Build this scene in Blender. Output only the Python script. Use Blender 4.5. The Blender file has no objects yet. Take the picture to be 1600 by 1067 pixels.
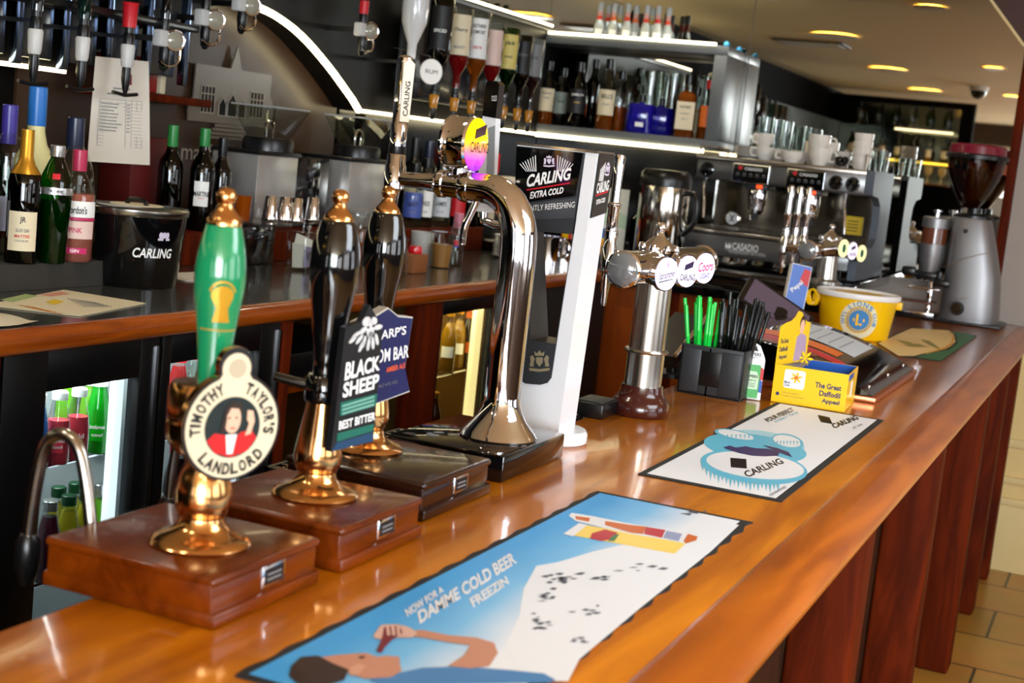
import bpy, bmesh, math, random
import numpy as np
from mathutils import Vector, Matrix
random.seed(7)
PI = math.pi
SC = bpy.context.scene
COL = SC.collection

# ------------------------------------------------------------------ camera, world, light, exposure
FPX = 2250.0
ROT = np.array([[0.910849482349241, 0.39951739874313685, 0.1036294774937949],
                [0.14756718525489104, -0.08074409531793271, -0.9857506362702675],
                [-0.3854570616035828, 0.9131627670754026, -0.13250137541597745]])
EYE = np.array([0.0, 0.0, 1.64])
cd = bpy.data.cameras.new('camera')
cam = bpy.data.objects.new('camera', cd)
COL.objects.link(cam)
cd.sensor_width = 36.0
cd.lens = 36.0 * FPX / 1600.0
cd.clip_start = 0.05
m3 = Matrix(((ROT[0][0], -ROT[1][0], -ROT[2][0]), (ROT[0][1], -ROT[1][1], -ROT[2][1]), (ROT[0][2], -ROT[1][2], -ROT[2][2])))
cam.matrix_world = Matrix.Translation(EYE) @ m3.to_4x4()
cd.dof.use_dof = True
cd.dof.focus_distance = 2.9
cd.dof.aperture_fstop = 6.3
SC.camera = cam
SC.view_settings.view_transform = 'Standard'
SC.view_settings.look = 'None'
SC.view_settings.gamma = 1.0
SC.view_settings.use_curve_mapping = False
SC.view_settings.exposure = 0.8
w = bpy.data.worlds.new('world')
SC.world = w
w.use_nodes = True
w.node_tree.nodes['Background'].inputs[0].default_value = (0.75, 0.85, 1.0, 1)
w.node_tree.nodes['Background'].inputs[1].default_value = 0.6
SC.cycles.max_bounces = 14
SC.cycles.transparent_max_bounces = 24
SC.cycles.glossy_bounces = 6
SC.cycles.transmission_bounces = 8
SC.cycles.caustics_reflective = False
SC.cycles.caustics_refractive = False
SC.cycles.sample_clamp_indirect = 6.0
SC.cycles.use_denoising = True


def area_light(name, loc, target, sx, sy, power, color=(1, 1, 1), spread=PI):
    d = bpy.data.lights.new(name, 'AREA')
    d.shape = 'RECTANGLE'
    d.size, d.size_y, d.energy, d.color, d.spread = sx, sy, power, color, spread
    o = bpy.data.objects.new(name, d)
    COL.objects.link(o)
    o.location = loc
    o.rotation_euler = (Vector(target) - Vector(loc)).to_track_quat('-Z', 'Y').to_euler()
    return o


# daylight coming in at the windows behind the photographer and on the customers' side, and an added overhead fill
area_light('window_light_rear', (1.2, -4.3, 1.75), (-0.7, 2.5, 1.1), 4.6, 1.5, 300, (0.82, 0.92, 1.0))
area_light('added_bounce_fill', (0.8, 2.5, 2.44), (-0.1, 3.0, 0.0), 1.6, 2.4, 64, (0.80, 0.90, 1.0))  # added fill without a fitting, standing in for flash bounced off the ceiling
area_light('window_light_side', (3.85, 1.5, 1.8), (-0.8, 2.6, 1.1), 3.6, 1.3, 8, (0.93, 0.97, 1.0))

# ------------------------------------------------------------------ helpers


def ray(px, py):
    return ROT.T @ np.array([(px - 800.0) / FPX, (py - 533.5) / FPX, 1.0])


def Pz(px, py, z=1.1):
    d = ray(px, py)
    return Vector(EYE + d * ((z - EYE[2]) / d[2]))


def Py(px, py, y):
    d = ray(px, py)
    return Vector(EYE + d * (y / d[1]))


def Px(px, py, x):
    d = ray(px, py)
    return Vector(EYE + d * (x / d[0]))


def Pn(px, py, o, n):
    """pixel onto the plane through o with normal n"""
    d = ray(px, py)
    o = np.array(o)
    n = np.array(n)
    return Vector(EYE + d * (np.dot(o - EYE, n) / np.dot(d, n)))


def lin(c):
    out = []
    for k in c[:3]:
        k = k / 255.0
        out.append(k / 12.92 if k <= 0.04045 else ((k + 0.055) / 1.055) ** 2.4)
    return tuple(out) + (1.0,)


MATS = {}


def new_mat(name):
    m = bpy.data.materials.new(name)
    m.use_nodes = True
    MATS[name] = m
    return m, m.node_tree, m.node_tree.nodes['Principled BSDF']


def mat(name, c, rough=0.5, metal=0.0, coat=0.0, spec=0.5, em=0.0, emc=None, trans=0.0, ior=1.45, bump=0.0, bscale=200.0, alpha=1.0, var=0.0, vscale=8.0):
    if name in MATS:
        return MATS[name]
    m, nt, b = new_mat(name)
    b.inputs['Base Color'].default_value = lin(c)
    b.inputs['Roughness'].default_value = rough
    b.inputs['Metallic'].default_value = metal
    b.inputs['Coat Weight'].default_value = coat
    b.inputs['Coat Roughness'].default_value = 0.06
    b.inputs['Specular IOR Level'].default_value = spec
    b.inputs['Transmission Weight'].default_value = trans
    b.inputs['IOR'].default_value = ior
    b.inputs['Alpha'].default_value = alpha
    if em:
        b.inputs['Emission Color'].default_value = lin(emc or c)
        b.inputs['Emission Strength'].default_value = em
    if bump or var:
        tc = nt.nodes.new('ShaderNodeTexCoord')
        nz = nt.nodes.new('ShaderNodeTexNoise')
        nz.inputs['Scale'].default_value = bscale if bump else vscale
        nz.inputs['Detail'].default_value = 4
        nt.links.new(tc.outputs['Object'], nz.inputs['Vector'])
        if bump:
            bp = nt.nodes.new('ShaderNodeBump')
            bp.inputs['Strength'].default_value = bump
            bp.inputs['Distance'].default_value = 0.002
            nt.links.new(nz.outputs['Fac'], bp.inputs['Height'])
            nt.links.new(bp.outputs['Normal'], b.inputs['Normal'])
        if var:
            mx = nt.nodes.new('ShaderNodeMixRGB')
            mx.blend_type = 'MIX'
            l = lin(c)
            mx.inputs[1].default_value = tuple(max(0, k * (1 - var)) for k in l[:3]) + (1,)
            mx.inputs[2].default_value = tuple(min(1, k * (1 + var)) for k in l[:3]) + (1,)
            nt.links.new(nz.outputs['Fac'], mx.inputs[0])
            nt.links.new(mx.outputs[0], b.inputs['Base Color'])
    return m


def glass(name, c, rough=0.02, refl=1.0, base=0.0):
    """thin-walled glass: tinted see-through plus a mirror-like sheen that follows Fresnel"""
    if name in MATS:
        return MATS[name]
    m, nt, b = new_mat(name)
    nt.nodes.remove(b)
    out = nt.nodes['Material Output']
    tr = nt.nodes.new('ShaderNodeBsdfTransparent')
    tr.inputs[0].default_value = lin(c)
    gl = nt.nodes.new('ShaderNodeBsdfGlossy')
    gl.inputs['Roughness'].default_value = rough
    lw = nt.nodes.new('ShaderNodeLayerWeight')
    lw.inputs[0].default_value = 0.5
    fr = nt.nodes.new('ShaderNodeMath')
    fr.operation = 'POWER'
    fr.inputs[1].default_value = 4.0
    nt.links.new(lw.outputs['Facing'], fr.inputs[0])
    ma = nt.nodes.new('ShaderNodeMath')
    ma.operation = 'MULTIPLY_ADD'
    ma.inputs[1].default_value = 0.85 * refl
    ma.inputs[2].default_value = 0.05 + base
    mx = nt.nodes.new('ShaderNodeMixShader')
    nt.links.new(fr.outputs[0], ma.inputs[0])
    nt.links.new(ma.outputs[0], mx.inputs[0])
    nt.links.new(tr.outputs[0], mx.inputs[1])
    nt.links.new(gl.outputs[0], mx.inputs[2])
    nt.links.new(mx.outputs[0], out.inputs[0])
    return m


def wood(name, c1, c2, rough=0.2, coat=0.6, scale=(30, 1.5, 30), dist=3.0, bump=0.0, coatr=0.08):
    if name in MATS:
        return MATS[name]
    m, nt, b = new_mat(name)
    tc = nt.nodes.new('ShaderNodeTexCoord')
    mp = nt.nodes.new('ShaderNodeMapping')
    mp.inputs['Scale'].default_value = scale
    nz = nt.nodes.new('ShaderNodeTexNoise')
    nz.inputs['Scale'].default_value = 1.0
    nz.inputs['Detail'].default_value = 6
    nz.inputs['Distortion'].default_value = dist
    cr = nt.nodes.new('ShaderNodeValToRGB')
    cr.color_ramp.elements[0].position = 0.32
    cr.color_ramp.elements[0].color = lin(c1)
    cr.color_ramp.elements[1].position = 0.68
    cr.color_ramp.elements[1].color = lin(c2)
    nt.links.new(tc.outputs['Object'], mp.inputs[0])
    nt.links.new(mp.outputs[0], nz.inputs['Vector'])
    nt.links.new(nz.outputs['Fac'], cr.inputs[0])
    nt.links.new(cr.outputs[0], b.inputs['Base Color'])
    b.inputs['Roughness'].default_value = rough
    b.inputs['Specular IOR Level'].default_value = 0.3 if coat > 0.01 else 0.08
    b.inputs['Coat Weight'].default_value = coat
    b.inputs['Coat Roughness'].default_value = coatr
    if bump:
        n2 = nt.nodes.new('ShaderNodeTexNoise')
        n2.inputs['Scale'].default_value = 90
        n2.inputs['Detail'].default_value = 3
        nt.links.new(tc.outputs['Object'], n2.inputs['Vector'])
        bp = nt.nodes.new('ShaderNodeBump')
        bp.inputs['Strength'].default_value = bump
        bp.inputs['Distance'].default_value = 0.001
        nt.links.new(n2.outputs['Fac'], bp.inputs['Height'])
        nt.links.new(bp.outputs['Normal'], b.inputs['Normal'])
        nt.links.new(bp.outputs['Normal'], b.inputs['Coat Normal'])
    return m


class Fr:
    """flat frame: fr(a, b, c) = o + a u + b v + c (u x v)"""

    def __init__(s, o, u, v):
        s.o, s.u = Vector(o), Vector(u).normalized()
        v = Vector(v)
        v = v - s.u * v.dot(s.u)
        s.v = v.normalized()
        s.n = s.u.cross(s.v)

    def __call__(s, a, b, c=0.0):
        return s.o + s.u * a + s.v * b + s.n * c


_txt = {}


def text_mesh(string, bold, shear):
    k = (string, bold, shear)
    if k not in _txt:
        cu = bpy.data.curves.new('t', 'FONT')
        cu.body = string
        cu.size = 1.0
        cu.offset = bold
        cu.shear = shear
        cu.resolution_u = 3
        cu.align_x = 'CENTER'
        ob = bpy.data.objects.new('t', cu)
        me = bpy.data.meshes.new_from_object(ob)
        vs = [(v.co.x, v.co.y) for v in me.vertices]
        fs = [list(p.vertices) for p in me.polygons]
        bpy.data.objects.remove(ob)
        bpy.data.meshes.remove(me)
        bpy.data.curves.remove(cu)
        xs = [v[0] for v in vs]
        ys = [v[1] for v in vs]
        _txt[k] = (vs, fs, min(xs), max(xs), min(ys), max(ys))
    return _txt[k]


ORIGIN = {}


class MB:
    def __init__(s):
        s.v, s.f, s.m, s.sm, s.mats = [], [], [], [], []

    def mi(s, m):
        if isinstance(m, str):
            m = MATS[m]
        if m not in s.mats:
            s.mats.append(m)
        return s.mats.index(m)

    def add(s, vs, fs, m, smooth=False, M=None):
        k = len(s.v)
        i = s.mi(m)
        for v in vs:
            v = Vector(v)
            s.v.append(M @ v if M is not None else v)
        for f in fs:
            s.f.append([k + a for a in f])
            s.m.append(i)
            s.sm.append(smooth)
        return s

    def box(s, x0, x1, y0, y1, z0, z1, m, bev=0.0, seg=2, M=None):
        bm = bmesh.new()
        bmesh.ops.create_cube(bm, size=1.0)
        bmesh.ops.scale(bm, vec=(abs(x1 - x0), abs(y1 - y0), abs(z1 - z0)), verts=bm.verts)
        bmesh.ops.translate(bm, vec=((x0 + x1) / 2, (y0 + y1) / 2, (z0 + z1) / 2), verts=bm.verts)
        if bev:
            bmesh.ops.bevel(bm, geom=list(bm.edges), offset=bev, segments=seg, profile=0.5, affect='EDGES')
        s.bm(bm, m, bev > 0, M)
        return s

    def bm(s, bm, m, smooth=False, M=None):
        bm.verts.index_update()
        s.add([v.co.copy() for v in bm.verts], [[v.index for v in f.verts] for f in bm.faces], m, smooth, M)
        bm.free()

    def lathe(s, prof, m, c=(0, 0, 0), seg=24, M=None, sy=1.0):
        c = Vector(c)
        vs, fs = [], []
        n = len(prof)
        for r, z in prof:
            for k in range(seg):
                a = 2 * PI * k / seg
                vs.append(c + Vector((r * math.cos(a), r * math.sin(a) * sy, z)))
        for i in range(n - 1):
            for k in range(seg):
                k2 = (k + 1) % seg
                fs.append([i * seg + k, i * seg + k2, (i + 1) * seg + k2, (i + 1) * seg + k])
        if prof[0][0] > 1e-6:
            fs.append(list(range(seg))[::-1])
        if prof[-1][0] > 1e-6:
            fs.append([(n - 1) * seg + k for k in range(seg)])
        s.add(vs, fs, m, True, M)
        return s

    def tube(s, pts, r, m, seg=12, closed=False, M=None, flat=1.0):
        pts = [Vector(p) for p in pts]
        n = len(pts)
        rs = r if isinstance(r, (list, tuple)) else [r] * n
        vs, fs = [], []
        t0 = (pts[1] - pts[0]).normalized()
        up = Vector((0, 0, 1)) if abs(t0.z) < 0.9 else Vector((1, 0, 0))
        nx = t0.cross(up).normalized()
        for i in range(n):
            if closed:
                t = (pts[(i + 1) % n] - pts[i - 1]).normalized()
            else:
                t = (pts[min(i + 1, n - 1)] - pts[max(i - 1, 0)]).normalized()
            nx = (nx - t * nx.dot(t)).normalized()
            ny = t.cross(nx)
            for k in range(seg):
                a = 2 * PI * k / seg
                vs.append(pts[i] + nx * rs[i] * math.cos(a) + ny * rs[i] * math.sin(a) * flat)
        for i in range(n if closed else n - 1):
            j = (i + 1) % n
            for k in range(seg):
                k2 = (k + 1) % seg
                fs.append([i * seg + k, i * seg + k2, j * seg + k2, j * seg + k])
        if not closed:
            fs.append(list(range(seg))[::-1])
            fs.append([(n - 1) * seg + k for k in range(seg)])
        s.add(vs, fs, m, True, M)
        return s

    def prism(s, poly, d0, d1, m, fr, msides=None, smooth=False):
        """polygon in frame coordinates, extruded along the frame normal"""
        n = len(poly)
        vs = [fr(a, b, d0) for a, b in poly] + [fr(a, b, d1) for a, b in poly]
        s.add(vs, [list(range(n))[::-1], list(range(n, 2 * n))], m, False)
        s.add(vs, [[k, (k + 1) % n, n + (k + 1) % n, n + k] for k in range(n)], msides or m, smooth)
        return s

    def flat(s, pts, m):
        s.add(pts, [list(range(len(pts)))], m)
        return s

    def text(s, string, fr, m, w=None, h=None, at=(0, 0), bold=0.0, shear=0.0, lift=0.0006, rot=0.0):
        vs, fs, x0, x1, y0, y1 = text_mesh(string, bold, shear)
        sy = (h / (y1 - y0)) if h else w / (x1 - x0)
        sx = (w / (x1 - x0)) if w else sy
        out = []
        for x, y in vs:
            a, b = (x - (x0 + x1) / 2) * sx, (y - (y0 + y1) / 2) * sy
            a, b = a * math.cos(rot) - b * math.sin(rot), a * math.sin(rot) + b * math.cos(rot)
            out.append(fr(at[0] + a, at[1] + b, lift))
        s.add(out, fs, m)
        return s

    def text_quad(s, string, q, m, fn, bold=0.0, shear=0.0):
        """lettering stretched over four corners (bottom-left, bottom-right, top-right, top-left) put through fn"""
        vs, fs, x0, x1, y0, y1 = text_mesh(string, bold, shear)
        out = []
        for x, y in vs:
            a, b = (x - x0) / (x1 - x0), (y - y0) / (y1 - y0)
            p = [(1 - a) * (1 - b) * q[0][i] + a * (1 - b) * q[1][i] + a * b * q[2][i] + (1 - a) * b * q[3][i] for i in (0, 1)]
            out.append(fn(*p))
        s.add(out, fs, m)
        return s

    def arc_text(s, string, fr, m, r, a0, a1, h, bold=0.0, inside=False, lift=0.0006, w=0.9):
        """letters set one by one on a circle, from angle a0 to a1"""
        n = len(string)
        wt = [{'I': 0.5, "'": 0.45, ' ': 0.6, 'M': 1.2, 'L': 0.88, 'O': 1.1}.get(ch, 1.0) for ch in string]
        tot = sum(wt)
        for i, ch in enumerate(string):
            if ch == ' ':
                continue
            a = a0 + (a1 - a0) * (sum(wt[:i]) + wt[i] / 2) / tot
            vs, fs, x0, x1, y0, y1 = text_mesh(ch, bold, 0.0)
            cw = abs(a1 - a0) * r / n * w
            k = h / 0.72
            sx = k if ch in "I'.1JL" else min(k * 1.6, cw / max(x1 - x0, 1e-3))
            out = []
            for x, y in vs:
                t = (x - (x0 + x1) / 2) * sx
                b = y * k
                if inside:
                    rr, aa = r - b + h / 2, a + t / r
                else:
                    rr, aa = r + b - h / 2, a - t / r
                out.append(fr(rr * math.cos(aa), rr * math.sin(aa), lift))
            s.add(out, fs, m)
        return s

    def build(s, name, parent=None, label=None, loc=None):
        """loc: origin of a top-level mesh; a child takes its thing's origin"""
        root = parent
        while root is not None and root.parent is not None:
            root = root.parent
        o0 = Vector(loc) if loc is not None else (ORIGIN.get(root.name, Vector()) if root is not None else Vector())
        me = bpy.data.meshes.new(name)
        me.from_pydata([v - o0 for v in s.v], [], s.f)
        for mm in s.mats:
            me.materials.append(mm)
        me.polygons.foreach_set('material_index', s.m)
        me.polygons.foreach_set('use_smooth', [True] * len(s.f))
        me.update()
        me.set_sharp_from_angle(angle=math.radians(38))
        o = bpy.data.objects.new(name, me)
        COL.objects.link(o)
        if parent is not None:
            o.parent = parent
        elif loc is not None:
            o.location = loc
            ORIGIN[o.name] = Vector(loc)
        if label:
            o['label'] = label
        return o


def tag(o, label, cat, group=None, kind=None):
    o['label'] = label
    o['category'] = cat
    if group:
        o['group'] = group
    if kind:
        o['kind'] = kind
    return o


def thing(name, label, cat, loc=(0, 0, 0), group=None):
    o = bpy.data.objects.new(name, None)
    COL.objects.link(o)
    o.location = loc
    o.empty_display_size = 0.05
    ORIGIN[o.name] = Vector(loc)
    return tag(o, label, cat, group)


def struct(name, mb):
    o = mb.build(name)
    o['kind'] = 'structure'
    return o


def copy_tree(o, loc=None, rz=None, parent=None):
    c = o.copy()
    COL.objects.link(c)
    if parent is not None:
        c.parent = parent
    if loc is not None:
        c.location = loc
    if rz is not None:
        c.rotation_euler.z = rz
    for ch in list(o.children):
        copy_tree(ch, parent=c)
    return c


def circle(r, n=32, a0=0.0, a1=2 * PI, cx=0.0, cy=0.0, sx=1.0, sy=1.0):
    full = abs(a1 - a0) > 2 * PI - 1e-6
    k = n if full else n + 1
    return [(cx + r * sx * math.cos(a0 + (a1 - a0) * i / n), cy + r * sy * math.sin(a0 + (a1 - a0) * i / n)) for i in range(k)]


def spline(pts, n=8):
    """Catmull-Rom through the points (any dimension)"""
    pts = [Vector(p) for p in pts]
    out = []
    for i in range(len(pts) - 1):
        p0, p1, p2, p3 = pts[max(i - 1, 0)], pts[i], pts[i + 1], pts[min(i + 2, len(pts) - 1)]
        for k in range(n):
            t = k / n
            out.append(0.5 * ((2 * p1) + (p2 - p0) * t + (2 * p0 - 5 * p1 + 4 * p2 - p3) * t * t + (3 * p1 - p0 - 3 * p2 + p3) * t ** 3))
    out.append(pts[-1])
    return out


# ------------------------------------------------------------------ materials
chrome = mat('chrome', (225, 224, 228), 0.06, 1.0)
steel = mat('brushed_steel', (190, 186, 178), 0.22, 1.0)
satin = mat('satin_aluminium', (146, 146, 148), 0.42, 0.75)
brass = mat('brass', (222, 168, 108), 0.17, 1.0)
black = mat('black_plastic', (14, 14, 15), 0.3)
gloss_black = mat('gloss_black', (8, 8, 9), 0.06, coat=0.5)
matt_black = mat('matt_black', (16, 16, 16), 0.6)
dark_grey = mat('dark_grey_plastic', (44, 46, 49), 0.42)
white = mat('white_plastic', (235, 235, 235), 0.3)
white_paint = mat('white_print', (240, 240, 238), 0.5)
white_gloss = mat('white_gloss', (232, 234, 238), 0.12, coat=0.5)
red_print = mat('red_print', (200, 28, 40), 0.4)
blue_print = mat('blue_print', (30, 80, 170), 0.4)
green_print = mat('green_print', (20, 110, 85), 0.4)
gold_print = mat('gold_print', (196, 160, 50), 0.35)
cream = mat('cream_label', (226, 212, 180), 0.55)
paper = mat('white_paper', (222, 214, 200), 0.7)
black_print = mat('black_print', (18, 18, 20), 0.5)
grey_print = mat('grey_print', (120, 120, 122), 0.5)
pink_print = mat('pink_print', (196, 40, 100), 0.4)
china = mat('white_china', (228, 222, 212), 0.14, coat=0.3)
bar_wood = wood('honey_bar_wood', (164, 84, 1), (212, 126, 6), 0.3, 0.8, (14, 1.6, 14), 1.5, 0.16, 0.08)
nose_wood = wood('bar_nosing_wood', (140, 64, 3), (184, 96, 8), 0.28, 0.35, (14, 1.6, 14), 1.5, 0.06, 0.12)
post_wood = wood('red_brown_wood', (66, 17, 1), (98, 30, 2), 0.65, 0.0, (14, 14, 2.0), 2.0)
panel_wood = wood('orange_panel_wood', (140, 62, 12), (166, 78, 18), 0.35, 0.3, (10, 10, 1.2), 2.0)
edge_wood = wood('back_edge_wood', (118, 50, 8), (160, 76, 16), 0.25, 0.4, (14, 1.6, 14), 2.0)
dark_wood = wood('dark_pump_wood', (80, 28, 1), (118, 50, 3), 0.25, 0.3, (22, 4, 22), 1.0)
black_wood = wood('blackened_wood', (30, 14, 8), (48, 22, 12), 0.2, 0.6, (22, 4, 22), 1.0)
led = mat('warm_led', (255, 240, 190), 0.5, em=5.0, emc=(255, 238, 190))
led_soft = mat('warm_led_soft', (255, 232, 180), 0.5, em=2.5, emc=(255, 232, 180))
cool_tube = mat('cool_strip', (235, 245, 255), 0.5, em=0.9, emc=(225, 238, 255))
warm_tube = mat('warm_strip', (255, 236, 180), 0.5, em=1.0, emc=(255, 225, 150))
lamp_disc = mat('lamp_disc', (255, 236, 170), 0.5, em=18.0, emc=(255, 214, 110))
clear = glass('clear_glass', (236, 240, 238))
clear_thick = glass('clear_thick_glass', (232, 236, 234))
green_glass = glass('green_glass', (40, 150, 40))
dk_green_glass = glass('dark_green_glass', (14, 62, 26))
brown_glass = glass('brown_glass', (52, 24, 10))
black_glass = mat('black_glass', (6, 7, 8), 0.05, coat=0.5)
blue_glass = glass('cobalt_glass', (24, 22, 200))
teal_glass = glass('teal_glass', (20, 150, 140))
frosted = mat('frosted_pale_glass', (214, 208, 150), 0.35)
white_bottle = mat('white_bottle_glass', (214, 214, 216), 0.15, coat=0.5)
amber_liq = mat('amber_liquid', (190, 90, 14), 0.1, trans=0.6, ior=1.15)
gold_liq = mat('gold_liquid', (206, 150, 40), 0.1, trans=0.5, ior=1.15)
red_liq = mat('red_liquid', (150, 10, 14), 0.1, trans=0.4, ior=1.15)
dark_liq = mat('dark_liquid', (40, 10, 12), 0.1)
pink_liq = mat('pink_liquid', (226, 128, 110), 0.1, trans=0.5, ior=1.15)
rose_liq = mat('rose_drink', (235, 70, 90), 0.2, trans=0.2, ior=1.15)
lime_liq = mat('lime_drink', (130, 205, 50), 0.2, trans=0.2, ior=1.15)
yellow_liq = mat('yellow_drink', (214, 200, 40), 0.2, trans=0.2, ior=1.15)
purple_liq = mat('purple_drink', (84, 20, 48), 0.2)
caramel = mat('caramel_liquid', (178, 124, 66), 0.3)
water = glass('water_clear', (228, 234, 230))
# ------------------------------------------------------------------ the setting
WX, EY, RY, CX, CEIL = -2.81, 6.70, -4.5, 4.0, 2.5      # left wall, end wall, rear wall, customers' side wall, ceiling


def tiles_mat():
    m, nt, b = new_mat('stone_floor_tiles')
    tc = nt.nodes.new('ShaderNodeTexCoord')
    mp = nt.nodes.new('ShaderNodeMapping')
    mp.inputs['Rotation'].default_value = (0, 0, 0.0)
    br = nt.nodes.new('ShaderNodeTexBrick')
    br.inputs['Scale'].default_value = 1.0
    br.inputs['Brick Width'].default_value = 0.6
    br.inputs['Row Height'].default_value = 0.4
    br.inputs['Mortar Size'].default_value = 0.006
    br.inputs['Color1'].default_value = lin((206, 150, 66))
    br.inputs['Color2'].default_value = lin((184, 130, 52))
    br.inputs['Mortar'].default_value = lin((40, 30, 20))
    nz = nt.nodes.new('ShaderNodeTexNoise')
    nz.inputs['Scale'].default_value = 5
    nz.inputs['Detail'].default_value = 6
    mx = nt.nodes.new('ShaderNodeMixRGB')
    mx.blend_type = 'MULTIPLY'
    mx.inputs[0].default_value = 0.5
    nt.links.new(tc.outputs['Object'], mp.inputs[0])
    nt.links.new(mp.outputs[0], br.inputs['Vector'])
    nt.links.new(tc.outputs['Object'], nz.inputs['Vector'])
    nt.links.new(br.outputs['Color'], mx.inputs[1])
    nt.links.new(nz.outputs['Color'], mx.inputs[2])
    nt.links.new(mx.outputs[0], b.inputs['Base Color'])
    b.inputs['Roughness'].default_value = 0.3
    return m


tiles_mat()
wall_paint = mat('wall_plaster', (166, 156, 148), 0.7, bump=0.15, bscale=60)
wall_cream = mat('wall_cream', (224, 194, 128), 0.45)
room_wall = mat('room_wall_brown', (72, 56, 46), 0.7)
skirt = mat('skirting_cream', (232, 208, 150), 0.4)
ceil_m = mat('ceiling_paint', (246, 228, 186), 0.75)
brown_board = mat('brown_boarding', (70, 44, 36), 0.6)
dark_wall = mat('dark_back_panel', (12, 11, 10), 0.8, spec=0.05)
recess_m = mat('recess_brown', (58, 40, 28), 0.3, var=0.4, vscale=5)
mirror_m = mat('mirror_silver', (214, 212, 204), 0.015, 1.0)
tint_mirror = mat('dark_tinted_mirror', (9, 6, 4), 0.14, spec=0.35)
curtain_m = mat('brown_curtain', (92, 62, 52), 0.8)
sky_pane = mat('daylight_pane', (255, 255, 255), 0.5, em=1.8, emc=(236, 244, 255))

struct('floor', MB().box(WX, CX, RY, EY, -0.06, 0, 'stone_floor_tiles'))
struct('ceiling', MB().box(WX, CX, RY, EY, CEIL, CEIL + 0.06, ceil_m))
struct('wall_left', MB().box(WX - 0.1, WX, RY, EY, 0, CEIL, dark_wall))
struct('wall_right', MB().box(CX, CX + 0.1, RY, EY, 0, CEIL, room_wall))
struct('wall_rear', MB().box(WX, CX, RY - 0.1, RY, 0, CEIL, room_wall))
struct('wall_end', MB().box(WX, CX, EY, EY + 0.1, 0, CEIL, wall_paint))
# skirting, panel moulding and dado on the customers' part of the end wall
b = MB()
b.box(-0.44, CX, EY - 0.025, EY, 0, 0.30, skirt, 0.004)
b.box(-0.44, CX, EY - 0.035, EY, 0.30, 0.335, skirt, 0.006)
struct('baseboard_end', b)
b = MB()
b.box(-0.44, CX, EY - 0.02, EY, 0.335, 0.98, wall_cream)
b.box(-0.44, CX, EY - 0.04, EY, 0.40, 0.43, skirt, 0.006)
b.box(-0.44, CX, EY - 0.035, EY, 0.56, 0.60, skirt, 0.008)
b.box(-0.30, CX, EY - 0.032, EY, 0.66, 0.94, skirt, 0.006)
struct('trim_1', b)
# the wooden upright at the end of the mirror
b = MB()
b.box(-0.565, -0.525, EY - 0.05, EY, 1.1, 2.36, post_wood, 0.008)
b.box(-0.505, -0.43, EY - 0.05, EY, 0.0, 1.1, post_wood, 0.008)
struct('trim_2', b)
# brown sloping boarding that cuts off the top corner of the mirror, with its pale edge strip
fe = Fr((0, EY - 0.012, 0), (1, 0, 0), (0, 0, 1))
b = MB()
b.prism([(-0.56, 2.30), (CX, 2.30), (CX, CEIL - 0.002), (-0.735, CEIL - 0.002)], 0.0, 0.045, brown_board, fe)
b.prism([(-0.575, 2.30), (-0.56, 2.30), (-0.735, CEIL - 0.002), (-0.75, CEIL - 0.002)], 0.0, 0.055, skirt, fe)
struct('trim_3', b)
# windows in the rear wall and the customers' side wall
n = 0
for x0, x1 in ((-2.05, -1.35), (-0.7, 1.1), (1.6, 3.4)):
    n += 1
    b = MB()
    b.box(x0, x1, RY + 0.002, RY + 0.012, 0.95, 2.2, sky_pane)
    for a in (x0, (x0 + x1) / 2, x1):
        b.box(a - 0.03, a + 0.03, RY + 0.002, RY + 0.06, 0.92, 2.23, white_paint)
    for z in (0.92, 1.75, 2.2):
        b.box(x0, x1, RY + 0.002, RY + 0.05, z, z + 0.05, white_paint)
    struct('window_%d' % n, b)
for y0, y1 in ((-3.4, -1.2), (0.0, 2.2), (3.4, 5.4)):
    n += 1
    b = MB()
    b.box(CX - 0.012, CX - 0.002, y0, y1, 0.95, 2.2, sky_pane)
    for a in (y0, (y0 + y1) / 2, y1):
        b.box(CX - 0.06, CX - 0.002, a - 0.03, a + 0.03, 0.92, 2.23, white_paint)
    for z in (0.92, 1.75, 2.2):
        b.box(CX - 0.05, CX - 0.002, y0, y1, z, z + 0.05, white_paint)
    struct('window_%d' % n, b)
for i, xc in enumerate((-2.25, -1.2)):
    b = MB()
    pts = [(xc - 0.13 + 0.26 * k / 24, 0.02 * math.sin(k * 1.6)) for k in range(25)]
    vs = [Vector((x, RY + 0.1 + y, z)) for z in (0.4, 2.35) for x, y in pts]
    b.add(vs, [[k, k + 1, 26 + k, 25 + k] for k in range(24)], curtain_m, True)
    tag(b.build('curtain', loc=(xc, RY + 0.1, 0.4)), ('brown curtain drawn back at the window seen in the mirror, farther from the glass shelves', 'brown curtain at the inner side of the rear window')[i], 'curtain')

# mirror panels covering the end wall above the corner counter
for i, (x0, x1) in enumerate(((WX + 0.004, -1.782), (-1.778, -0.565))):
    o = MB().box(x0, x1, EY - 0.008, EY - 0.001, 1.245, CEIL - 0.002, mirror_m).build('wall_mirror', loc=((x0 + x1) / 2, EY, 1.245))
    tag(o, ('mirror panel on the end wall behind the bottle shelf', 'large mirror panel on the end wall reflecting ceiling lights above the coffee machine')[i], 'mirror', 'mirror panels on the end wall')
o = MB().box(WX + 0.001, WX + 0.008, 4.75, EY - 0.01, 2.2, CEIL - 0.002, mirror_m).build('wall_mirror', loc=(WX, 5.7, 2.2))
tag(o, 'strip of mirror above the hanging bottles on the left wall', 'mirror')
o = MB().box(WX + 0.001, WX + 0.008, 4.75, EY - 0.01, 1.21, 1.715, tint_mirror).build('dark_panel', loc=(WX, 5.7, 1.21))
tag(o, 'dark tinted mirror behind the spirits on the back counter', 'mirror')
o = None
struct('trim_4', MB().box(WX + 0.002, WX + 0.012, 3.05, 4.72, 1.3, 2.2, recess_m))
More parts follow.
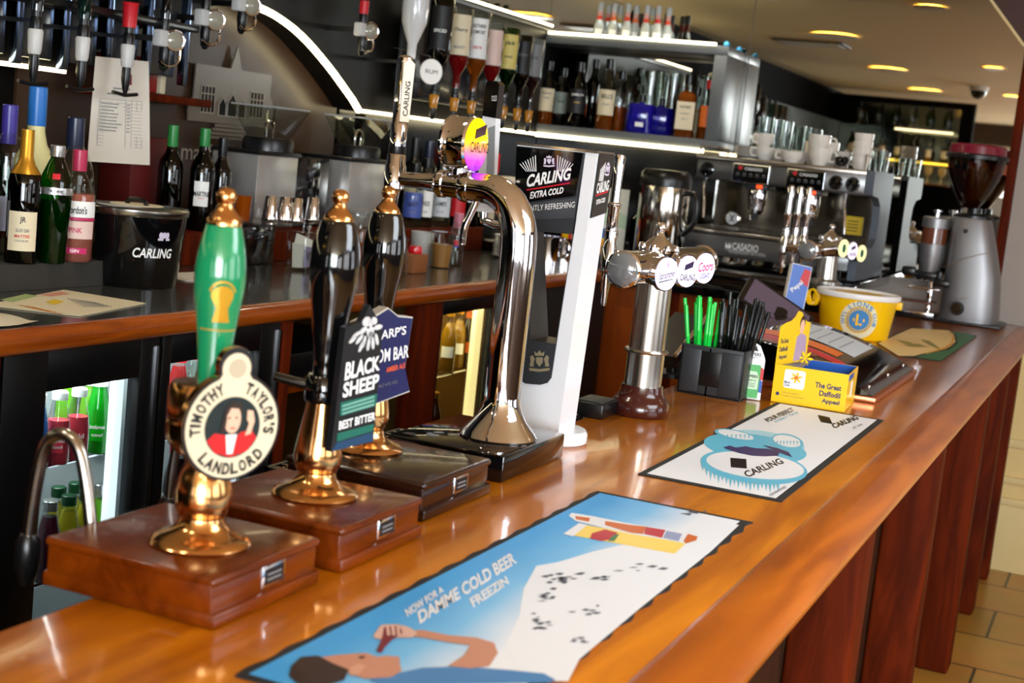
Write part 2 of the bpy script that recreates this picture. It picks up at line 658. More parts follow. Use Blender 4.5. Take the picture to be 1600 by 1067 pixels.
MB_dark = MB().box(WX + 0.012, -1.86, EY - 0.02, EY - 0.009, 1.246, 1.72, tint_mirror)  # dark sheet added over the mirror to keep the LED reflection out
tag(MB_dark.build('dark_panel', loc=(-2.3, EY, 1.246)), 'dark panel added over the mirror under the end-wall bottle shelf', 'mirror')
struct('wall_partition', MB().box(WX + 0.001, -1.50, -0.35, -0.27, 0, 2.46, dark_wall))

# ------------------------------------------------------------------ ceiling lights, vent, camera dome
lamp_col = (1.0, 0.9, 0.74)
ceil_spots = [(-1.82, 4.67, 0.125), (-1.88, 6.36, 0.10), (-1.86, 2.45, 0.125), (-1.86, 0.47, 0.125), (-1.05, 6.3, 0.055), (-1.05, 3.19, 0.055), (-1.14, 0.57, 0.055), (0.6, 4.4, 0.125), (0.6, 1.6, 0.125)]
names = ['largest round ceiling light reflected at the top of the end mirror', 'round ceiling light right above the coffee machine', 'middle of the three large round ceiling lights in the mirror',
         'smallest of the three large round ceiling lights in the mirror', 'small downlight nearest the end mirror at the top of the picture',
         'small downlight reflected beside the wooden upright, upper one', 'small downlight reflected beside the wooden upright, lower one',
         'round ceiling light above the customers at the far end of the bar', 'round ceiling light above the customers in front of the beer mats']
for (x, y, r), lb in zip(ceil_spots, names):
    t = thing('ceiling_light', lb, 'ceiling light', (x, y, CEIL), 'round ceiling downlights')
    b = MB().lathe([(r, -0.004), (r + 0.018, -0.004), (r + 0.02, -0.012), (r, -0.014)], white, (x, y, CEIL), 32)
    b.build('rim', t)
    b = MB().lathe([(0.0, -0.010), (r, -0.010), (r, -0.003), (0, -0.003)], lamp_disc, (x, y, CEIL), 32)
    b.build('diffuser', t)
    d = bpy.data.lights.new('downlight_glow', 'SPOT')
    d.energy, d.spot_size, d.spot_blend, d.color, d.shadow_soft_size = (13 if r > 0.09 else 5), 2.3, 0.8, lamp_col, 0.06
    lo = bpy.data.objects.new('downlight_glow', d)
    COL.objects.link(lo)
    lo.location = (x, y, CEIL - 0.03)
t = thing('ceiling_vent', 'grey rectangular vent in the ceiling seen in the mirror', 'vent', (-2.0, 3.6, CEIL))
b = MB().box(-2.3, -1.85, 3.95, 4.25, CEIL - 0.012, CEIL - 0.001, grey_print, 0.003)
b.build('frame', t)
b = MB()
for k in range(9):
    b.box(-2.27, -1.88, 3.975 + k * 0.029, 3.99 + k * 0.029, CEIL - 0.018, CEIL - 0.011, white)
b.build('slats', t)
t = thing('dome_camera', 'small black dome camera on the ceiling seen in the mirror', 'camera', (-1.32, 1.35, CEIL))
MB().lathe([(0.075, 0), (0.075, -0.03), (0.065, -0.035)], white, (-1.32, 1.35, CEIL), 24).build('housing', t)
MB().lathe([(0.062, -0.03), (0.058, -0.06), (0.04, -0.085), (0.02, -0.095), (0, -0.097)], gloss_black, (-1.32, 1.35, CEIL), 24).build('dome', t)

# ------------------------------------------------------------------ the bar
t = thing('bar_counter', 'long polished honey-coloured wooden bar counter with rounded front edge', 'bar counter', (-0.7, 3.0, 0))
BX0, BX1, BY0, BY1 = -1.0, -0.42, -1.2, EY - 0.01
MB().box(BX0, BX1, BY0, BY1, 1.058, 1.1, bar_wood, 0.004).build('worktop', t)
b = MB()
prof = spline([(-0.4205, 1.0985), (-0.41, 1.1), (-0.378, 1.0955), (-0.351, 1.083), (-0.336, 1.066), (-0.342, 1.050), (-0.362, 1.043), (-0.39, 1.041), (-0.4205, 1.055)], 5)
fr = Fr((0, BY0, 0), (1, 0, 0), (0, 0, 1))
b.prism([(p.x, p.y) for p in prof], -(BY1 - BY0), 0, nose_wood, fr, smooth=True)
b.build('nosing', t)
MB().box(-0.53, -0.505, BY0, BY1, 0.0, 1.03, wood('bar_front_panel', (34, 24, 16), (58, 40, 26), 0.35, 0.2, (9, 9, 2)), 0.0).build('front_panel', t)
for y0, y1 in ((0.75, 0.87), (2.70, 2.82), (3.82, 3.94), (5.05, 5.17), (5.85, 5.97), (6.45, 6.57)):
    b = MB().box(-0.505, -0.380, y0, y1, 0.0, 1.041, post_wood, 0.010, 3)
    b.build('pilaster', t)
MB().box(-0.98, -0.53, BY0, BY1, 0.0, 1.056, matt_black).build('carcass', t)

# ------------------------------------------------------------------ the back counter under the optics
top_dark = mat('dark_laminate', (58, 60, 56), 0.17, var=0.25, vscale=160, coat=0.4)
BZ, BFX = 1.205, -1.9
t = thing('back_counter', 'back counter with dark speckled worktop and wooden edge over the bottle coolers', 'counter', (-2.3, 3.0, 0))
MB().box(WX + 0.01, BFX - 0.02, -0.26, 5.498, BZ - 0.04, BZ, top_dark).build('worktop', t)
prof = spline([(-1.9205, 1.2045), (-1.908, 1.203), (-1.896, 1.193), (-1.892, 1.178), (-1.896, 1.163), (-1.908, 1.154), (-1.9205, 1.153)], 4)
MB().prism([(p.x, p.y) for p in prof], -5.758, 0, edge_wood, Fr((0, -0.26, 0), (1, 0, 0), (0, 0, 1)), smooth=True).build('edge_strip', t)
for y0, y1 in ((1.75, 2.10), (3.085, 3.13), (3.86, 3.99)):
    MB().box(-1.99, -1.925, y0, y1, 0.0, 1.15, post_wood, 0.004).build('upright', t)
MB().box(-2.0, -1.93, 4.475, 5.5, 0.0, 1.155, matt_black, 0.003).build('end_panel', t)
b = MB()
b.box(-2.75, -2.4, 3.14, 3.85, 0.72, 0.75, dark_wood)
b.box(-2.75, -1.98, 3.14, 3.85, 0.94, 0.96, dark_wood)
b.build('shelf', t)
b = MB().box(-2.45, -2.0, 3.2, 3.8, 0.97, 1.04, black, 0.005)
tag(b.build('storage_tray', loc=(-2.2, 3.5, 0.96)), 'dark tray pushed into the open shelf between the coolers', 'tray')
t = thing('wall_ledge', 'raised red-brown wooden ledge along the wall on the back counter', 'ledge', (-2.67, 4.0, BZ))
MB().box(WX + 0.012, -2.50, 3.02, 5.49, BZ, 1.30, post_wood, 0.004).build('board', t)
o = MB().prism([(-2.74, 0.9), (-2.29, 0.9), (-2.29, 2.86), (-2.42, 2.86), (-2.42, 2.99), (-2.74, 2.99)], BZ + 0.0005, 1.265, mat('grey_riser', (52, 50, 46), 0.5, var=0.2, vscale=30), Fr((0, 0, 0), (1, 0, 0), (0, 1, 0))).build('bottle_riser', loc=(-2.5, 2.0, BZ))
tag(o, 'low dark grey riser on the back counter carrying a crowd of spirits', 'riser')

# ------------------------------------------------------------------ the corner counter
t = thing('corner_counter', 'corner counter with orange-brown wooden front below the coffee machine', 'counter', (-1.5, 6.0, 0))
MB().box(WX + 0.012, -1.003, 5.5, EY - 0.012, 1.206, 1.245, gloss_black, 0.003).build('worktop', t)
b = MB()
b.box(-2.02, -1.003, 5.56, 5.60, 0.0, 1.14, panel_wood)
b.build('front_panel', t)
b = MB()
b.box(-1.03, -1.003, 5.545, 5.56, 0.0, 1.14, post_wood, 0.003)
b.box(-1.68, -1.64, 5.545, 5.56, 0.0, 1.14, post_wood, 0.003)
b.build('upright', t)
MB().box(-2.04, -1.003, 5.50, 5.56, 1.14, 1.205, gloss_black, 0.003).build('edge_band', t)

# ------------------------------------------------------------------ bottle coolers
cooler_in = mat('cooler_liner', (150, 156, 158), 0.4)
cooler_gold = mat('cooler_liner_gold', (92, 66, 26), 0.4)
pane = glass('cooler_pane', (235, 240, 238))
cooler_black = mat('cooler_black', (9, 9, 10), 0.35, spec=0.25)


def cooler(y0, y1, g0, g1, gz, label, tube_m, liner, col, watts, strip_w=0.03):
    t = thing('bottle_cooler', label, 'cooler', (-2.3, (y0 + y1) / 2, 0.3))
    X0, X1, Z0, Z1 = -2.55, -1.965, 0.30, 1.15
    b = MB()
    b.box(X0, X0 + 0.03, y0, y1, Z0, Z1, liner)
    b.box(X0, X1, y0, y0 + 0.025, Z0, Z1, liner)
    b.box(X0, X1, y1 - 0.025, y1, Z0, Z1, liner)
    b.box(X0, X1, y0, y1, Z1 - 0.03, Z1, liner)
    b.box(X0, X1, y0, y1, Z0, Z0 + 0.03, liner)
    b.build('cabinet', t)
    b = MB()
    F0, F1 = -1.962, -1.93
    b.box(F0, F1, y0 + 0.003, g0, Z0, Z1, cooler_black, 0.003)
    b.box(F0, F1, g1, y1 - 0.003, Z0, Z1, cooler_black, 0.003)
    b.box(F0, F1, g0, g1, gz, Z1, cooler_black, 0.002)
    b.box(F0, F1, g0, g1, Z0, Z0 + 0.06, cooler_black, 0.002)
    b.build('door_frame', t)
    MB().box(-1.95, -1.946, g0, g1, Z0 + 0.06, gz, pane).build('door_pane', t)
    MB().box(F1, F1 + 0.006, y1 - 0.012, y1 - 0.006, Z0 + 0.02, Z1 - 0.02, chrome).build('edge_strip', t)
    MB().box(-1.985, -1.966, g1 - strip_w, g1 - 0.003, Z0 + 0.06, gz + 0.02, tube_m, 0.003).build('light_strip', t)
    for z in (0.63, 0.885):
        b = MB()
        for k in range(14):
            x = -2.5 + 0.5 * k / 13
            b.tube([(x, y0 + 0.03, z), (x, y1 - 0.03, z)], 0.003, chrome, 6)
        b.tube([(-2.0, y0 + 0.03, z), (-2.0, y1 - 0.03, z)], 0.004, chrome, 6)
        b.build('wire_shelf', t)
    l = area_light('cooler_light', (-2.15, (y0 + y1) / 2, Z1 - 0.04), (-2.2, (y0 + y1) / 2, 0.4), 0.3, y1 - y0 - 0.1, watts, col)
    return t


cooler(2.11, 2.592, 2.235, 2.525, 1.066, 'bottle cooler at the near end with pink and green soft drinks lit white', cool_tube, cooler_in, (0.9, 0.96, 1), 3.5)
cooler(2.598, 3.08, 2.635, 2.99, 1.085, 'bottle cooler behind the green-handled pump with cola bottles', cool_tube, cooler_in, (0.9, 0.96, 1), 3)
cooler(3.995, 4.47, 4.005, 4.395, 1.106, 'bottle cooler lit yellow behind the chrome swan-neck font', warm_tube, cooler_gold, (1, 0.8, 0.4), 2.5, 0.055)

# ------------------------------------------------------------------ arched display front on the left wall and the end shelf
SX = -2.69
panel_black = mat('display_black', (16, 15, 13), 0.4, spec=0.2)
panel_grey = mat('display_grey', (104, 108, 110), 0.35)
t = thing('arched_display', 'black arched display front with LED strip over the back counter', 'display', (-2.75, 4.0, 1.7))
LZ = 1.72
half = spline([Px(px, py, SX) for px, py in ((399, 9), (416, 16), (435, 27), (458, 44), (480, 65), (500, 88), (520, 113), (540, 141), (557, 165))], 2)
half = [(p.y, p.z) for p in half]
YC = half[0][0]
half[-1] = (4.69, LZ)
arc = [(3.10 + (YC - 3.10) * (1 - (y - YC) / (4.69 - YC)), z) for y, z in half[::-1]][:-1] + half
fw = Fr((0, 0, 0), (0, 1, 0), (0, 0, 1))
poly = [(0.6, LZ)] + arc + [(6.40, LZ), (6.40, 2.2), (0.6, 2.2)]
b = MB()
# built as strips so that the arched outline stays clean
b.prism([(-0.25, LZ), (3.10, LZ), (3.10, 2.2), (-0.25, 2.2)], WX + 0.013, SX, panel_black, fw)
for k in range(len(arc) - 1):
    (ya, za), (yb, zb) = arc[k], arc[k + 1]
    b.prism([(ya, za), (yb, zb), (yb, 2.2), (ya, 2.2)], WX + 0.013, SX, panel_black, fw)
b.prism([(4.69, LZ), (6.40, LZ), (6.40, 2.2), (4.69, 2.2)], WX + 0.013, SX, panel_black, fw)
b.build('fascia', t)
b = MB()
for y0, y1 in ((-0.25, 3.10), (4.69, 6.40)):
    b.box(SX + 0.0, SX + 0.012, y0, y1, LZ - 0.008, LZ + 0.003, led)
b.build('led_strip', t)
b = MB().tube([(SX + 0.004, y, z - 0.003) for y, z in half], 0.012, led, 8)
b.build('led_arch', t)
b = MB()
b.box(WX + 0.013, SX + 0.03, 4.7, 6.40, 2.2, 2.222, panel_grey, 0.002)
b.build('top_board', t)
MB().box(SX + 0.015, SX + 0.03, 4.7, 6.40, 2.2225, 2.232, led).build('led_top', t)
b = MB().box(-2.70, -2.67, 4.69, 4.72, 1.30, LZ - 0.012, tint_mirror, 0.002)
b.build('upright', t)

t = thing('bottle_shelf', 'grey two-tier bottle shelf with LED strips on the end wall', 'shelf', (-2.25, 6.5, 1.7))
SY = 6.40
MB().box(WX + 0.013, -1.80, SY, EY - 0.01, 1.725, 1.768, panel_grey, 0.003).build('lower_shelf', t)
MB().box(WX + 0.013, -1.80, SY, EY - 0.01, 2.15, 2.19, panel_grey, 0.003).build('upper_shelf', t)
MB().box(-1.862, -1.80, SY, EY - 0.01, 1.768, 2.15, panel_grey, 0.003).build('side_panel', t)
MB().box(-2.69, -1.86, SY - 0.008, SY + 0.006, 1.707, 1.7245, led).build('lower_led', t)
MB().box(-2.68, -1.86, SY - 0.006, SY + 0.006, 2.1905, 2.202, led).build('upper_led', t)
for y in (SY + 0.03, EY - 0.05):
    MB().lathe([(0.012, 0), (0.016, 0.008), (0.010, 0.022), (0, 0.024)], mat('blue_clip', (50, 140, 190), 0.4), (-1.82, y, 2.19), 12).build('blue_clip', t)

# etched house panel and lettering in the recess
etch = mat('etched_glass', (104, 94, 82), 0.25, spec=0.6)
etch_l = mat('etched_light', (150, 140, 126), 0.4)
fs = Fr((-2.785, 0, 0), (0, 1, 0), (0, 0, 1))
b = MB()
W0, W1 = 3.80, 4.25
b.prism([(3.79, 1.62), (4.26, 1.62), (4.265, 1.67), (4.255, 1.72), (4.24, 1.72), (4.24, 1.80), (4.06, 1.80), (4.03, 1.875), (4.0, 1.80), (3.81, 1.80), (3.81, 1.70), (3.785, 1.67)], 0, 0.006, etch, fs)
for y0, y1 in ((3.845, 3.92), (4.12, 4.20)):
    b.prism([(y0, 1.65), (y1, 1.65), (y1, 1.735), (y0, 1.735)], 0.006, 0.007, panel_black, fs)
    for k in range(5):
        a = y0 + (y1 - y0) * k / 4
        b.prism([(a - 0.002, 1.65), (a + 0.002, 1.65), (a + 0.002, 1.735), (a - 0.002, 1.735)], 0.007, 0.0078, etch_l, fs)
    for z in (1.65, 1.71, 1.735):
        b.prism([(y0, z - 0.002), (y1, z - 0.002), (y1, z + 0.002), (y0, z + 0.002)], 0.007, 0.0078, etch_l, fs)
for c, wd, h in ((3.965, 0.02, 0.06), (4.02, 0.026, 0.075), (4.075, 0.02, 0.06)):
    pl = [(c - wd, 1.645), (c + wd, 1.645), (c + wd, 1.645 + h * 0.6), (c, 1.645 + h), (c - wd, 1.645 + h * 0.6)]
    b.prism(pl, 0.006, 0.007, panel_black, fs)
    for p, q in zip(pl, pl[1:] + pl[:1]):
        b.tube([fs(p[0], p[1], 0.0075), fs(q[0], q[1], 0.0075)], 0.0018, etch_l, 4)
for k in range(4):
    b.prism([(3.94 - 0.012 * k, 1.618 - 0.013 * k), (4.10 + 0.012 * k, 1.618 - 0.013 * k), (4.10 + 0.012 * k, 1.608 - 0.013 * k), (3.94 - 0.012 * k, 1.608 - 0.013 * k)], 0, 0.007, etch, fs)
b.text('mayfieldshotel', Fr((-2.785, 0, 0), (0, 1, 0), (0, 0, 1)), etch_l, w=0.49, h=0.07, at=(4.015, 1.515), bold=0.0, lift=0.004)
tag(b.build('etched_sign', loc=(-2.785, 4.0, 1.5)), 'etched glass sign of a gabled house with the hotel name in the recess', 'sign')
red_b = mat('red_box', (150, 16, 14), 0.5)
o = MB().box(-2.795, -2.70, 3.36, 3.52, 1.69, 1.79, red_b, 0.004).build('red_box', loc=(-2.75, 3.44, 1.69))
tag(o, 'red box on the wooden shelf in the recess beside the pinned sheet', 'box')
o = MB().box(-2.796, -2.66, 3.30, 3.74, 1.665, 1.688, post_wood, 0.003).build('recess_shelf', loc=(-2.73, 3.5, 1.66))
tag(o, 'narrow brown shelf in the arched recess', 'shelf')
o = MB().box(-2.795, -2.68, 3.40, 3.60, 1.302, 1.56, mat('dark_red_folder', (90, 14, 12), 0.5), 0.004).build('menu_folder', loc=(-2.75, 3.5, 1.302))
tag(o, 'dark red folder standing on the ledge below the red box', 'folder')
o = MB().box(-2.795, -2.70, 3.535, 3.56, 1.69, 1.775, cream, 0.003).build('cream_carton', loc=(-2.75, 3.55, 1.69))
tag(o, 'cream carton beside the red box on the recess shelf', 'carton')
# ------------------------------------------------------------------ hand pumps
green_h = mat('green_handle', (30, 142, 92), 0.14, coat=0.8)
black_h = mat('black_handle', (10, 10, 11), 0.08, coat=0.8)
navy = mat('navy_print', (30, 34, 84), 0.3, coat=0.4)
sheep_black = mat('clip_black', (22, 24, 27), 0.35, coat=0.3)
teal_p = mat('teal_print', (20, 100, 84), 0.4)
skin = mat('printed_skin', (228, 184, 156), 0.5)
hair_p = mat('printed_hair', (48, 30, 24), 0.5)
tri_gold = mat('gold_emblem', (206, 158, 44), 0.3, metal=0.3)


def pump(label, ax, ay, bx, by, bw, body_bot, upper, hmat, fin_z=0.0):
    """bx, by: extents of the wooden base"""
    t = thing('hand_pump', label, 'beer pump', (ax, ay, 1.1), 'hand pumps on the bar')
    zt = 1.157
    b = MB()
    b.box(bx[0], bx[1], by[0], by[1], 1.1003, 1.118, bw, 0.004)
    b.box(bx[0] + 0.004, bx[1] - 0.007, by[0] + 0.002, by[1] - 0.002, 1.112, 1.150, bw, 0.003)
    b.box(bx[0], bx[1] - 0.003, by[0], by[1], 1.146, zt, bw, 0.005, 3)
    b.build('base', t)
    # name plate on the customers' side
    cy = by[0] + (by[1] - by[0]) * 0.56
    b = MB()
    x = bx[1] - 0.007
    b.box(x, x + 0.0015, cy - 0.024, cy + 0.024, 1.121, 1.147, chrome, 0.001)
    b.box(x + 0.001, x + 0.002, cy - 0.019, cy + 0.019, 1.125, 1.143, black_print)
    for k in range(2):
        b.box(x + 0.0018, x + 0.0024, cy - 0.014, cy + 0.014, 1.129 + k * 0.006, 1.1315 + k * 0.006, grey_print)
    b.build('name_plate', t)
    prof = [(0.056, zt), (0.058, zt + 0.003), (0.055, zt + 0.007), (0.046, zt + 0.011), (0.034, zt + 0.016), (0.027, zt + 0.024), (0.0255, zt + 0.032)] + body_bot
    MB().lathe(prof, brass, (ax, ay, 0), 40).build('brass_body', t)
    if upper:
        MB().lathe([(0.0, 1.262), (0.026, 1.262), (0.036, 1.275), (0.038, 1.28), (0.038, 1.297), (0.0362, 1.299), (0.0362, 1.302), (0.038, 1.304), (0.038, 1.334), (0.034, 1.342), (0.0, 1.344)], brass, (ax - 0.012, ay, 0), 36).build('barrel', t)
    else:
        b = MB().lathe([(0.0, 1.284), (0.0235, 1.284), (0.025, 1.288), (0.025, 1.314), (0.021, 1.32), (0, 1.32)], black_h, (ax, ay, 0), 28)
        b.tube([(ax - 0.015, ay, 1.301), (ax - 0.07, ay - 0.01, 1.307)], 0.0065, black_h, 10)
        b.build('pivot_collar', t)
    hp = [(0.0, 1.315), (0.0155, 1.318), (0.0165, 1.345), (0.0182, 1.37), (0.0212, 1.40), (0.0248, 1.425), (0.0275, 1.445), (0.0286, 1.462), (0.0280, 1.478), (0.0255, 1.497), (0.0222, 1.512), (0.0192, 1.5225), (0.017, 1.524)]
    if not upper:
        hp = [(r * (1.16 if z > 1.36 else 1.0), z) for r, z in hp]
    hp = [(p.x, p.y) for p in spline([(r, z, 0) for r, z in hp], 3)]
    h = MB().lathe(hp, hmat, (ax, ay, 0), 36)
    if upper:
        # gold sheaf emblem and line printed on the handle
        face = math.atan2(-ay, -ax) + 0.16

        def onh(u, v, lift=0.0):
            z = 1.44 + v
            r = np.interp(z, [p[1] for p in hp], [p[0] for p in hp]) + 0.0004
            a = face + u / r
            return Vector((ax + r * math.cos(a), ay + r * math.sin(a), z))
        sheaf = [(-0.007, -0.024), (0.009, -0.024), (0.006, -0.006), (0.010, 0.004), (0.011, 0.011), (0.006, 0.014), (0.0, 0.016), (-0.006, 0.014), (-0.011, 0.010), (-0.010, 0.003), (-0.005, -0.006)]
        rows = [(-0.024, -0.0095, 0.0105), (-0.016, -0.0075, 0.0085), (-0.008, -0.0062, 0.0072), (-0.003, -0.0085, 0.0095), (0.004, -0.0125, 0.0125), (0.010, -0.0125, 0.0125), (0.0145, -0.008, 0.009), (0.017, -0.003, 0.004)]
        for (v0, a0, a1), (v1, c0, c1) in zip(rows, rows[1:]):
            for k in range(3):
                f0, f1 = k / 3, (k + 1) / 3
                h.flat([onh(a0 + (a1 - a0) * f0, v0), onh(a0 + (a1 - a0) * f1, v0), onh(c0 + (c1 - c0) * f1, v1), onh(c0 + (c1 - c0) * f0, v1)], tri_gold)
        for k in range(12):
            a0, a1 = PI * (0.12 + 0.76 * k / 12), PI * (0.12 + 0.76 * (k + 1) / 12)
            q = [(0.017 * math.cos(a0), 0.004 + 0.019 * math.sin(a0)), (0.017 * math.cos(a1), 0.004 + 0.019 * math.sin(a1)), (0.0145 * math.cos(a1), 0.004 + 0.0165 * math.sin(a1)), (0.0145 * math.cos(a0), 0.004 + 0.0165 * math.sin(a0))]
            h.flat([onh(*p) for p in q][::-1], tri_gold)
        for k in range(10):
            u0, u1 = -0.024 + 0.0048 * k, -0.024 + 0.0048 * (k + 1)
            h.flat([onh(u0, -0.034), onh(u1, -0.034), onh(u1, -0.0325), onh(u0, -0.0325)], tri_gold)
    h.build('handle', t)
    MB().lathe([(0.0, 1.522), (0.0195, 1.522), (0.0198, 1.527), (0.0165, 1.532), (0.0125, 1.537), (0.0088, 1.543), (0.0085, 1.546), (0.0108, 1.549), (0.0118, 1.554), (0.0105, 1.559), (0.007, 1.563), (0, 1.5645)], brass, (ax, ay, fin_z), 28).build('finial', t)
    return t


bodyA = [(0.029, 1.195), (0.0325, 1.207), (0.0325, 1.22), (0.028, 1.238), (0.023, 1.25), (0.024, 1.258), (0.027, 1.264)]
bodyB = [(0.029, 1.195), (0.0325, 1.205), (0.0315, 1.218), (0.027, 1.245), (0.0225, 1.27), (0.0205, 1.284), (0.023, 1.286)]
AX, AY = -0.928, 1.345
tA = pump('green-handled hand pump nearest the camera with a round cream clip', AX, AY, (-1.067, -0.834), (1.246, 1.463), dark_wood, bodyA, True, green_h)
BX, BY = -0.950, 1.632
tB = pump('black-handled hand pump with the black rectangular clip in the middle', BX, BY, (-1.068, -0.834), (1.514, 1.732), dark_wood, bodyB, False, black_h)
CX_, CY_ = -1.043, 1.935
tC = pump('black-handled hand pump with the navy clip on a blackened base', CX_, CY_, (-1.105, -0.868), (1.802, 2.034), black_wood, bodyB, False, black_h)

# --- round clip on pump A
nA = Vector((0.90, -0.436, 0)).normalized()
oA = Vector((AX, AY, 1.30)) + nA * 0.052


def clip_frame(o, n, p):
    c = Pn(p[0], p[1], o, n)
    return Fr(c, Vector((0, 0, 1)).cross(n), (0, 0, 1))


fA = clip_frame(oA, nA, (362, 667))
R0 = 0.061


def clip_outline(r, k=1.0):
    pts = circle(r, 44, PI * 0.5 + 0.36, PI * 2.5 - 0.36)
    kn = circle(0.021 * k, 14, -0.35, PI + 0.35, 0, r + 0.008)
    return pts + kn


b = MB()
b.prism(clip_outline(R0), -0.010, 0.0, brass, fA, smooth=True)
b.prism(clip_outline(R0 - 0.0005), 0.0, 0.001, black_print, fA)
b.prism(clip_outline(R0 - 0.0035, 0.84), 0.001, 0.0016, cream, fA)
b.prism(circle(0.0345, 36), 0.0016, 0.002, mat('portrait_ground', (18, 34, 34), 0.5), fA)
rc = mat('printed_red_coat', (206, 28, 30), 0.5)
b.prism([(-0.031, -0.014), (-0.022, -0.006), (-0.010, -0.008), (-0.004, -0.014), (0.004, -0.014), (0.010, -0.006), (0.024, -0.004), (0.031, -0.013), (0.020, -0.028), (0, -0.0338), (-0.02, -0.028)], 0.002, 0.0023, rc, fA)
b.prism([(-0.008, -0.008), (0.006, -0.008), (0.002, -0.030), (-0.005, -0.030)], 0.0023, 0.0026, white_paint, fA)
b.prism(circle(0.0125, 20, cx=-0.001, cy=0.009, sx=0.82, sy=1.25), 0.0026, 0.003, skin, fA)
b.prism([(-0.012, 0.010), (-0.011, 0.022), (-0.003, 0.029), (0.008, 0.027), (0.011, 0.016), (0.006, 0.021), (-0.004, 0.022), (-0.008, 0.014)], 0.003, 0.0033, hair_p, fA)
b.prism([(-0.0155, -0.004), (-0.012, 0.014), (-0.008, 0.012), (-0.010, -0.006)], 0.003, 0.0033, hair_p, fA)
for ex in (-0.0055, 0.0035):
    b.prism(circle(0.0014, 8, cx=ex, cy=0.011), 0.0033, 0.0035, black_print, fA)
b.prism([(-0.004, 0.0), (0.003, 0.0), (0.002, -0.0015), (-0.003, -0.0015)], 0.0033, 0.0035, red_print, fA)
b.prism([(0.016, -0.010), (0.023, -0.008), (0.027, 0.006), (0.024, 0.018), (0.017, 0.019), (0.017, 0.008), (0.020, 0.004)], 0.0026, 0.003, skin, fA)
b.prism(circle(0.011, 16, cx=0.001, cy=R0 + 0.005), 0.0016, 0.002, mat('printed_seal', (190, 176, 150), 0.5), fA)
b.arc_text('TIMOTHY', fA, black_print, 0.0465, PI * 1.06, PI * 0.60, 0.0128, 0.045, lift=0.0022)
b.arc_text("TAYLOR'S", fA, black_print, 0.0465, PI * 0.41, PI * -0.07, 0.0128, 0.045, lift=0.0022)
b.arc_text('LANDLORD', fA, black_print, 0.0465, PI * 1.22, PI * 1.80, 0.0128, 0.045, inside=True, w=0.86, lift=0.0022)
for k in range(len(b.v)):
    pass
b.build('pump_clip', tA, 'round cream clip with a portrait in a red coat')

# --- rectangular clip on pump B
nB = Vector((0.982, -0.19, 0)).normalized()
oB = Vector((BX, BY, 1.30)) + nB * 0.047
fB = clip_frame(oB, nB, (556, 605))


def rel(fr, o, n, pts):
    out = []
    for p in pts:
        q = Pn(p[0], p[1], o, n) - fr.o
        out.append((q.dot(fr.u), q.dot(fr.v)))
    return out


cornB = rel(fB, oB, nB, [(517, 706), (583, 690), (598, 512), (578, 476), (566, 502), (540, 512)])
b = MB()
b.prism(cornB, -0.010, 0.0, sheep_black, fB)
(xl, yb), (xr, _), (_, yt) = cornB[0], cornB[1], cornB[3]


def quadB(pts):
    return rel(fB, oB, nB, pts)


liftB = lambda a, c: fB(a, c, 0.0012)
b.text_quad('BLACK', quadB([(537, 595), (592, 578), (593, 555), (540, 566)]), white_paint, liftB, bold=0.03)
b.text_quad('SHEEP', quadB([(534, 622), (590, 606), (592, 583), (536, 598)]), white_paint, liftB, bold=0.03)
b.prism(quadB([(531, 650), (587, 634), (589, 615), (532, 629)]), 0.0, 0.0006, teal_p, fB)
for k in range(3):
    q = quadB([(534, 648 - 6 * k), (584, 633 - 6 * k), (584, 630 - 6 * k), (534, 645 - 6 * k)])
    b.prism(q, 0.0006, 0.001, mat('pale_teal', (120, 170, 155), 0.5), fB)
b.text_quad('BEST BITTER', quadB([(528, 672), (585, 656), (586, 643), (529, 658)]), white_paint, liftB, bold=0.03)
b.prism(quadB([(526, 690), (583, 673), (584, 662), (527, 677)]), 0.0, 0.0006, teal_p, fB)
b.prism(quadB([(518, 705), (583, 689), (583, 675), (525, 692)]), 0.0, 0.0006, mat('clip_deep_blue', (24, 62, 96), 0.4), fB)
# woolly horned head badge: pale face, curled horns and hanging locks
wool = mat('printed_wool', (206, 206, 206), 0.5)


def blade(px, py, ln, wd, ang, z=0.0, m_=None):
    q = rel(fB, oB, nB, [(px, py)])[0]
    pts = []
    for k in range(14):
        t = 2 * PI * k / 14
        x, y = wd * math.cos(t), ln * math.sin(t)
        pts.append((q[0] + x * math.cos(ang) - y * math.sin(ang), q[1] + x * math.sin(ang) + y * math.cos(ang)))
    b.prism(pts, z, z + 0.0012, m_ or wool, fB)


blade(578, 514, 0.0125, 0.0075, 0.15)
blade(590, 511, 0.0035, 0.009, 0.1)
blade(567, 516, 0.0035, 0.009, 0.5)
blade(572, 502, 0.006, 0.008, 0.3)
blade(584, 501, 0.005, 0.006, -0.3)
for px, py, an in ((556, 523, 1.1), (561, 530, 0.8), (568, 534, 0.3), (575, 538, 0.05), (582, 536, -0.2), (588, 530, -0.4), (551, 530, 1.0), (564, 541, 0.5)):
    blade(px, py, 0.0085, 0.0028, -an)
blade(578, 522, 0.004, 0.004, 0.0, 0.0012, grey_print)
for px, py in ((574, 511), (582, 509)):
    blade(px, py, 0.0017, 0.0017, 0, 0.0012, black_print)
b.build('pump_clip', tB, 'tall black clip with white lettering and green bands')

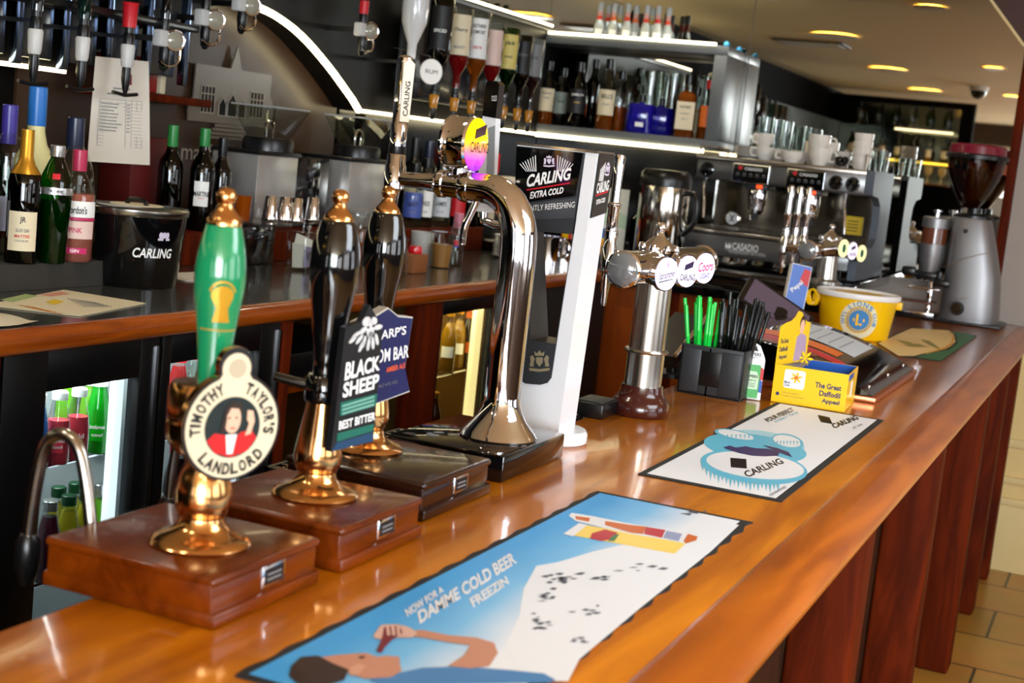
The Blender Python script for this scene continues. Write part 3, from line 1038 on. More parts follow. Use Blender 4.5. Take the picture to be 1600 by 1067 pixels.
# --- navy shield on pump C
nC = Vector((0.966, -0.26, 0)).normalized()
oC = Vector((CX_, CY_, 1.30)) + nC * 0.05
fC = clip_frame(oC, nC, (616, 560))
shield = rel(fC, oC, nC, [(540, 640), (575, 636), (640, 612), (633, 575), (645, 495), (622, 493), (606, 480), (590, 490), (560, 505), (548, 560)])
b = MB()
b.prism(shield, -0.018, 0.0, mat('clip_edge_silver', (196, 190, 178), 0.3), fC)
b.prism([(a * 0.955, c * 0.965) for a, c in shield], 0.0, 0.001, navy, fC)
lc = lambda a, c: fC(a, c, 0.0018)
qC = lambda pts: rel(fC, oC, nC, pts)
b.text_quad("SHARP'S", qC([(575, 535), (633, 522), (634, 508), (576, 519)]), white_paint, lc, bold=0.02)
b.text_quad('DOOM BAR', qC([(566, 572), (637, 558), (638, 538), (567, 550)]), white_paint, lc, bold=0.02)
b.text_quad('AMBER ALE', qC([(602, 582), (632, 574), (632, 566), (602, 574)]), mat('orange_print', (226, 92, 50), 0.4), lc, bold=0.02)
b.text_quad('ALC 4.0% VOL', qC([(590, 606), (620, 598), (620, 593), (590, 601)]), grey_print, lc)
b.build('pump_clip', tC, 'navy shield clip with white lettering')

# swan necks over the drip side
for t_, y_, pts in ((tA, 1.33, [(143, 838), (140, 800), (134, 750), (125, 705), (112, 685), (97, 678), (80, 684), (68, 705), (58, 750), (49, 810), (44, 850)]),
                    (tB, 1.60, [(318, 790), (314, 740), (306, 700), (296, 683), (286, 680), (278, 690), (270, 730), (264, 790)])):
    b = MB().tube([p for p in spline([Py(px, py, y_) for px, py in pts], 5)], 0.0078 if t_ is tA else 0.0065, steel, 12)
    nk = b.build('swan_neck', t_)
    e = Py(pts[-1][0], pts[-1][1], y_)
    MB().lathe([(0.0, 0.012), (0.0105, 0.012), (0.014, 0.004), (0.0155, -0.012), (0.014, -0.032), (0.008, -0.05), (0.0, -0.052)], black, e, 18).build('sparkler', nk)

# ------------------------------------------------------------------ chrome swan-neck font
t = thing('swan_neck_font', 'tall chrome swan-neck beer font on a black box base', 'beer font', (-0.97, 2.25, 1.1))
b = MB().box(-1.10, -0.885, 2.115, 2.385, 1.1003, 1.145, gloss_black, 0.003)
b.build('base', t)
FX, FY = -0.957, 2.25
b = MB()
b.lathe([(0.066, 1.1455), (0.068, 1.149), (0.062, 1.158), (0.046, 1.176), (0.036, 1.195), (0.032, 1.21), (0.030, 1.23)], chrome, (FX, FY, 0), 40)
b.build('foot', t)
path = [(FX, FY, 1.20), (FX, FY, 1.30), (FX + 0.001, FY, 1.40), (FX + 0.001, FY, 1.47), (FX - 0.004, FY, 1.51), (FX - 0.022, FY, 1.545), (FX - 0.052, FY, 1.5645), (FX - 0.085, FY, 1.567), (-1.075, FY, 1.5665)]
pp = spline(path, 6)
n = len(pp)
MB().tube(pp, [0.0315 if p.z < 1.45 else 0.0315 - 0.0065 * min(1, (FX - p.x) / 0.08) for p in pp], chrome, 28).build('column', t)
b = MB()
mx_ = Matrix.Translation((-1.075, FY, 1.5665)) @ Matrix.Rotation(-PI / 2, 4, 'Y')
b.lathe([(0.0, -0.02), (0.027, -0.02), (0.028, -0.012), (0.0265, -0.004), (0.0225, 0.0), (0.0215, 0.028), (0.024, 0.03), (0.024, 0.04), (0.0205, 0.042), (0.0165, 0.05), (0.0135, 0.08), (0.0130, 0.125), (0, 0.125)], chrome, seg=28, M=mx_)
arm = b.build('arm', t)
b = MB()
TX = -1.205
b.lathe([(0.0, 1.468), (0.006, 1.468), (0.0075, 1.472), (0.0105, 1.535), (0.0125, 1.545), (0.019, 1.549), (0.019, 1.588), (0.0165, 1.592), (0.0165, 1.606), (0.0135, 1.61), (0.0, 1.61)], chrome, (TX, FY, 0), 24)
b.build('tap', t)
b = MB()
b.lathe([(0.0, 1.608), (0.0145, 1.608), (0.0155, 1.612), (0.0155, 1.622), (0.0155, 1.6225)], black, (TX, FY, 0), 24)
b.lathe([(0.0145, 1.6225), (0.0148, 1.66), (0.0135, 1.662), (0.0138, 1.70), (0.0145, 1.765), (0.0135, 1.775), (0.008, 1.779), (0, 1.78)], chrome, (TX, FY, 0), 24)
fl = Fr((TX, FY, 1.715), (0.55, 0.835, 0), (0, 0, 1))
b.prism([(-0.009, -0.05), (0.009, -0.05), (0.011, 0.05), (0.0, 0.058), (-0.011, 0.05)], 0.013, 0.0165, mat('tap_strip', (232, 214, 190), 0.3), fl)
b.text('CARLING', Fr(fl(0, -0.01, 0.0165), (0, 0, 1), -fl.u), black_print, w=0.06, h=0.010, bold=0.02)
b.build('tap_handle', t)
b = MB().tube(spline([Py(748, 300, FY), Py(742, 320, FY), Py(727, 352, FY), Py(722, 382, FY)], 5), [0.0065] * 15 + [0.0062], chrome, 12)
b.build('side_spout', t)
# drum badge
dc = Py(722, 224, FY)
Mx = Matrix.Translation(dc) @ Matrix.Rotation(PI / 2, 4, 'Y')
b = MB()
b.lathe([(0.040, -0.026), (0.045, -0.024), (0.0475, -0.018), (0.0455, -0.014), (0.0455, 0.012), (0.0475, 0.018), (0.0485, 0.022), (0.046, 0.026), (0.0, 0.026)], chrome, seg=40, M=Mx)
b.lathe([(0.0, -0.027), (0.040, -0.026)], chrome, seg=40, M=Mx)
b.tube([dc + Vector((0, 0, -0.04)), Vector((dc.x, FY, 1.585))], 0.013, chrome, 20)
drum = b.build('lens_drum', t)


def lens_mat():
    m, nt, bs = new_mat('lens_face')
    tc = nt.nodes.new('ShaderNodeTexCoord')
    sp = nt.nodes.new('ShaderNodeSeparateXYZ')
    mr = nt.nodes.new('ShaderNodeMapRange')
    z0 = dc.z - 1.1
    mr.inputs[1].default_value = z0 - 0.046
    mr.inputs[2].default_value = z0 + 0.046
    cr = nt.nodes.new('ShaderNodeValToRGB')
    e = cr.color_ramp.elements
    e[0].position, e[0].color = 0.0, lin((128, 30, 190))
    e[1].position, e[1].color = 1.0, lin((255, 222, 10))
    for p, c in ((0.2, (190, 60, 190)), (0.36, (240, 120, 140)), (0.5, (255, 170, 50)), (0.62, (255, 215, 10))):
        k = e.new(p)
        k.color = lin(c)
    nt.links.new(tc.outputs['Object'], sp.inputs[0])
    nt.links.new(sp.outputs['Z'], mr.inputs[0])
    nt.links.new(mr.outputs[0], cr.inputs[0])
    nt.links.new(cr.outputs[0], bs.inputs['Base Color'])
    bs.inputs['Roughness'].default_value = 0.1
    nt.links.new(cr.outputs[0], bs.inputs['Emission Color'])
    bs.inputs['Emission Strength'].default_value = 0.55
    return m


lens_m = lens_mat()
b = MB()
b.lathe([(0.0455, 0.0262), (0.0455, 0.028), (0.03, 0.0318), (0.0, 0.033)], lens_m, seg=40, M=Mx)
fd = Fr(dc + Vector((0.0335, 0, 0)), (0, 1, 0), (0, 0, 1))
b.text('CARLING', fd, black_print, w=0.072, h=0.018, at=(0.0, -0.004), bold=0.01, lift=0.0005)
b.prism([(-0.020, 0.010), (0.018, 0.019), (0.020, 0.036), (-0.018, 0.026)], -0.001, 0.0008, mat('dark_plum', (60, 22, 30), 0.4), fd)
b.build('lens_face', drum, 'round yellow to purple lit face')

# ------------------------------------------------------------------ white and black tower font
FYT = 2.46
t = thing('tower_font', 'white loop-shaped tower font with black illuminated top panel', 'beer font', (-0.985, 2.5, 1.1))
ft = Fr((0, FYT, 0), (1, 0, 0), (0, 0, 1))


def qt(pts, y=FYT):
    out = []
    for p in pts:
        q = Py(p[0], p[1], y)
        out.append((q.x, q.z))
    return out


b = MB()
b.lathe([(0.062, 1.1003), (0.066, 1.104), (0.066, 1.12), (0.062, 1.126), (0, 1.127)], white_gloss, (-0.958, 2.515, 0), 40, sy=1.0)
b.build('base', t)
hole = qt([(822, 360), (897, 366), (869, 537), (830, 531)])
outer = qt([(808, 225), (934, 239), (872, 678), (801, 664)])


def dens(poly, n):
    out = []
    for i in range(4):
        p, q = poly[i], poly[(i + 1) % 4]
        for k in range(n):
            out.append((p[0] + (q[0] - p[0]) * k / n, p[1] + (q[1] - p[1]) * k / n))
    return out


def ring_prism(b, out, inn, d0, d1, m_, fr, m_in):
    n = len(out)
    vs = [fr(a, c, -d0) for a, c in out] + [fr(a, c, -d0) for a, c in inn] + [fr(a, c, -d1) for a, c in out] + [fr(a, c, -d1) for a, c in inn]
    fs = []
    fi = []
    for k in range(n):
        j = (k + 1) % n
        fs.append([k, j, n + j, n + k][::-1])
        fs.append([2 * n + k, 2 * n + j, 3 * n + j, 3 * n + k])
        fs.append([k, j, 2 * n + j, 2 * n + k])
        fi.append([n + k, n + j, 3 * n + j, 3 * n + k])
    b.add(vs, fs, m_)
    b.add(vs, fi, m_in)


b = MB()
DT = 0.085
ring_prism(b, dens(outer, 4), dens(hole, 4), 0.0, DT, white_gloss, ft, black)
# grooves round the lower leg
for k in range(2):
    q = qt([(888 - 2 * k, 560 + 6 * k), (800, 552 + 6 * k)])
body = b.build('body', t)
b = MB()
inset = qt([(808, 228), (915, 239), (862, 590), (856, 598), (845, 601), (822, 599), (810, 592), (805, 580)])


def mid(p, q, k, n):
    return (p[0] + (q[0] - p[0]) * k / n, p[1] + (q[1] - p[1]) * k / n)


ins4 = [inset[0], inset[1], inset[2], inset[6]]
o16 = dens([inset[0], inset[1], inset[2], inset[6]], 4)
o16[9:12] = [inset[3], inset[4], inset[5]]
ring_prism(b, o16, dens(hole, 4), -0.003, 0.0, dark_grey, ft, black)
b.build('inset_panel', t)
# top panel in glossy black with the logo, wrapped round onto the customers' side
b = MB()
scr = qt([(809, 229), (913, 239), (901, 306), (806, 318)])
b.prism(scr, 0.0032, 0.0062, gloss_black, ft)
lt = lambda a, c: ft(a, c, 0.0068)
wl = white_paint
b.text_quad('CARLING', qt([(824, 293), (893, 281), (895, 262), (827, 273)]), wl, lt, bold=0.03, shear=0.1)
b.prism(qt([(825, 298), (892, 287), (892, 285), (825, 296)]), 0.0062, 0.0066, red_print, ft)
b.text_quad('EXTRA COLD', qt([(830, 311), (882, 302), (883, 292), (831, 300)]), wl, lt, bold=0.03, shear=0.1)
for k in range(7):
    for s, cx0 in ((-1, 839), (1, 872)):
        x0 = cx0 + s * 2.5 * k
        b.prism(qt([(x0, 268 - s * 0), (x0 + 1.1, 268), (x0 + 1.1 + s * (1 + 1.5 * k), 243 + 2.2 * k), (x0 + s * (1 + 1.5 * k), 243 + 2.2 * k)]), 0.0062, 0.0066, wl, ft)


def crest(b, cx, cy, k, z0, z1, m_, fr, cv):
    """crown over a shield between two supporters on a scroll"""
    P_ = lambda pts: cv([(cx + x * k, cy + y * k) for x, y in pts])
    b.prism(P_([(-4, -5), (-4.5, -9), (-2.2, -7), (0, -10), (2.2, -7), (4.5, -9), (4, -5)]), z0, z1, m_, fr)
    b.prism(P_([(-3, -3.6), (3, -3.6), (3, 1), (0, 5), (-3, 1)]), z0, z1, m_, fr)
    for s_ in (-1, 1):
        b.prism(P_([(s_ * 4.2, -2), (s_ * 6.5, -5.5), (s_ * 8.5, -4), (s_ * 8, 0), (s_ * 9, 4.5), (s_ * 5.5, 5), (s_ * 5.2, 1)][::s_]), z0, z1, m_, fr)
    b.prism(P_([(-9.5, 6), (0, 7.2), (9.5, 6), (9, 8.6), (0, 9.8), (-9, 8.6)]), z0, z1, m_, fr)


crest(b, 860, 252, 0.95, 0.0062, 0.0066, mat('crest_silver', (206, 196, 216), 0.4), ft, qt)
b.build('logo_panel', t, 'glossy black panel with white lettering')
b = MB()
b.prism(qt([(806, 320), (903, 309), (897, 340), (803, 345)]), 0.0032, 0.0045, mat('tower_smoke', (70, 72, 76), 0.2), ft)
b.text_quad('INSTANTLY REFRESHING', qt([(808, 332), (899, 324), (900, 315), (808, 323)]), wl, lambda a, c: ft(a, c, 0.005), bold=0.0)
b.build('slogan_strip', t)
b = MB()
crest(b, 844, 564, 1.7, 0.0032, 0.0045, mat('crest_gold', (190, 176, 140), 0.3, metal=0.6), ft, qt)
b.build('crest', t)
# black side flash on the customers' side
e0, e1 = Vector((outer[1][0], FYT, outer[1][1])), Vector((outer[2][0], FYT, outer[2][1]))
dv = (e0 - e1).normalized()
fside = Fr(e0 - dv * 0.0, (0, 1, 0), dv)
b = MB()
b.prism([(0.004, -0.118), (DT - 0.002, -0.108), (DT - 0.002, 0.0), (0.004, 0.0)], 0.0005, 0.003, gloss_black, fside)
b.text('CARLING', fside, wl, w=0.062, h=0.020, at=(DT * 0.5, -0.060), bold=0.03, lift=0.0035, rot=0.12)
b.prism([(0.012, -0.078), (0.072, -0.070), (0.072, -0.067), (0.012, -0.075)], 0.003, 0.0035, red_print, fside)
b.text('EXTRA COLD', fside, wl, w=0.045, h=0.009, at=(DT * 0.5, -0.086), bold=0.03, lift=0.0035, rot=0.12)
for k in range(6):
    x = 0.018 + 0.004 * k
    b.prism([(x, -0.05), (x + 0.0012, -0.05), (x + 0.0022, -0.028 + 0.0025 * k), (x + 0.001, -0.028 + 0.0025 * k)], 0.003, 0.0035, wl, fside)
crest(b, 0.055, 0.027, 0.0013, 0.003, 0.0035, mat('crest_silver', (206, 196, 216), 0.4), fside, lambda pts: [(x, -y) for x, y in pts])
b.build('side_panel', t, 'black side flash with white lettering')
MB().prism(qt([(806, 222), (935, 236), (934, 240), (807, 226)]), -DT - 0.002, 0.004, steel, ft).build('top_cap', t)
# tap lever on the staff side
b = MB()
yl = 2.53
q = [(744, 330), (766, 332), (772, 215), (776, 185), (781, 130), (760, 128), (754, 180), (750, 215)]
fl2 = Fr((0, yl, 0), (1, 0, 0), (0, 0, 1))
b.prism(qt([(743, 330), (766, 332), (775, 185), (754, 181)], yl), -0.022, 0.0, white_gloss, fl2)
b.prism(qt([(754, 181), (775, 185), (781, 132), (777, 127), (764, 126), (760, 130)], yl), -0.024, 0.002, gloss_black, fl2)
b.prism(qt([(764, 200), (774, 196), (772, 290), (760, 300)], yl), 0.0, 0.003, mat('lever_grey', (150, 154, 158), 0.25), fl2)
b.text_quad('COLD', qt([(769, 158), (777, 158), (777, 149), (769, 150)], yl), wl, lambda a, c: fl2(a, c, 0.0026))
b.tube([Py(755, 328, yl + 0.012), Py(756, 345, yl + 0.012), Py(775, 352, yl), Py(812, 356, yl)], 0.009, chrome, 14)
b.build('tap_lever', t, 'white tap lever with a black tip')

# ------------------------------------------------------------------ silver T-shaped fonts


def badge(b, c, n, r, text, tint, ring=None):
    n = Vector(n).normalized()
    f = Fr(c, Vector((0, 0, 1)).cross(n), (0, 0, 1))
    b.prism(circle(r * 1.07, 28, sy=1.0), -0.010, 0.0, chrome, f, smooth=True)
    b.prism(circle(r, 28), 0.0, 0.0025, tint, f)
    return f


lit_white = mat('lit_badge', (236, 226, 250), 0.2, em=0.5, emc=(236, 222, 255))
pink_red = mat('badge_red', (214, 40, 110), 0.3)


def tee_font(label, ax, ay, ys, zt, taps, badges, z0=1.1):
    t = thing('tee_font', label, 'beer font', (ax, ay, z0), 'silver T-shaped fonts')
    dz = z0 - 1.1
    if dz < 0.01:
        MB().lathe([(0.0605, 1.1003), (0.063, 1.104), (0.063, 1.128), (0.056, 1.137), (0.05, 1.143), (0.047, 1.152), (0.045, 1.165), (0.0, 1.165)], mat('mahogany', (62, 22, 16), 0.18, coat=0.5), (ax, ay, 0), 40).build('base', t)
    cp_ = [(0.0, 1.165), (0.0405, 1.165), (0.0405, 1.236), (0.047, 1.2365), (0.0485, 1.24), (0.047, 1.2435), (0.0392, 1.244)] if dz < 0.01 else [(0.0, z0 + 0.0005), (0.06, z0 + 0.0005), (0.06, z0 + 0.012), (0.042, z0 + 0.02)]
    MB().lathe(cp_ + [(0.0385, zt - 0.02), (0, zt - 0.02)], steel, (ax, ay, 0), 40).build('column', t)
    My = Matrix.Translation((ax, ys[0], zt)) @ Matrix.Rotation(-PI / 2, 4, 'X')
    L = ys[1] - ys[0]
    b = MB().lathe([(0.034, 0.0), (0.038, 0.003), (0.038, 0.015), (0.0355, 0.018), (0.0355, L - 0.018), (0.038, L - 0.015), (0.038, L - 0.002), (0.03, L), (0, L)], chrome, seg=36, M=My)
    # crown finial over the column
    b.lathe([(0.042, zt + 0.022), (0.043, zt + 0.036), (0.036, zt + 0.04), (0.030, zt + 0.046), (0.024, zt + 0.052), (0.015, zt + 0.06), (0.010, zt + 0.066), (0.008, zt + 0.072), (0.012, zt + 0.078), (0.0125, zt + 0.084), (0.008, zt + 0.092), (0.0, zt + 0.094)], chrome, (ax, ay, 0), 28)
    for j in range(8):
        a = 2 * PI * j / 8
        b.lathe([(0.0, -0.008), (0.007, -0.006), (0.009, 0.002), (0.006, 0.010), (0.0, 0.012)], chrome, (ax + 0.038 * math.cos(a), ay + 0.038 * math.sin(a), zt + 0.036), 12)
    b.build('cross_tube', t)
    MB().lathe([(0.034, 0.001), (0.028, -0.005), (0.015, -0.009), (0.0, -0.010)], mat('lens_cap', (130, 132, 134), 0.08, 0.4, coat=0.6), seg=32, M=My).build('end_lens', t)
    for y in taps:
        b = MB()
        xt = ax - 0.105
        b.tube([(ax - 0.03, y, zt), (xt, y, zt)], 0.012, chrome, 16)
        b.lathe([(0.0, zt - 0.10), (0.0045, zt - 0.10), (0.006, zt - 0.095), (0.0105, zt - 0.045), (0.011, zt - 0.03), (0.017, zt - 0.024), (0.018, zt + 0.024), (0.014, zt + 0.034), (0.014, zt + 0.05), (0.0, zt + 0.05)], chrome, (xt, y, 0), 20)
        tp = b.build('tap', t)
        b = MB().lathe([(0.0, zt + 0.05), (0.0155, zt + 0.05), (0.0155, zt + 0.062), (0.013, zt + 0.064), (0.0125, zt + 0.11), (0.0145, zt + 0.113), (0.0145, zt + 0.12), (0.011, zt + 0.124), (0.0105, zt + 0.17), (0.013, zt + 0.218), (0.011, zt + 0.225), (0.0, zt + 0.226)], chrome, (xt, y, 0), 20)
        b.build('tap_handle', tp)
    for (c, n, r, txt, kind) in badges:
        b = MB()
        c = Vector(c)
        n = Vector(n).normalized()
        b.tube([Vector((ax + 0.02, c.y + 0.012, zt)), c - n * 0.012], [0.027, 0.030], chrome, 24)
        f = badge(b, c, n, r, txt, lit_white if kind != 'g' else mat('lit_badge_yellow', (236, 232, 170), 0.2, em=0.5, emc=(240, 235, 170)))
        if kind == 's':
            b.text('Staropramen', f, black_print, w=r * 1.5, h=r * 0.55, at=(0, -r * 0.1), bold=0.01, lift=0.003, rot=0.18, shear=0.2)
            b.prism([(-r * 0.7, -r * 0.55), (r * 0.6, -r * 0.32), (r * 0.6, -r * 0.27), (-r * 0.7, -r * 0.48)], 0.0025, 0.0032, black_print, f)
            b.text('8', f, pink_red, w=r * 0.18, h=r * 0.36, at=(0, r * 0.55), lift=0.003)
        elif kind == 'c':
            b.text('CARLING', f, black_print, w=r * 1.5, h=r * 0.42, at=(0, -r * 0.38), bold=0.02, lift=0.003)
            b.prism([(-r * 0.42, r * 0.06), (r * 0.4, r * 0.28), (r * 0.46, r * 0.68), (-r * 0.36, r * 0.42)], 0.0025, 0.0032, mat('dark_plum2', (44, 26, 66), 0.4), f)
        elif kind == 'k':
            b.text('Coors', f, pink_red, w=r * 1.55, h=r * 0.62, at=(0, r * 0.12), bold=0.02, lift=0.003, shear=0.25, rot=0.1)
            b.text('LIGHT', f, mat('badge_blue', (60, 50, 150), 0.3), w=r * 1.0, h=r * 0.36, at=(0, -r * 0.5), bold=0.02, lift=0.003)
        else:
            b.prism(circle(r * 0.5, 12, cx=0, cy=0, sx=0.7), 0.0025, 0.003, green_print, f)
        b.build('badge', t)
    return t


bn = (0.93, -0.37, 0.0)
bd = []
for (px, py), kd in (((1041, 428), 's'), ((1074, 424), 'c'), ((1101, 419), 'k')):
    c = Px(px, py, -0.862)
    bd.append((c, bn, 0.0335, '', kd))
tee_font('silver T-shaped font with three round lit badges beside the straw holder', -0.928, 2.945, (2.725, 3.30), 1.424, [2.93], bd)
bd = []
for (px, py), kd in (((1318, 388), 'g'), ((1332, 392), 'c'), ((1346, 396), 'g')):
    c = Px(px, py, -0.985)
    bd.append((c, bn, 0.033, '', kd))
tee_font('far silver font with three tall chrome taps on the corner counter behind the yellow bucket', -1.085, 5.62, (5.22, 5.78), 1.385, [5.30, 5.46, 5.62], bd, 1.245)

# drip trays let into the staff side of the bar
for i, (x0, x1, y0, y1) in enumerate(((-1.20, -1.005, 1.9, 2.35), (-1.12, -1.005, 2.55, 2.80))):
    t = thing('drip_tray', ('black drip tray with chrome grid between the pumps and the swan-neck font', 'small dark drip grid behind the white tower font')[i], 'drip tray', ((x0 + x1) / 2, (y0 + y1) / 2, 1.08))
    b = MB().box(x0, x1, y0, y1, 1.075, 1.088, black, 0.002)
    b.box(x0, x0 + 0.006, y0, y1, 1.085, 1.105, black).box(x1 - 0.006, x1, y0, y1, 1.085, 1.105, black).box(x0, x1, y0, y0 + 0.006, 1.085, 1.105, black).box(x0, x1, y1 - 0.006, y1, 1.085, 1.105, black)
    b.build('tray', t)
    b = MB()
    for k in range(int((y1 - y0) / 0.025)):
        y = y0 + 0.015 + k * 0.025
        b.tube([(x0 + 0.006, y, 1.104), (x1 - 0.006, y, 1.104)], 0.0016, chrome, 6)
    for k in range(5):
        x = x0 + 0.015 + k * (x1 - x0 - 0.03) / 4
        b.tube([(x, y0 + 0.006, 1.101), (x, y1 - 0.006, 1.101)], 0.0016, chrome, 6)
    b.build('grid', t)
t = thing('power_box', 'small black box beside the wooden foot of the silver font', 'box', (-0.985, 2.87, 1.1))
MB().box(-1.03, -0.962, 2.80, 2.90, 1.1003, 1.132, black, 0.003).build('case', t)
MB().box(-1.025, -0.967, 2.81, 2.89, 1.1322, 1.135, dark_grey, 0.001).build('lid', t)
tag(MB().box(-1.21, -1.004, 1.75, 2.95, 1.045, 1.0745, matt_black, 0.003).build('drip_ledge', loc=(-1.1, 2.3, 1.05)), 'black ledge along the staff side of the bar under the drip trays', 'ledge')

# ------------------------------------------------------------------ bar mats
rubber = mat('black_rubber', (30, 31, 32), 0.75)
mat_white = mat('mat_white', (232, 234, 238), 0.45)


class Flat:
    """printed matter on a horizontal surface; pixel outlines of the print are laid on the plane it stands on"""

    def __init__(s, z):
        s.z = z

    def P(s, pts, lift):
        return [Pz(p[0], p[1], s.z).xy.to_3d() + Vector((0, 0, s.z + lift)) for p in pts]


def slab(b, pts, z0, z1, m, wav=0.0):
    fr = Fr((0, 0, 0), (1, 0, 0), (0, 1, 0))
    b.prism([(p[0], p[1]) for p in pts], z0, z1, m, fr)


def px2(pts, z=1.1025):
    return [tuple(Pz(p[0], p[1], z).xy) for p in pts]


def art(b, pts, z, m, th=0.0002):
    if isinstance(m, str):
        m = MATS[m]
    pts = px2(pts, z)
    a = sum(p[0] * q[1] - q[0] * p[1] for p, q in zip(pts, pts[1:] + pts[:1]))
    if a < 0:
        pts = pts[::-1]
    b.add([Vector((x, y, z)) for x, y in pts], [list(range(len(pts)))], m)


def wavy(x0, x1, y0, y1, amp, per, seedv=0.0):
    out = []
    n = int((y1 - y0) / 0.008)
    for k in range(n + 1):
        y = y0 + (y1 - y0) * k / n
        out.append((x1 + amp * math.sin(2 * PI * y / per + seedv), y))
    for k in range(n, -1, -1):
        y = y0 + (y1 - y0) * k / n
        out.append((x0 + amp * 0.6 * math.sin(2 * PI * y / per), y))
    return out


# first mat: blue sky, snowy mountain, a man drinking (drawn freely), bottle and glass
def sky_mat():
    m, nt, bs = new_mat('mat_sky')
    tc = nt.nodes.new('ShaderNodeTexCoord')
    mp = nt.nodes.new('ShaderNodeMapping')
    nz = nt.nodes.new('ShaderNodeTexNoise')
    nz.inputs['Scale'].default_value = 5
    sp = nt.nodes.new('ShaderNodeSeparateXYZ')
    ad = nt.nodes.new('ShaderNodeMath')
    ad.operation = 'MULTIPLY_ADD'
    ad.inputs[1].default_value = 0.06
    mr = nt.nodes.new('ShaderNodeMapRange')
    mr.inputs[1].default_value = -0.07
    mr.inputs[2].default_value = 0.085
    cr = nt.nodes.new('ShaderNodeValToRGB')
    e = cr.color_ramp.elements
    e[0].position, e[0].color = 0.0, lin((62, 160, 226))
    e[1].position, e[1].color = 1.0, lin((234, 238, 244))
    k = e.new(0.5)
    k.color = lin((120, 190, 236))
    nt.links.new(tc.outputs['Object'], nz.inputs['Vector'])
    nt.links.new(tc.outputs['Object'], sp.inputs[0])
    nt.links.new(nz.outputs['Fac'], ad.inputs[0])
    nt.links.new(sp.outputs['X'], ad.inputs[2])
    nt.links.new(ad.outputs[0], mr.inputs[0])
    nt.links.new(mr.outputs[0], cr.inputs[0])
    nt.links.new(cr.outputs[0], bs.inputs['Base Color'])
    bs.inputs['Roughness'].default_value = 0.45
    return m


mat_sky = sky_mat()
M1 = (-0.745, -0.485, 1.155, 2.185)
b = MB()
slab(b, wavy(M1[0], M1[1], M1[2], M1[3], 0.003, 0.075), 1.1003, 1.1022, rubber)
b.add([Vector((x, y, 1.1025)) for x, y in ((M1[0] + 0.010, M1[2] + 0.010), (M1[1] - 0.016, M1[2] + 0.010), (M1[1] - 0.016, M1[3] - 0.012), (M1[0] + 0.010, M1[3] - 0.012))], [[0, 1, 2, 3]], mat_sky)
ZA = 1.1027
snow = mat('mat_snow', (233, 237, 243), 0.45)
art(b, [(838, 884), (872, 878), (925, 862), (1010, 842), (1060, 836), (1100, 812), (1155, 820), (1110, 862), (1000, 950), (905, 1030), (888, 1064), (812, 1064), (790, 1010), (812, 960), (818, 920)], ZA, snow)
greyrock = mat('mat_rock', (84, 90, 104), 0.5)
rnd = random.Random(3)
for (cx_, cy_, n_, sx, sy) in ((880, 905, 16, 30, 7), (850, 930, 9, 14, 9), (845, 975, 14, 20, 12), (940, 903, 7, 25, 5), (1000, 888, 6, 30, 6), (920, 950, 6, 26, 8), (1080, 800, 6, 22, 7), (905, 1000, 5, 20, 6)):
    for k in range(n_):
        x, y = cx_ + rnd.gauss(0, sx * 0.5), cy_ + rnd.gauss(0, sy * 0.6)
        l_, h_ = rnd.uniform(3, 10), rnd.uniform(0.7, 2.2)
        art(b, [(x - l_, y + 0.4), (x, y - h_), (x + l_, y - h_ * 0.4), (x + l_ * 0.2, y + h_)], ZA + 0.0003, greyrock)
ltxt = lambda z: (lambda x, y: Vector((x, y, z)))
TZ = ltxt(1.1031)
for s_, q in (('NOW FOR A', [(637, 965), (694, 925), (690, 915), (632, 953)]), ('DAMME COLD BEER', [(656, 976), (808, 880), (800, 862), (652, 956)]), ('FREEZIN', [(740, 950), (796, 912), (790, 900), (733, 936)])):
    b.text_quad(s_, px2(q), mat_white, TZ, bold=0.035)
# bottle
amber_p = mat('mat_amber', (206, 104, 40), 0.4)
art(b, [(889, 806), (893, 801), (925, 806), (985, 818), (1020, 824), (1088, 836), (1094, 842), (1082, 850), (1010, 838), (985, 834), (940, 824), (900, 814)], ZA + 0.0003, mat_white)
art(b, [(899, 806), (922, 809), (920, 815), (900, 811)], ZA + 0.0006, amber_p)
art(b, [(946, 814), (985, 820), (1012, 823), (1004, 834), (985, 832), (965, 826), (945, 820)], ZA + 0.0006, amber_p)
art(b, [(1075, 834), (1090, 838), (1088, 844), (1072, 849), (1068, 845)], ZA + 0.0006, amber_p)
art(b, [(1010, 823), (1040, 828), (1034, 840), (1006, 834)], ZA + 0.0006, mat('mat_redlabel', (190, 50, 60), 0.4))
art(b, [(1042, 829), (1066, 834), (1060, 845), (1036, 840)], ZA + 0.0006, mat('mat_bluelabel', (150, 160, 196), 0.4))
# glass of lager
art(b, [(882, 834), (905, 818), (1071, 849), (1054, 865)], ZA + 0.0002, mat('mat_lager', (246, 216, 106), 0.4))
art(b, [(880, 834), (905, 817), (918, 820), (895, 838)], ZA + 0.0005, mat_white)
art(b, [(925, 833), (945, 827), (965, 832), (960, 841), (940, 845), (922, 841)], ZA + 0.0006, mat('mat_redlabel', (190, 50, 60), 0.4))
art(b, [(958, 836), (968, 834), (960, 845), (950, 845)], ZA + 0.0007, mat('mat_greenlabel', (60, 120, 70), 0.4))
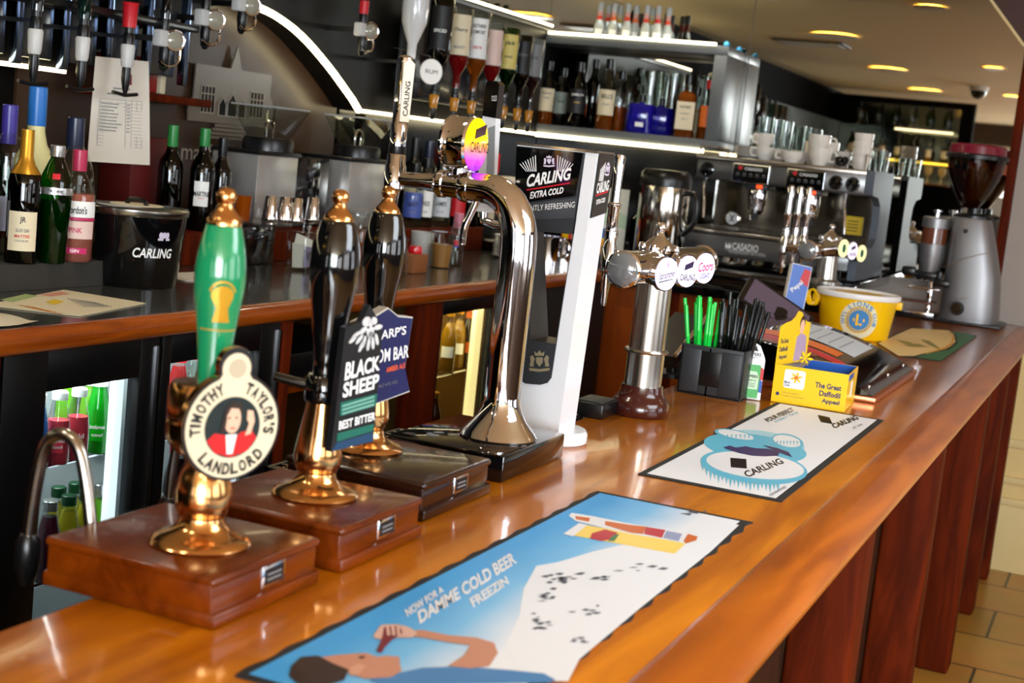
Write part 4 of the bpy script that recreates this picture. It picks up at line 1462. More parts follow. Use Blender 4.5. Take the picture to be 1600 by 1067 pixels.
# the drinking man: shirt, neck, head, hair, arm, hand, bottle
denim = mat('mat_denim', (74, 130, 184), 0.5)
art(b, [(575, 1062), (620, 1052), (660, 1043), (720, 1041), (790, 1046), (850, 1052), (868, 1062), (860, 1066), (600, 1072)], ZA + 0.0004, denim)
skn = mat('mat_skin', (196, 138, 112), 0.5)
art(b, [(497, 1027), (520, 1024), (553, 1021), (572, 1020), (590, 1026), (603, 1024), (624, 1026), (625, 1040), (628, 1048), (610, 1058), (570, 1060), (540, 1050), (510, 1045)], ZA + 0.0006, skn)
art(b, [(455, 1040), (470, 1026), (497, 1024), (520, 1036), (545, 1046), (538, 1062), (500, 1074), (470, 1072), (452, 1056)], ZA + 0.0008, hair_p)
art(b, [(545, 1044), (560, 1036), (572, 1040), (562, 1052), (548, 1056)], ZA + 0.0009, mat('mat_skin2', (210, 156, 130), 0.5))
art(b, [(642, 985), (660, 984), (700, 992), (745, 996), (772, 1004), (778, 1020), (765, 1040), (735, 1044), (700, 1040), (725, 1024), (735, 1008), (705, 1004), (660, 996), (645, 994)], ZA + 0.0006, skn)
art(b, [(585, 990), (596, 976), (620, 975), (640, 980), (652, 988), (645, 996), (622, 996), (600, 1000), (584, 996)], ZA + 0.0008, mat('mat_skin3', (216, 176, 160), 0.5))
art(b, [(600, 980), (622, 977), (630, 988), (612, 1000), (602, 1010), (596, 1020), (588, 1017), (594, 1005), (598, 992)], ZA + 0.0010, mat('mat_bottle_dark', (120, 34, 44), 0.4))
for k in range(4):
    art(b, [(603 + 8 * k, 978), (608 + 8 * k, 977), (610 + 8 * k, 992), (605 + 8 * k, 993)], ZA + 0.0012, mat('mat_skin3', (216, 176, 160), 0.5))
art(b, [(560, 1026), (568, 1024), (570, 1028), (562, 1029)], ZA + 0.0009, hair_p)
tag(b.build('bar_mat', loc=(-0.615, 1.67, 1.1)), 'blue and white beer mat runner with a drinking man and snowy mountain nearest the camera', 'bar mat')

# second mat: white with ice-blue medallions
M2 = (-0.735, -0.480, 2.365, 3.412)
b = MB()
slab(b, [(M2[0], M2[2]), (M2[1], M2[2]), (M2[1], M2[3]), (M2[0], M2[3])], 1.1003, 1.1022, rubber)
b.add([Vector((x, y, 1.1025)) for x, y in ((M2[0] + 0.012, M2[2] + 0.014), (M2[1] - 0.013, M2[2] + 0.014), (M2[1] - 0.013, M2[3] - 0.014), (M2[0] + 0.012, M2[3] - 0.014))], [[0, 1, 2, 3]], mat_white)
ice = mat('mat_ice', (96, 186, 216), 0.45)
plum = mat('mat_plum', (54, 40, 96), 0.45)


def ell(cx_, cy_, rx, ry, n_=40, a0=0, a1=2 * PI, tilt=0.08):
    out = []
    for k in range(n_ + (0 if a1 - a0 > 6.2 else 1)):
        a = a0 + (a1 - a0) * k / n_
        x, y = rx * math.cos(a), ry * math.sin(a)
        out.append((cx_ + x * math.cos(tilt) - y * math.sin(tilt), cy_ + x * math.sin(tilt) + y * math.cos(tilt)))
    return out


art(b, ell(1180, 700, 81, 21, tilt=0.13), ZA, ice)
art(b, ell(1196, 690, 62, 16, tilt=0.16), ZA - 0.00005, mat('mat_ice_pale', (170, 215, 230), 0.45))
art(b, ell(1178, 729, 84, 26, tilt=0.12), ZA + 0.0003, ice)
art(b, ell(1180, 727, 77, 20, tilt=0.12), ZA + 0.0005, mat_white)
for k in range(20):
    x = 1098 + k * 6.2
    y = 729 + (x - 1178) * 0.12 + 25 * math.sqrt(max(0, 1 - ((x - 1178) / 84.0) ** 2))
    h_ = 8 + 8 * ((k * 7) % 5) / 5
    art(b, [(x - 2.6, y - 3), (x + 2.6, y - 2.6), (x + 0.2, y + h_)], ZA + 0.0004, ice)
for (cx_, cy_, rx, ry) in ((1230, 690, 26, 12), (1150, 680, 34, 8)):
    art(b, ell(cx_, cy_, rx, ry, tilt=0.2), ZA + 0.0001, ice)
    art(b, ell(cx_, cy_ - 1, rx * 0.85, ry * 0.72, tilt=0.2), ZA + 0.0002, mat_white)
    for k in range(9):
        x = cx_ - rx * 0.8 + k * rx * 0.2
        art(b, [(x - 1.5, cy_ - 1), (x + 1.5, cy_ - 1), (x, cy_ + 6)], ZA + 0.00025, ice)
art(b, [(1130, 699), (1140, 696), (1150, 699), (1165, 697), (1180, 700), (1200, 701), (1218, 706), (1216, 712), (1195, 713), (1175, 712), (1155, 708), (1142, 704)], ZA + 0.0006, plum)
art(b, [(1192, 695), (1215, 700), (1232, 706), (1238, 714), (1226, 710), (1208, 703)], ZA + 0.0006, plum)
q0 = ltxt(1.1033)
dark_red = mat('mat_dark_red', (22, 10, 14), 0.6, spec=0.2)
art(b, [(1141, 715), (1166, 717), (1167, 732), (1142, 730)], ZA + 0.0007, dark_red)
b.text_quad('CARLING', px2([(1168, 747), (1226, 724), (1217, 716), (1160, 738)]), black_print, q0, bold=0.03)
art(b, [(1278, 648), (1296, 652), (1301, 662), (1283, 659)], ZA + 0.0007, dark_red)
b.text_quad('CARLING', px2([(1304, 670), (1343, 655), (1336, 649), (1298, 663)]), black_print, q0, bold=0.03)
b.text_quad('EST 1840', px2([(1334, 671), (1348, 664), (1346, 662), (1332, 668)]), black_print, q0)
b.text_quad('POUR PERFECT', px2([(1201, 660), (1242, 642), (1236, 637), (1194, 655)]), black_print, q0, bold=0.02)
b.text_quad('EVERY TIME', px2([(1212, 661), (1248, 646), (1246, 643), (1210, 658)]), ice, q0)
b.text_quad('PLEASE DRINK RESPONSIBLY', px2([(1204, 776), (1230, 762), (1227, 759), (1201, 773)]), black_print, q0)
tag(b.build('bar_mat', loc=(-0.61, 2.9, 1.1)), 'white beer mat runner with ice-blue medallions and icicles in front of the yellow box', 'bar mat')

# third mat at the far end: cream with a green corner, lying askew
b = MB()
o3 = [(1372, 536), (1424, 512), (1478, 516), (1484, 519), (1500, 520), (1527, 527), (1470, 565), (1440, 561), (1404, 557)]
slab(b, px2([(1370, 536), (1424, 511), (1526, 525), (1470, 565), (1404, 557)], 1.1), 1.1003, 1.102, rubber)
art(b, [(1372, 536), (1424, 512.5), (1482, 516), (1490, 522), (1493, 534), (1484, 542), (1452, 550), (1428, 556), (1404, 556)], 1.1023, mat('mat_cream', (236, 206, 140), 0.5))
art(b, [(1484, 518), (1508, 520), (1525, 526), (1470, 563.5), (1432, 558), (1450, 552), (1484, 546), (1496, 536), (1494, 524)], 1.1024, mat('mat_green', (36, 104, 56), 0.5))
art(b, [(1483, 517), (1492, 526), (1489, 538), (1478, 545), (1446, 553), (1448, 551), (1476, 542), (1486, 535), (1488, 525)], 1.1026, mat('mat_gold', (222, 160, 50), 0.5))
olive = mat('mat_olive', (150, 140, 60), 0.5)
art(b, [(1400, 531), (1420, 534), (1430, 538), (1415, 538)], 1.1026, olive)
art(b, [(1410, 539), (1435, 537), (1450, 542), (1425, 542)], 1.1026, olive)
art(b, [(1438, 530), (1452, 532), (1470, 545), (1466, 545), (1450, 538)], 1.1026, olive)
tag(b.build('bar_mat', loc=(-0.6, 5.3, 1.1)), 'cream and green beer mat lying askew at the far end of the bar', 'bar mat')

# ------------------------------------------------------------------ straw holder with straws and stirrers
HX0, HX1, HY0, HY1, HZ = -0.963, -0.805, 3.33, 3.46, 1.2205
t = thing('straw_holder', 'black plastic napkin and straw holder on the bar', 'straw holder', (-0.88, 3.4, 1.1))
b = MB()
b.box(HX0, HX1, HY0, HY0 + 0.006, 1.1003, HZ, dark_grey, 0.002)
b.box(HX0, HX1, HY1 - 0.006, HY1, 1.1003, HZ, dark_grey, 0.002)
b.box(HX0, HX0 + 0.006, HY0, HY1, 1.1003, HZ, dark_grey, 0.002)
b.box(HX1 - 0.006, HX1, HY0, HY1, 1.1003, HZ, dark_grey, 0.002)
b.box(HX0, HX1, HY0, HY1, 1.1003, 1.106, dark_grey, 0.001)
b.box(HX0 + 0.07, HX0 + 0.074, HY0, HY1, 1.1003, HZ - 0.004, black)
b.build('case', t)
b = MB()
b.box(HX0 + 0.006, HX0 + 0.052, HY0 - 0.004, HY0 + 0.001, 1.108, HZ - 0.008, dark_grey, 0.003)
b.box(HX1 - 0.056, HX1 - 0.006, HY0 - 0.004, HY0 + 0.001, 1.108, HZ - 0.008, dark_grey, 0.003)
b.box(HX0 + 0.052, HX1 - 0.056, HY0 - 0.0015, HY0 + 0.001, 1.125, HZ - 0.012, black, 0.001)
b.build('front_plate', t)
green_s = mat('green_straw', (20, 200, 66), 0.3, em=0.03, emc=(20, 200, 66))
black_s = mat('black_straw', (10, 10, 11), 0.3)
rr = random.Random(5)


def straw(x, y, dx, dy, top, m, label, group, name):
    p0, p1 = Vector((x, y, 1.107)), Vector((x + dx, y + dy, top))
    b = MB()
    d = (p1 - p0).normalized()
    b.tube([p0, p0.lerp(p1, 0.62), p0.lerp(p1, 0.63), p0.lerp(p1, 0.66), p0.lerp(p1, 0.67), p1], [0.0046, 0.0046, 0.0053, 0.0053, 0.0046, 0.0046], m, 8)
    o = b.build(name, loc=p0)
    tag(o, label, 'straw', group)


for k in range(18):
    x = HX0 + 0.022 + 0.040 * rr.random()
    y = HY0 + 0.022 + 0.05 * rr.random()
    lean = (x - HX0 - 0.042) * 1.0
    straw(x, y, -0.018 + lean * 1.2 + rr.uniform(-0.006, 0.006), rr.uniform(-0.015, 0.01), 1.315 + rr.uniform(-0.012, 0.022), green_s, 'bright green straw standing in the left side of the black holder', 'green straws', 'green_straw')
for k in range(26):
    x = HX0 + 0.082 + 0.058 * rr.random()
    y = HY0 + 0.018 + 0.09 * rr.random()
    lean = (x - HX0 - 0.10)
    straw(x, y, 0.0 + lean * 0.9 + rr.uniform(-0.008, 0.008), rr.uniform(-0.02, 0.02), 1.325 + rr.uniform(-0.03, 0.025), black_s, 'black straw standing in the right side of the black holder', 'black straws', 'black_straw')

# white shelf card with a green crisp packet leaning beside the holder
pc = Fr(Pz(1171, 624, 1.1003) + Vector((0, 0, 0.001)), (0.985, 0.17, 0), (0, 0.10, 1))
b = MB()
Wc, Hc = 0.050, 0.135
b.prism([(-Wc / 2, 0), (Wc / 2, 0), (Wc / 2, 0.098), (Wc / 2 - 0.004, 0.108), (0.016, 0.118), (0.010, 0.13), (0, Hc), (-0.010, 0.13), (-0.016, 0.118), (-Wc / 2 + 0.004, 0.108), (-Wc / 2, 0.098)], -0.002, 0.0, white_paint, pc)
bag = mat('crisp_green', (40, 160, 60), 0.3)
b.prism([(-0.017, 0.004), (0.017, 0.004), (0.018, 0.045), (0.017, 0.084), (-0.017, 0.084), (-0.018, 0.045)], 0.0, 0.006, bag, pc)
b.prism([(-0.015, 0.025), (0.015, 0.025), (0.015, 0.058), (0.009, 0.068), (-0.009, 0.068), (-0.015, 0.058)], 0.006, 0.0065, mat('crisp_label', (196, 226, 190), 0.4), pc)
b.prism([(-0.025, 0.03), (-0.018, 0.03), (-0.018, 0.075), (-0.025, 0.07)], 0.0, 0.004, mat('crisp_yellow', (226, 190, 50), 0.4), pc)
b.prism([(0.018, 0.05), (0.025, 0.048), (0.025, 0.075), (0.018, 0.08)], 0.0, 0.004, red_print, pc)
b.prism([(0.018, 0.02), (0.025, 0.018), (0.025, 0.045), (0.018, 0.05)], 0.0, 0.004, blue_print, pc)
b.text("PIPERS", pc, black_print, w=0.028, h=0.008, at=(0, 0.109), bold=0.02)
b.text("CRISP CO", pc, black_print, w=0.016, h=0.004, at=(0, 0.101))
b.text("PIPERS", pc, black_print, w=0.027, h=0.007, at=(0, 0.056), bold=0.03, lift=0.007)
b.text("CRISP CO", pc, black_print, w=0.02, h=0.005, at=(0, 0.046), bold=0.02, lift=0.007)
for k in range(3):
    b.prism([(-0.009, 0.030 + 0.004 * k), (0.009, 0.030 + 0.004 * k), (0.009, 0.0312 + 0.004 * k), (-0.009, 0.0312 + 0.004 * k)], 0.0065, 0.007, black_print, pc)
b.prism([(-0.006, 0.117), (0.006, 0.117), (0, 0.131)], 0.0, 0.0006, black_print, pc)
tag(b.build('shelf_card', loc=pc.o), 'small white card with a green crisp packet beside the black straw holder', 'card')

# ------------------------------------------------------------------ yellow charity box
yel = mat('charity_yellow', (246, 196, 4), 0.35, coat=0.2)
blue_in = mat('box_blue', (24, 86, 176), 0.45)
p0, p1 = Pz(1204, 627, 1.1003), Pz(1319, 645, 1.1003)
ub = (p1 - p0).normalized()
vb = Vector((-ub.y, ub.x, 0))
Lb, Db, Hb = (p1 - p0).length, 0.19, 0.092
t = thing('charity_box', 'bright yellow daffodil charity box with blue inside', 'charity box', (p0 + p1) / 2)
fbx = Fr(p0, ub, vb)
b = MB()


def wallb(a0, a1, c0, c1, z0=0.0, z1=Hb, m_=yel):
    b.prism([(a0, c0), (a1, c0), (a1, c1), (a0, c1)], z0, z1, m_, fbx)


T = 0.002
wallb(0, Lb, 0, T)
wallb(0, Lb, Db - T, Db)
wallb(0, T, T, Db - T)
wallb(Lb - T, Lb, T, Db - T)
wallb(0, Lb, 0, Db, 0.0, 0.002)
b.build('carton', t)
b = MB()
for a0, a1, c0, c1 in ((T, Lb - T, T, T + 0.0006), (T, Lb - T, Db - T - 0.0006, Db - T), (Lb - T - 0.0006, Lb - T, T, Db - T)):
    wallb(a0, a1, c0, c1, 0.004, Hb - 0.0005, blue_in)
wallb(T, Lb - T, T, Db - T, 0.030, 0.031, blue_in)
b.build('lining', t, 'blue inside of the box')
b = MB()
wallb(T, 0.06, T, Db - T, Hb - 0.006, Hb - 0.004, mat('slot_grey', (96, 108, 140), 0.4))
wallb(0.015, 0.045, Db * 0.5, Db * 0.5 + 0.006, Hb - 0.004, Hb - 0.0035, black)
b.build('coin_slot_panel', t)
b = MB()
pet = mat('daffodil_paper', (250, 206, 10), 0.5)
cc = fbx(0.05, Db * 0.75, Hb + 0.006)
fp = Fr(cc, (1, 0, 0), (0, 0.3, 0.6))
for k in range(6):
    a = k * PI / 3
    b.prism([(0, 0), (0.013 * math.cos(a - 0.3), 0.013 * math.sin(a - 0.3)), (0.022 * math.cos(a), 0.022 * math.sin(a)), (0.013 * math.cos(a + 0.3), 0.013 * math.sin(a + 0.3))], 0, 0.0015, pet, fp)
b.build('paper_daffodil', t)
# front print
ff = Fr(p0 - vb * 0.0, ub, (0, 0, 1))
b = MB()
pr_blue = mat('print_navy', (40, 52, 92), 0.4)
for i, s_ in enumerate(('The Great', 'Daffodil', 'Appeal')):
    w_ = (0.062, 0.050, 0.042)[i]
    b.text(s_, ff, pr_blue, w=w_, h=0.0135, at=(Lb - 0.014 - w_ / 2, 0.057 - 0.0185 * i), bold=0.03)
b.prism([(0.029, 0.039), (0.071, 0.039), (0.075, 0.043), (0.075, 0.080), (0.071, 0.084), (0.029, 0.084), (0.025, 0.080), (0.025, 0.043)], 0.0, 0.0005, white_paint, ff)
for k in range(6):
    a = k * PI / 3 + 0.3
    b.prism([(0.054, 0.066), (0.054 + 0.009 * math.cos(a - 0.35), 0.066 + 0.009 * math.sin(a - 0.35)), (0.054 + 0.016 * math.cos(a), 0.066 + 0.016 * math.sin(a)), (0.054 + 0.009 * math.cos(a + 0.35), 0.066 + 0.009 * math.sin(a + 0.35))], 0.0005, 0.0009, mat('print_daffodil', (250, 190, 20), 0.4), ff)
b.prism(circle(0.005, 14, cx=0.054, cy=0.066), 0.0009, 0.0012, mat('print_orange', (236, 120, 20), 0.4), ff)
b.text('Marie', ff, pr_blue, w=0.014, h=0.006, at=(0.034, 0.053), bold=0.02, lift=0.001)
b.text('Curie', ff, pr_blue, w=0.013, h=0.006, at=(0.034, 0.046), bold=0.02, lift=0.001)
b.prism(circle(0.0045, 14, cx=0.014, cy=0.022), 0.0, 0.0005, pr_blue, ff)
b.text('Care and support', ff, pr_blue, w=0.04, h=0.004, at=(0.045, 0.027))
b.text('through terminal illness', ff, pr_blue, w=0.055, h=0.004, at=(0.05, 0.019))
b.build('front_print', t, 'navy lettering and daffodil emblem')
fs_ = Fr(p1, vb, (0, 0, 1))
b = MB()
b.prism([(0.07, 0.03), (0.105, 0.03), (0.105, 0.066), (0.07, 0.066)], 0.0, 0.0005, white_paint, fs_)
b.prism([(0.005, 0.075), (0.10, 0.075), (0.10, 0.088), (0.005, 0.088)], 0.0, 0.0005, blue_print, fs_)
b.build('side_print', t)
# upright header card at the left end
fh = Fr(fbx(0.001, 0.0, Hb), ub * 0.24 + vb * 0.97, (0, 0, 1))
hd = [(0.0, -0.004), (Db, -0.004), (Db, 0.098), (Db * 0.86, 0.102), (Db * 0.76, 0.112), (Db * 0.66, 0.128), (Db * 0.54, 0.132), (Db * 0.46, 0.118), (Db * 0.34, 0.108), (Db * 0.16, 0.104), (0.0, 0.096)]
hd = [(a, c * 0.95) for a, c in hd]
b = MB()
b.prism(hd, -0.0015, 0.0, yel, fh)
for i, s_ in enumerate(('The Great', 'Daffodil', 'Appeal')):
    b.text(s_, fh, pr_blue, w=0.05, h=0.012, at=(0.035, 0.055 - 0.02 * i), bold=0.02)
b.prism(circle(0.014, 18, cx=Db * 0.72, cy=0.085, sy=1.25), 0, 0.0006, skin, fh)
b.prism(circle(0.017, 18, cx=Db * 0.72, cy=0.094, sy=1.1), -0.0001, 0.0004, hair_p, fh)
b.prism([(Db * 0.55, 0.0), (Db * 0.95, 0.0), (Db * 0.9, 0.06), (Db * 0.72, 0.07), (Db * 0.58, 0.06)], 0, 0.0005, mat('print_lilac', (176, 150, 176), 0.5), fh)
b.build('header_card', t, 'yellow upright card with a portrait')

# ------------------------------------------------------------------ curved display with copper foot
LY0, LY1 = 3.665, 4.37
t = thing('curved_display', 'curved black bar display with orange and red panels on a copper foot', 'display', (-0.75, 4.0, 1.1))
copper = mat('copper', (206, 122, 84), 0.28, 0.85)


def arch_z(x):
    return 1.116 + 0.100 * (1 - ((x + 0.93) / 0.38) ** 2)


xs = [-0.552 - 0.0118 * k for k in range(37)]
fl3 = Fr((0, 0, 0), (0, 1, 0), (0, 0, 1))
b = MB()
fz = Fr((0, LY0, 0), (1, 0, 0), (0, 0, 1))
outl = [(x, arch_z(x)) for x in xs] + [(xs[-1], 1.1165), (xs[0], 1.1165)]
b.prism(outl, -(LY1 - LY0), 0.0, gloss_black, fz, smooth=True)
b.build('hood', t)
MB().box(xs[-1] - 0.01, -0.540, LY0 - 0.012, LY1 + 0.01, 1.1003, 1.116, copper, 0.003).build('foot', t)


def band(b, y0, y1, xa, xb, m_, lift=0.001, skew=0.0):
    n_ = 16
    vs = []
    for k in range(n_ + 1):
        x = xa + (xb - xa) * k / n_
        s_ = skew * k / n_
        vs += [Vector((x, y0 + s_, arch_z(x) + lift)), Vector((x, y1 + s_ * 0.5, arch_z(x) + lift))]
    b.add(vs, [[2 * k, 2 * k + 1, 2 * k + 3, 2 * k + 2] for k in range(n_)], m_, True)


b = MB()
band(b, 3.675, 3.75, -0.95, -0.72, copper, 0.0012, 0.05)
band(b, 3.735, 3.83, -0.95, -0.66, mat('disp_red', (206, 40, 50), 0.3), 0.001, 0.04)
band(b, 3.83, 3.95, -0.95, -0.69, mat('disp_orange', (240, 120, 40), 0.3), 0.001, 0.05)
band(b, 3.80, 3.815, -0.93, -0.70, mat('disp_pink', (236, 150, 160), 0.3), 0.0014, 0.04)
b.build('picture_panel', t, 'orange and red printed panel')
b = MB()
band(b, 4.00, 4.30, -0.86, -0.665, mat('disp_white', (206, 216, 226), 0.35), 0.001)
for k in range(5):
    band(b, 4.03, 4.26, -0.845 + 0.032 * k, -0.84 + 0.032 * k, mat('disp_grey', (150, 156, 166), 0.4), 0.0013)
b.build('notice', t, 'pale printed notice')
b = MB()
for y in (3.75, 4.05, 4.33):
    for x in (-0.575,):
        b.lathe([(0.006, 0.0), (0.006, 0.002), (0.003, 0.004), (0, 0.0042)], chrome, (x, y, arch_z(x)), 12)
b.build('studs', t)

# ------------------------------------------------------------------ till screen, card machine, packet
t = thing('till_terminal', 'tilted black till screen behind the straws', 'till', (-1.0, 4.5, 1.1))
fsn = Fr(Vector((-1.0, 4.45, 1.235)), (0.72, 0.20, -0.40), (0.18, 0.9, 0.25))
b = MB()
b.prism([(-0.115, -0.085), (0.125, -0.085), (0.125, 0.085), (-0.115, 0.085)], -0.03, 0.0, black, fsn)
b.build('housing', t)
MB().prism([(-0.10, -0.07), (0.11, -0.07), (0.11, 0.07), (-0.10, 0.07)], 0.0, 0.002, mat('till_screen', (96, 84, 104), 0.12, coat=0.4), fsn).build('screen', t)
b = MB()
b.box(-1.06, -0.88, 4.34, 4.56, 1.1003, 1.125, black, 0.006)
b.tube([(-0.97, 4.46, 1.12), (-0.99, 4.45, 1.18), (-0.985, 4.43, 1.225)], 0.028, black, 16)
b.build('stand', t)
t = thing('card_terminal', 'black card terminal with a silver edge leaning beside the straw holder', 'card terminal', (-1.03, 3.75, 1.1))
a0, a1 = Px(1042, 556, -1.03), Px(1094, 493, -1.03)
dvv = (a1 - a0).normalized()
fct = Fr(a0, dvv, (-1, 0, 0))
Lc = (a1 - a0).length
b = MB().prism([(0, -0.02), (Lc, -0.02), (Lc, 0.07), (0, 0.07)], -0.03, 0.0, black, fct)
b.build('body', t)
MB().tube([fct(0.004, -0.02, 0.002), fct(Lc - 0.004, -0.02, 0.002)], 0.006, chrome, 12).build('edge_bar', t)
b = MB()
pz = fct(Lc * 0.5, 0.02, -0.02)
b.tube([(pz.x, pz.y, 1.105), pz], 0.018, black, 14)
b.lathe([(0.06, 1.1003), (0.06, 1.11), (0.0, 1.112)], black, (pz.x, pz.y, 0), 24)
b.build('stand', t)
o = MB()
fk = Fr(Py(1247, 448, 4.83), (0.80, 0.45, -0.12), (-0.10, 0.12, 0.95))
o.prism([(-0.035, -0.125), (0.035, -0.125), (0.035, 0.075), (-0.035, 0.075)], -0.03, 0.0, white_paint, fk)
o.prism([(-0.033, -0.124), (0.033, -0.124), (0.033, 0.073), (-0.033, 0.073)], 0.0, 0.0006, mat('packet_blue', (40, 96, 190), 0.3), fk)
o.prism([(0.0, 0.02), (0.033, 0.005), (0.033, 0.06), (0.01, 0.065)], 0.0006, 0.001, red_print, fk)
o.text('Pepsi', fk, white_paint, w=0.05, h=0.020, at=(-0.004, 0.0), bold=0.02, lift=0.0012, rot=0.9)
tag(o.build('blue_packet', loc=fk.o), 'blue and red packet standing against the till screen', 'packet')
b = MB()
cb = Pz(1252, 470, 1.27)
for k in range(3):
    b.tube([Vector((-1.036 + 0.004 * k, 5.16, 1.226)) + Vector((0.018 * math.cos(a + k), 0.02 * math.sin(a) * 0.5, 0.026 * math.sin(a + k * 0.8))) for a in [2 * PI * j / 20 for j in range(20)]], 0.004, yel, 8, closed=True)
ch = tag(b.build('wristbands', loc=(-1.036, 5.16, 1.226)), 'bunch of yellow wristbands hooked on the handle of the yellow bucket', 'wristband')
o = MB().box(-0.97, -0.80, 3.95, 4.3, 1.1003, 1.108, mat('tray_brown', (120, 60, 34), 0.4), 0.003)
# ------------------------------------------------------------------ yellow charity bucket
t = thing('charity_bucket', 'yellow charity bucket with white lid and a blue round emblem', 'bucket', (-0.882, 5.22, 1.1))
BXc, BYc = -0.882, 5.22
bz = [(0.118, 1.1003), (0.120, 1.104), (0.139, 1.245)]
MB().lathe([(0.0, 1.1003)] + bz + [(0.136, 1.247), (0.117, 1.11), (0, 1.108)], yel, (BXc, BYc, 0), 48).build('pail', t)
MB().lathe([(0.139, 1.243), (0.147, 1.243), (0.149, 1.247), (0.149, 1.258), (0.146, 1.262), (0.140, 1.262), (0.136, 1.256), (0.0, 1.256)], white, (BXc, BYc, 0), 48).build('lid', t)
MB().lathe([(0.085, 1.2562), (0.085, 1.2572), (0.0, 1.2574)], yel, (BXc, BYc, 0), 32).build('lid_sticker', t, 'yellow disc on the lid')
b = MB()
fa = math.atan2(-BYc, -BXc) + 0.10


def onb(u, v, lift=0.001):
    z = 1.172 + v
    r = 0.120 + (z - 1.104) / 0.141 * 0.019 + lift
    a = fa + u / r
    return Vector((BXc + r * math.cos(a), BYc + r * math.sin(a), z))


def disc_on(r0, r1, m_, lift, n_=40):
    vs, fs = [], []
    for k in range(n_):
        a = 2 * PI * k / n_
        vs += [onb(r0 * math.cos(a), r0 * math.sin(a), lift), onb(r1 * math.cos(a), r1 * math.sin(a), lift)]
    for k in range(n_):
        j = (k + 1) % n_
        fs.append([2 * k, 2 * k + 1, 2 * j + 1, 2 * j])
    b.add(vs, fs, m_, True)


lb = mat('lions_blue', (60, 130, 190), 0.4)
disc_on(0.0005, 0.036, lb, 0.0010)
disc_on(0.036, 0.039, yel, 0.0011)
disc_on(0.039, 0.041, lb, 0.0012)
for k in range(24):
    a0 = 2 * PI * k / 24
    b.flat([onb(0.041 * math.cos(a0), 0.041 * math.sin(a0), 0.0012), onb(0.041 * math.cos(a0 + 0.12), 0.041 * math.sin(a0 + 0.12), 0.0012), onb(0.047 * math.cos(a0 + 0.06), 0.047 * math.sin(a0 + 0.06), 0.0012)], lb)
disc_on(0.048, 0.066, mat('lions_ring', (226, 222, 190), 0.5), 0.0010)


class OnB:
    def __call__(s, a, c, l=0.0):
        return onb(a, c, 0.0014)


b.arc_text('LIONS', OnB(), lb, 0.057, PI * 0.78, PI * 0.22, 0.017, 0.03)
b.arc_text('CLUB', OnB(), lb, 0.057, PI * 0.16, PI * -0.12, 0.013, 0.03)
b.arc_text('INTL', OnB(), lb, 0.057, PI * 1.12, PI * 0.84, 0.013, 0.03)
b.text('L', OnB(), yel, w=0.022, h=0.040, at=(0, 0), bold=0.03)
b.build('emblem', t, 'blue and cream round club emblem')
b = MB()
for s_ in (-1, 1):
    a = fa + s_ * PI / 2
    c = Vector((BXc + 0.143 * math.cos(a), BYc + 0.143 * math.sin(a), 1.228))
    b.box(c.x - 0.014, c.x + 0.014, c.y - 0.014, c.y + 0.014, 1.212, 1.240, yel, 0.003)
b.build('handle_lugs', t)

# ------------------------------------------------------------------ coffee grinder
t = thing('coffee_grinder', 'silver coffee grinder with a brown bean hopper at the end of the bar', 'coffee grinder', (-0.65, 6.46, 1.1))
GX, GY = -0.62, 6.46
MB().box(-0.92, -0.47, 6.32, 6.62, 1.1003, 1.112, black, 0.004).build('base_plate', t)
b = MB()
secs = [(-0.735, -0.495, 0.115, 1.112), (-0.735, -0.492, 0.118, 1.14), (-0.735, -0.507, 0.112, 1.30), (-0.735, -0.545, 0.10, 1.44), (-0.733, -0.575, 0.088, 1.535), (-0.730, -0.580, 0.084, 1.547)]
vs, fs = [], []
N = 40
for x0, x1, ry, z in secs:
    for k in range(N):
        a = 2 * PI * k / N
        ca, sa = math.cos(a), math.sin(a)
        e_ = 0.6
        px_ = math.copysign(abs(ca) ** e_, ca)
        py_ = math.copysign(abs(sa) ** e_, sa)
        vs.append(Vector(((x0 + x1) / 2 + (x1 - x0) / 2 * px_, GY + ry * py_, z)))
for i in range(len(secs) - 1):
    for k in range(N):
        j = (k + 1) % N
        fs.append([i * N + k, i * N + j, (i + 1) * N + j, (i + 1) * N + k])
fs.append([(len(secs) - 1) * N + k for k in range(N)])
b.add(vs, fs, satin, True)
b.build('housing', t)
fg = Fr((0, GY - 0.121, 0), (1, 0, 0), (0, 0, 1))
b = MB()
b.prism(circle(0.030, 28, cx=-0.655, cy=1.165), -0.004, 0.006, black, fg, smooth=True)
b.prism(circle(0.022, 28, cx=-0.655, cy=1.165), 0.006, 0.014, gloss_black, fg, smooth=True)
b.build('dial', t)
MB().prism(circle(0.010, 18, cx=-0.668, cy=1.492), -0.03, -0.012, black, fg, smooth=True).build('button', t)
b = MB()
b.tube([fg(-0.733, 1.33, 0.002), fg(-0.66, 1.375, 0.006), fg(-0.56, 1.415, 0.018 - 0.005)], 0.0012, chrome, 6)
b.tube([fg(-0.727, 1.115, 0.004), fg(-0.70, 1.17, 0.007), fg(-0.66, 1.205, 0.009), fg(-0.62, 1.215, 0.008)], 0.0010, chrome, 6)
b.build('seam', t)
MB().lathe([(0.085, 1.548), (0.085, 1.558), (0.05, 1.566), (0.03, 1.568), (0.03, 1.59), (0.0, 1.59)], black, (-0.655, GY, 0), 28).build('neck_ring', t)
beans = mat('coffee_beans', (88, 44, 22), 0.35, bump=0.8, bscale=70, var=0.5, vscale=70)
smoke = glass('smoky_plastic', (150, 110, 92))
MB().lathe([(0.032, 1.588), (0.045, 1.605), (0.078, 1.66), (0.103, 1.715), (0.117, 1.765), (0.121, 1.80)], smoke, (-0.675, GY, 0), 36).build('hopper', t)
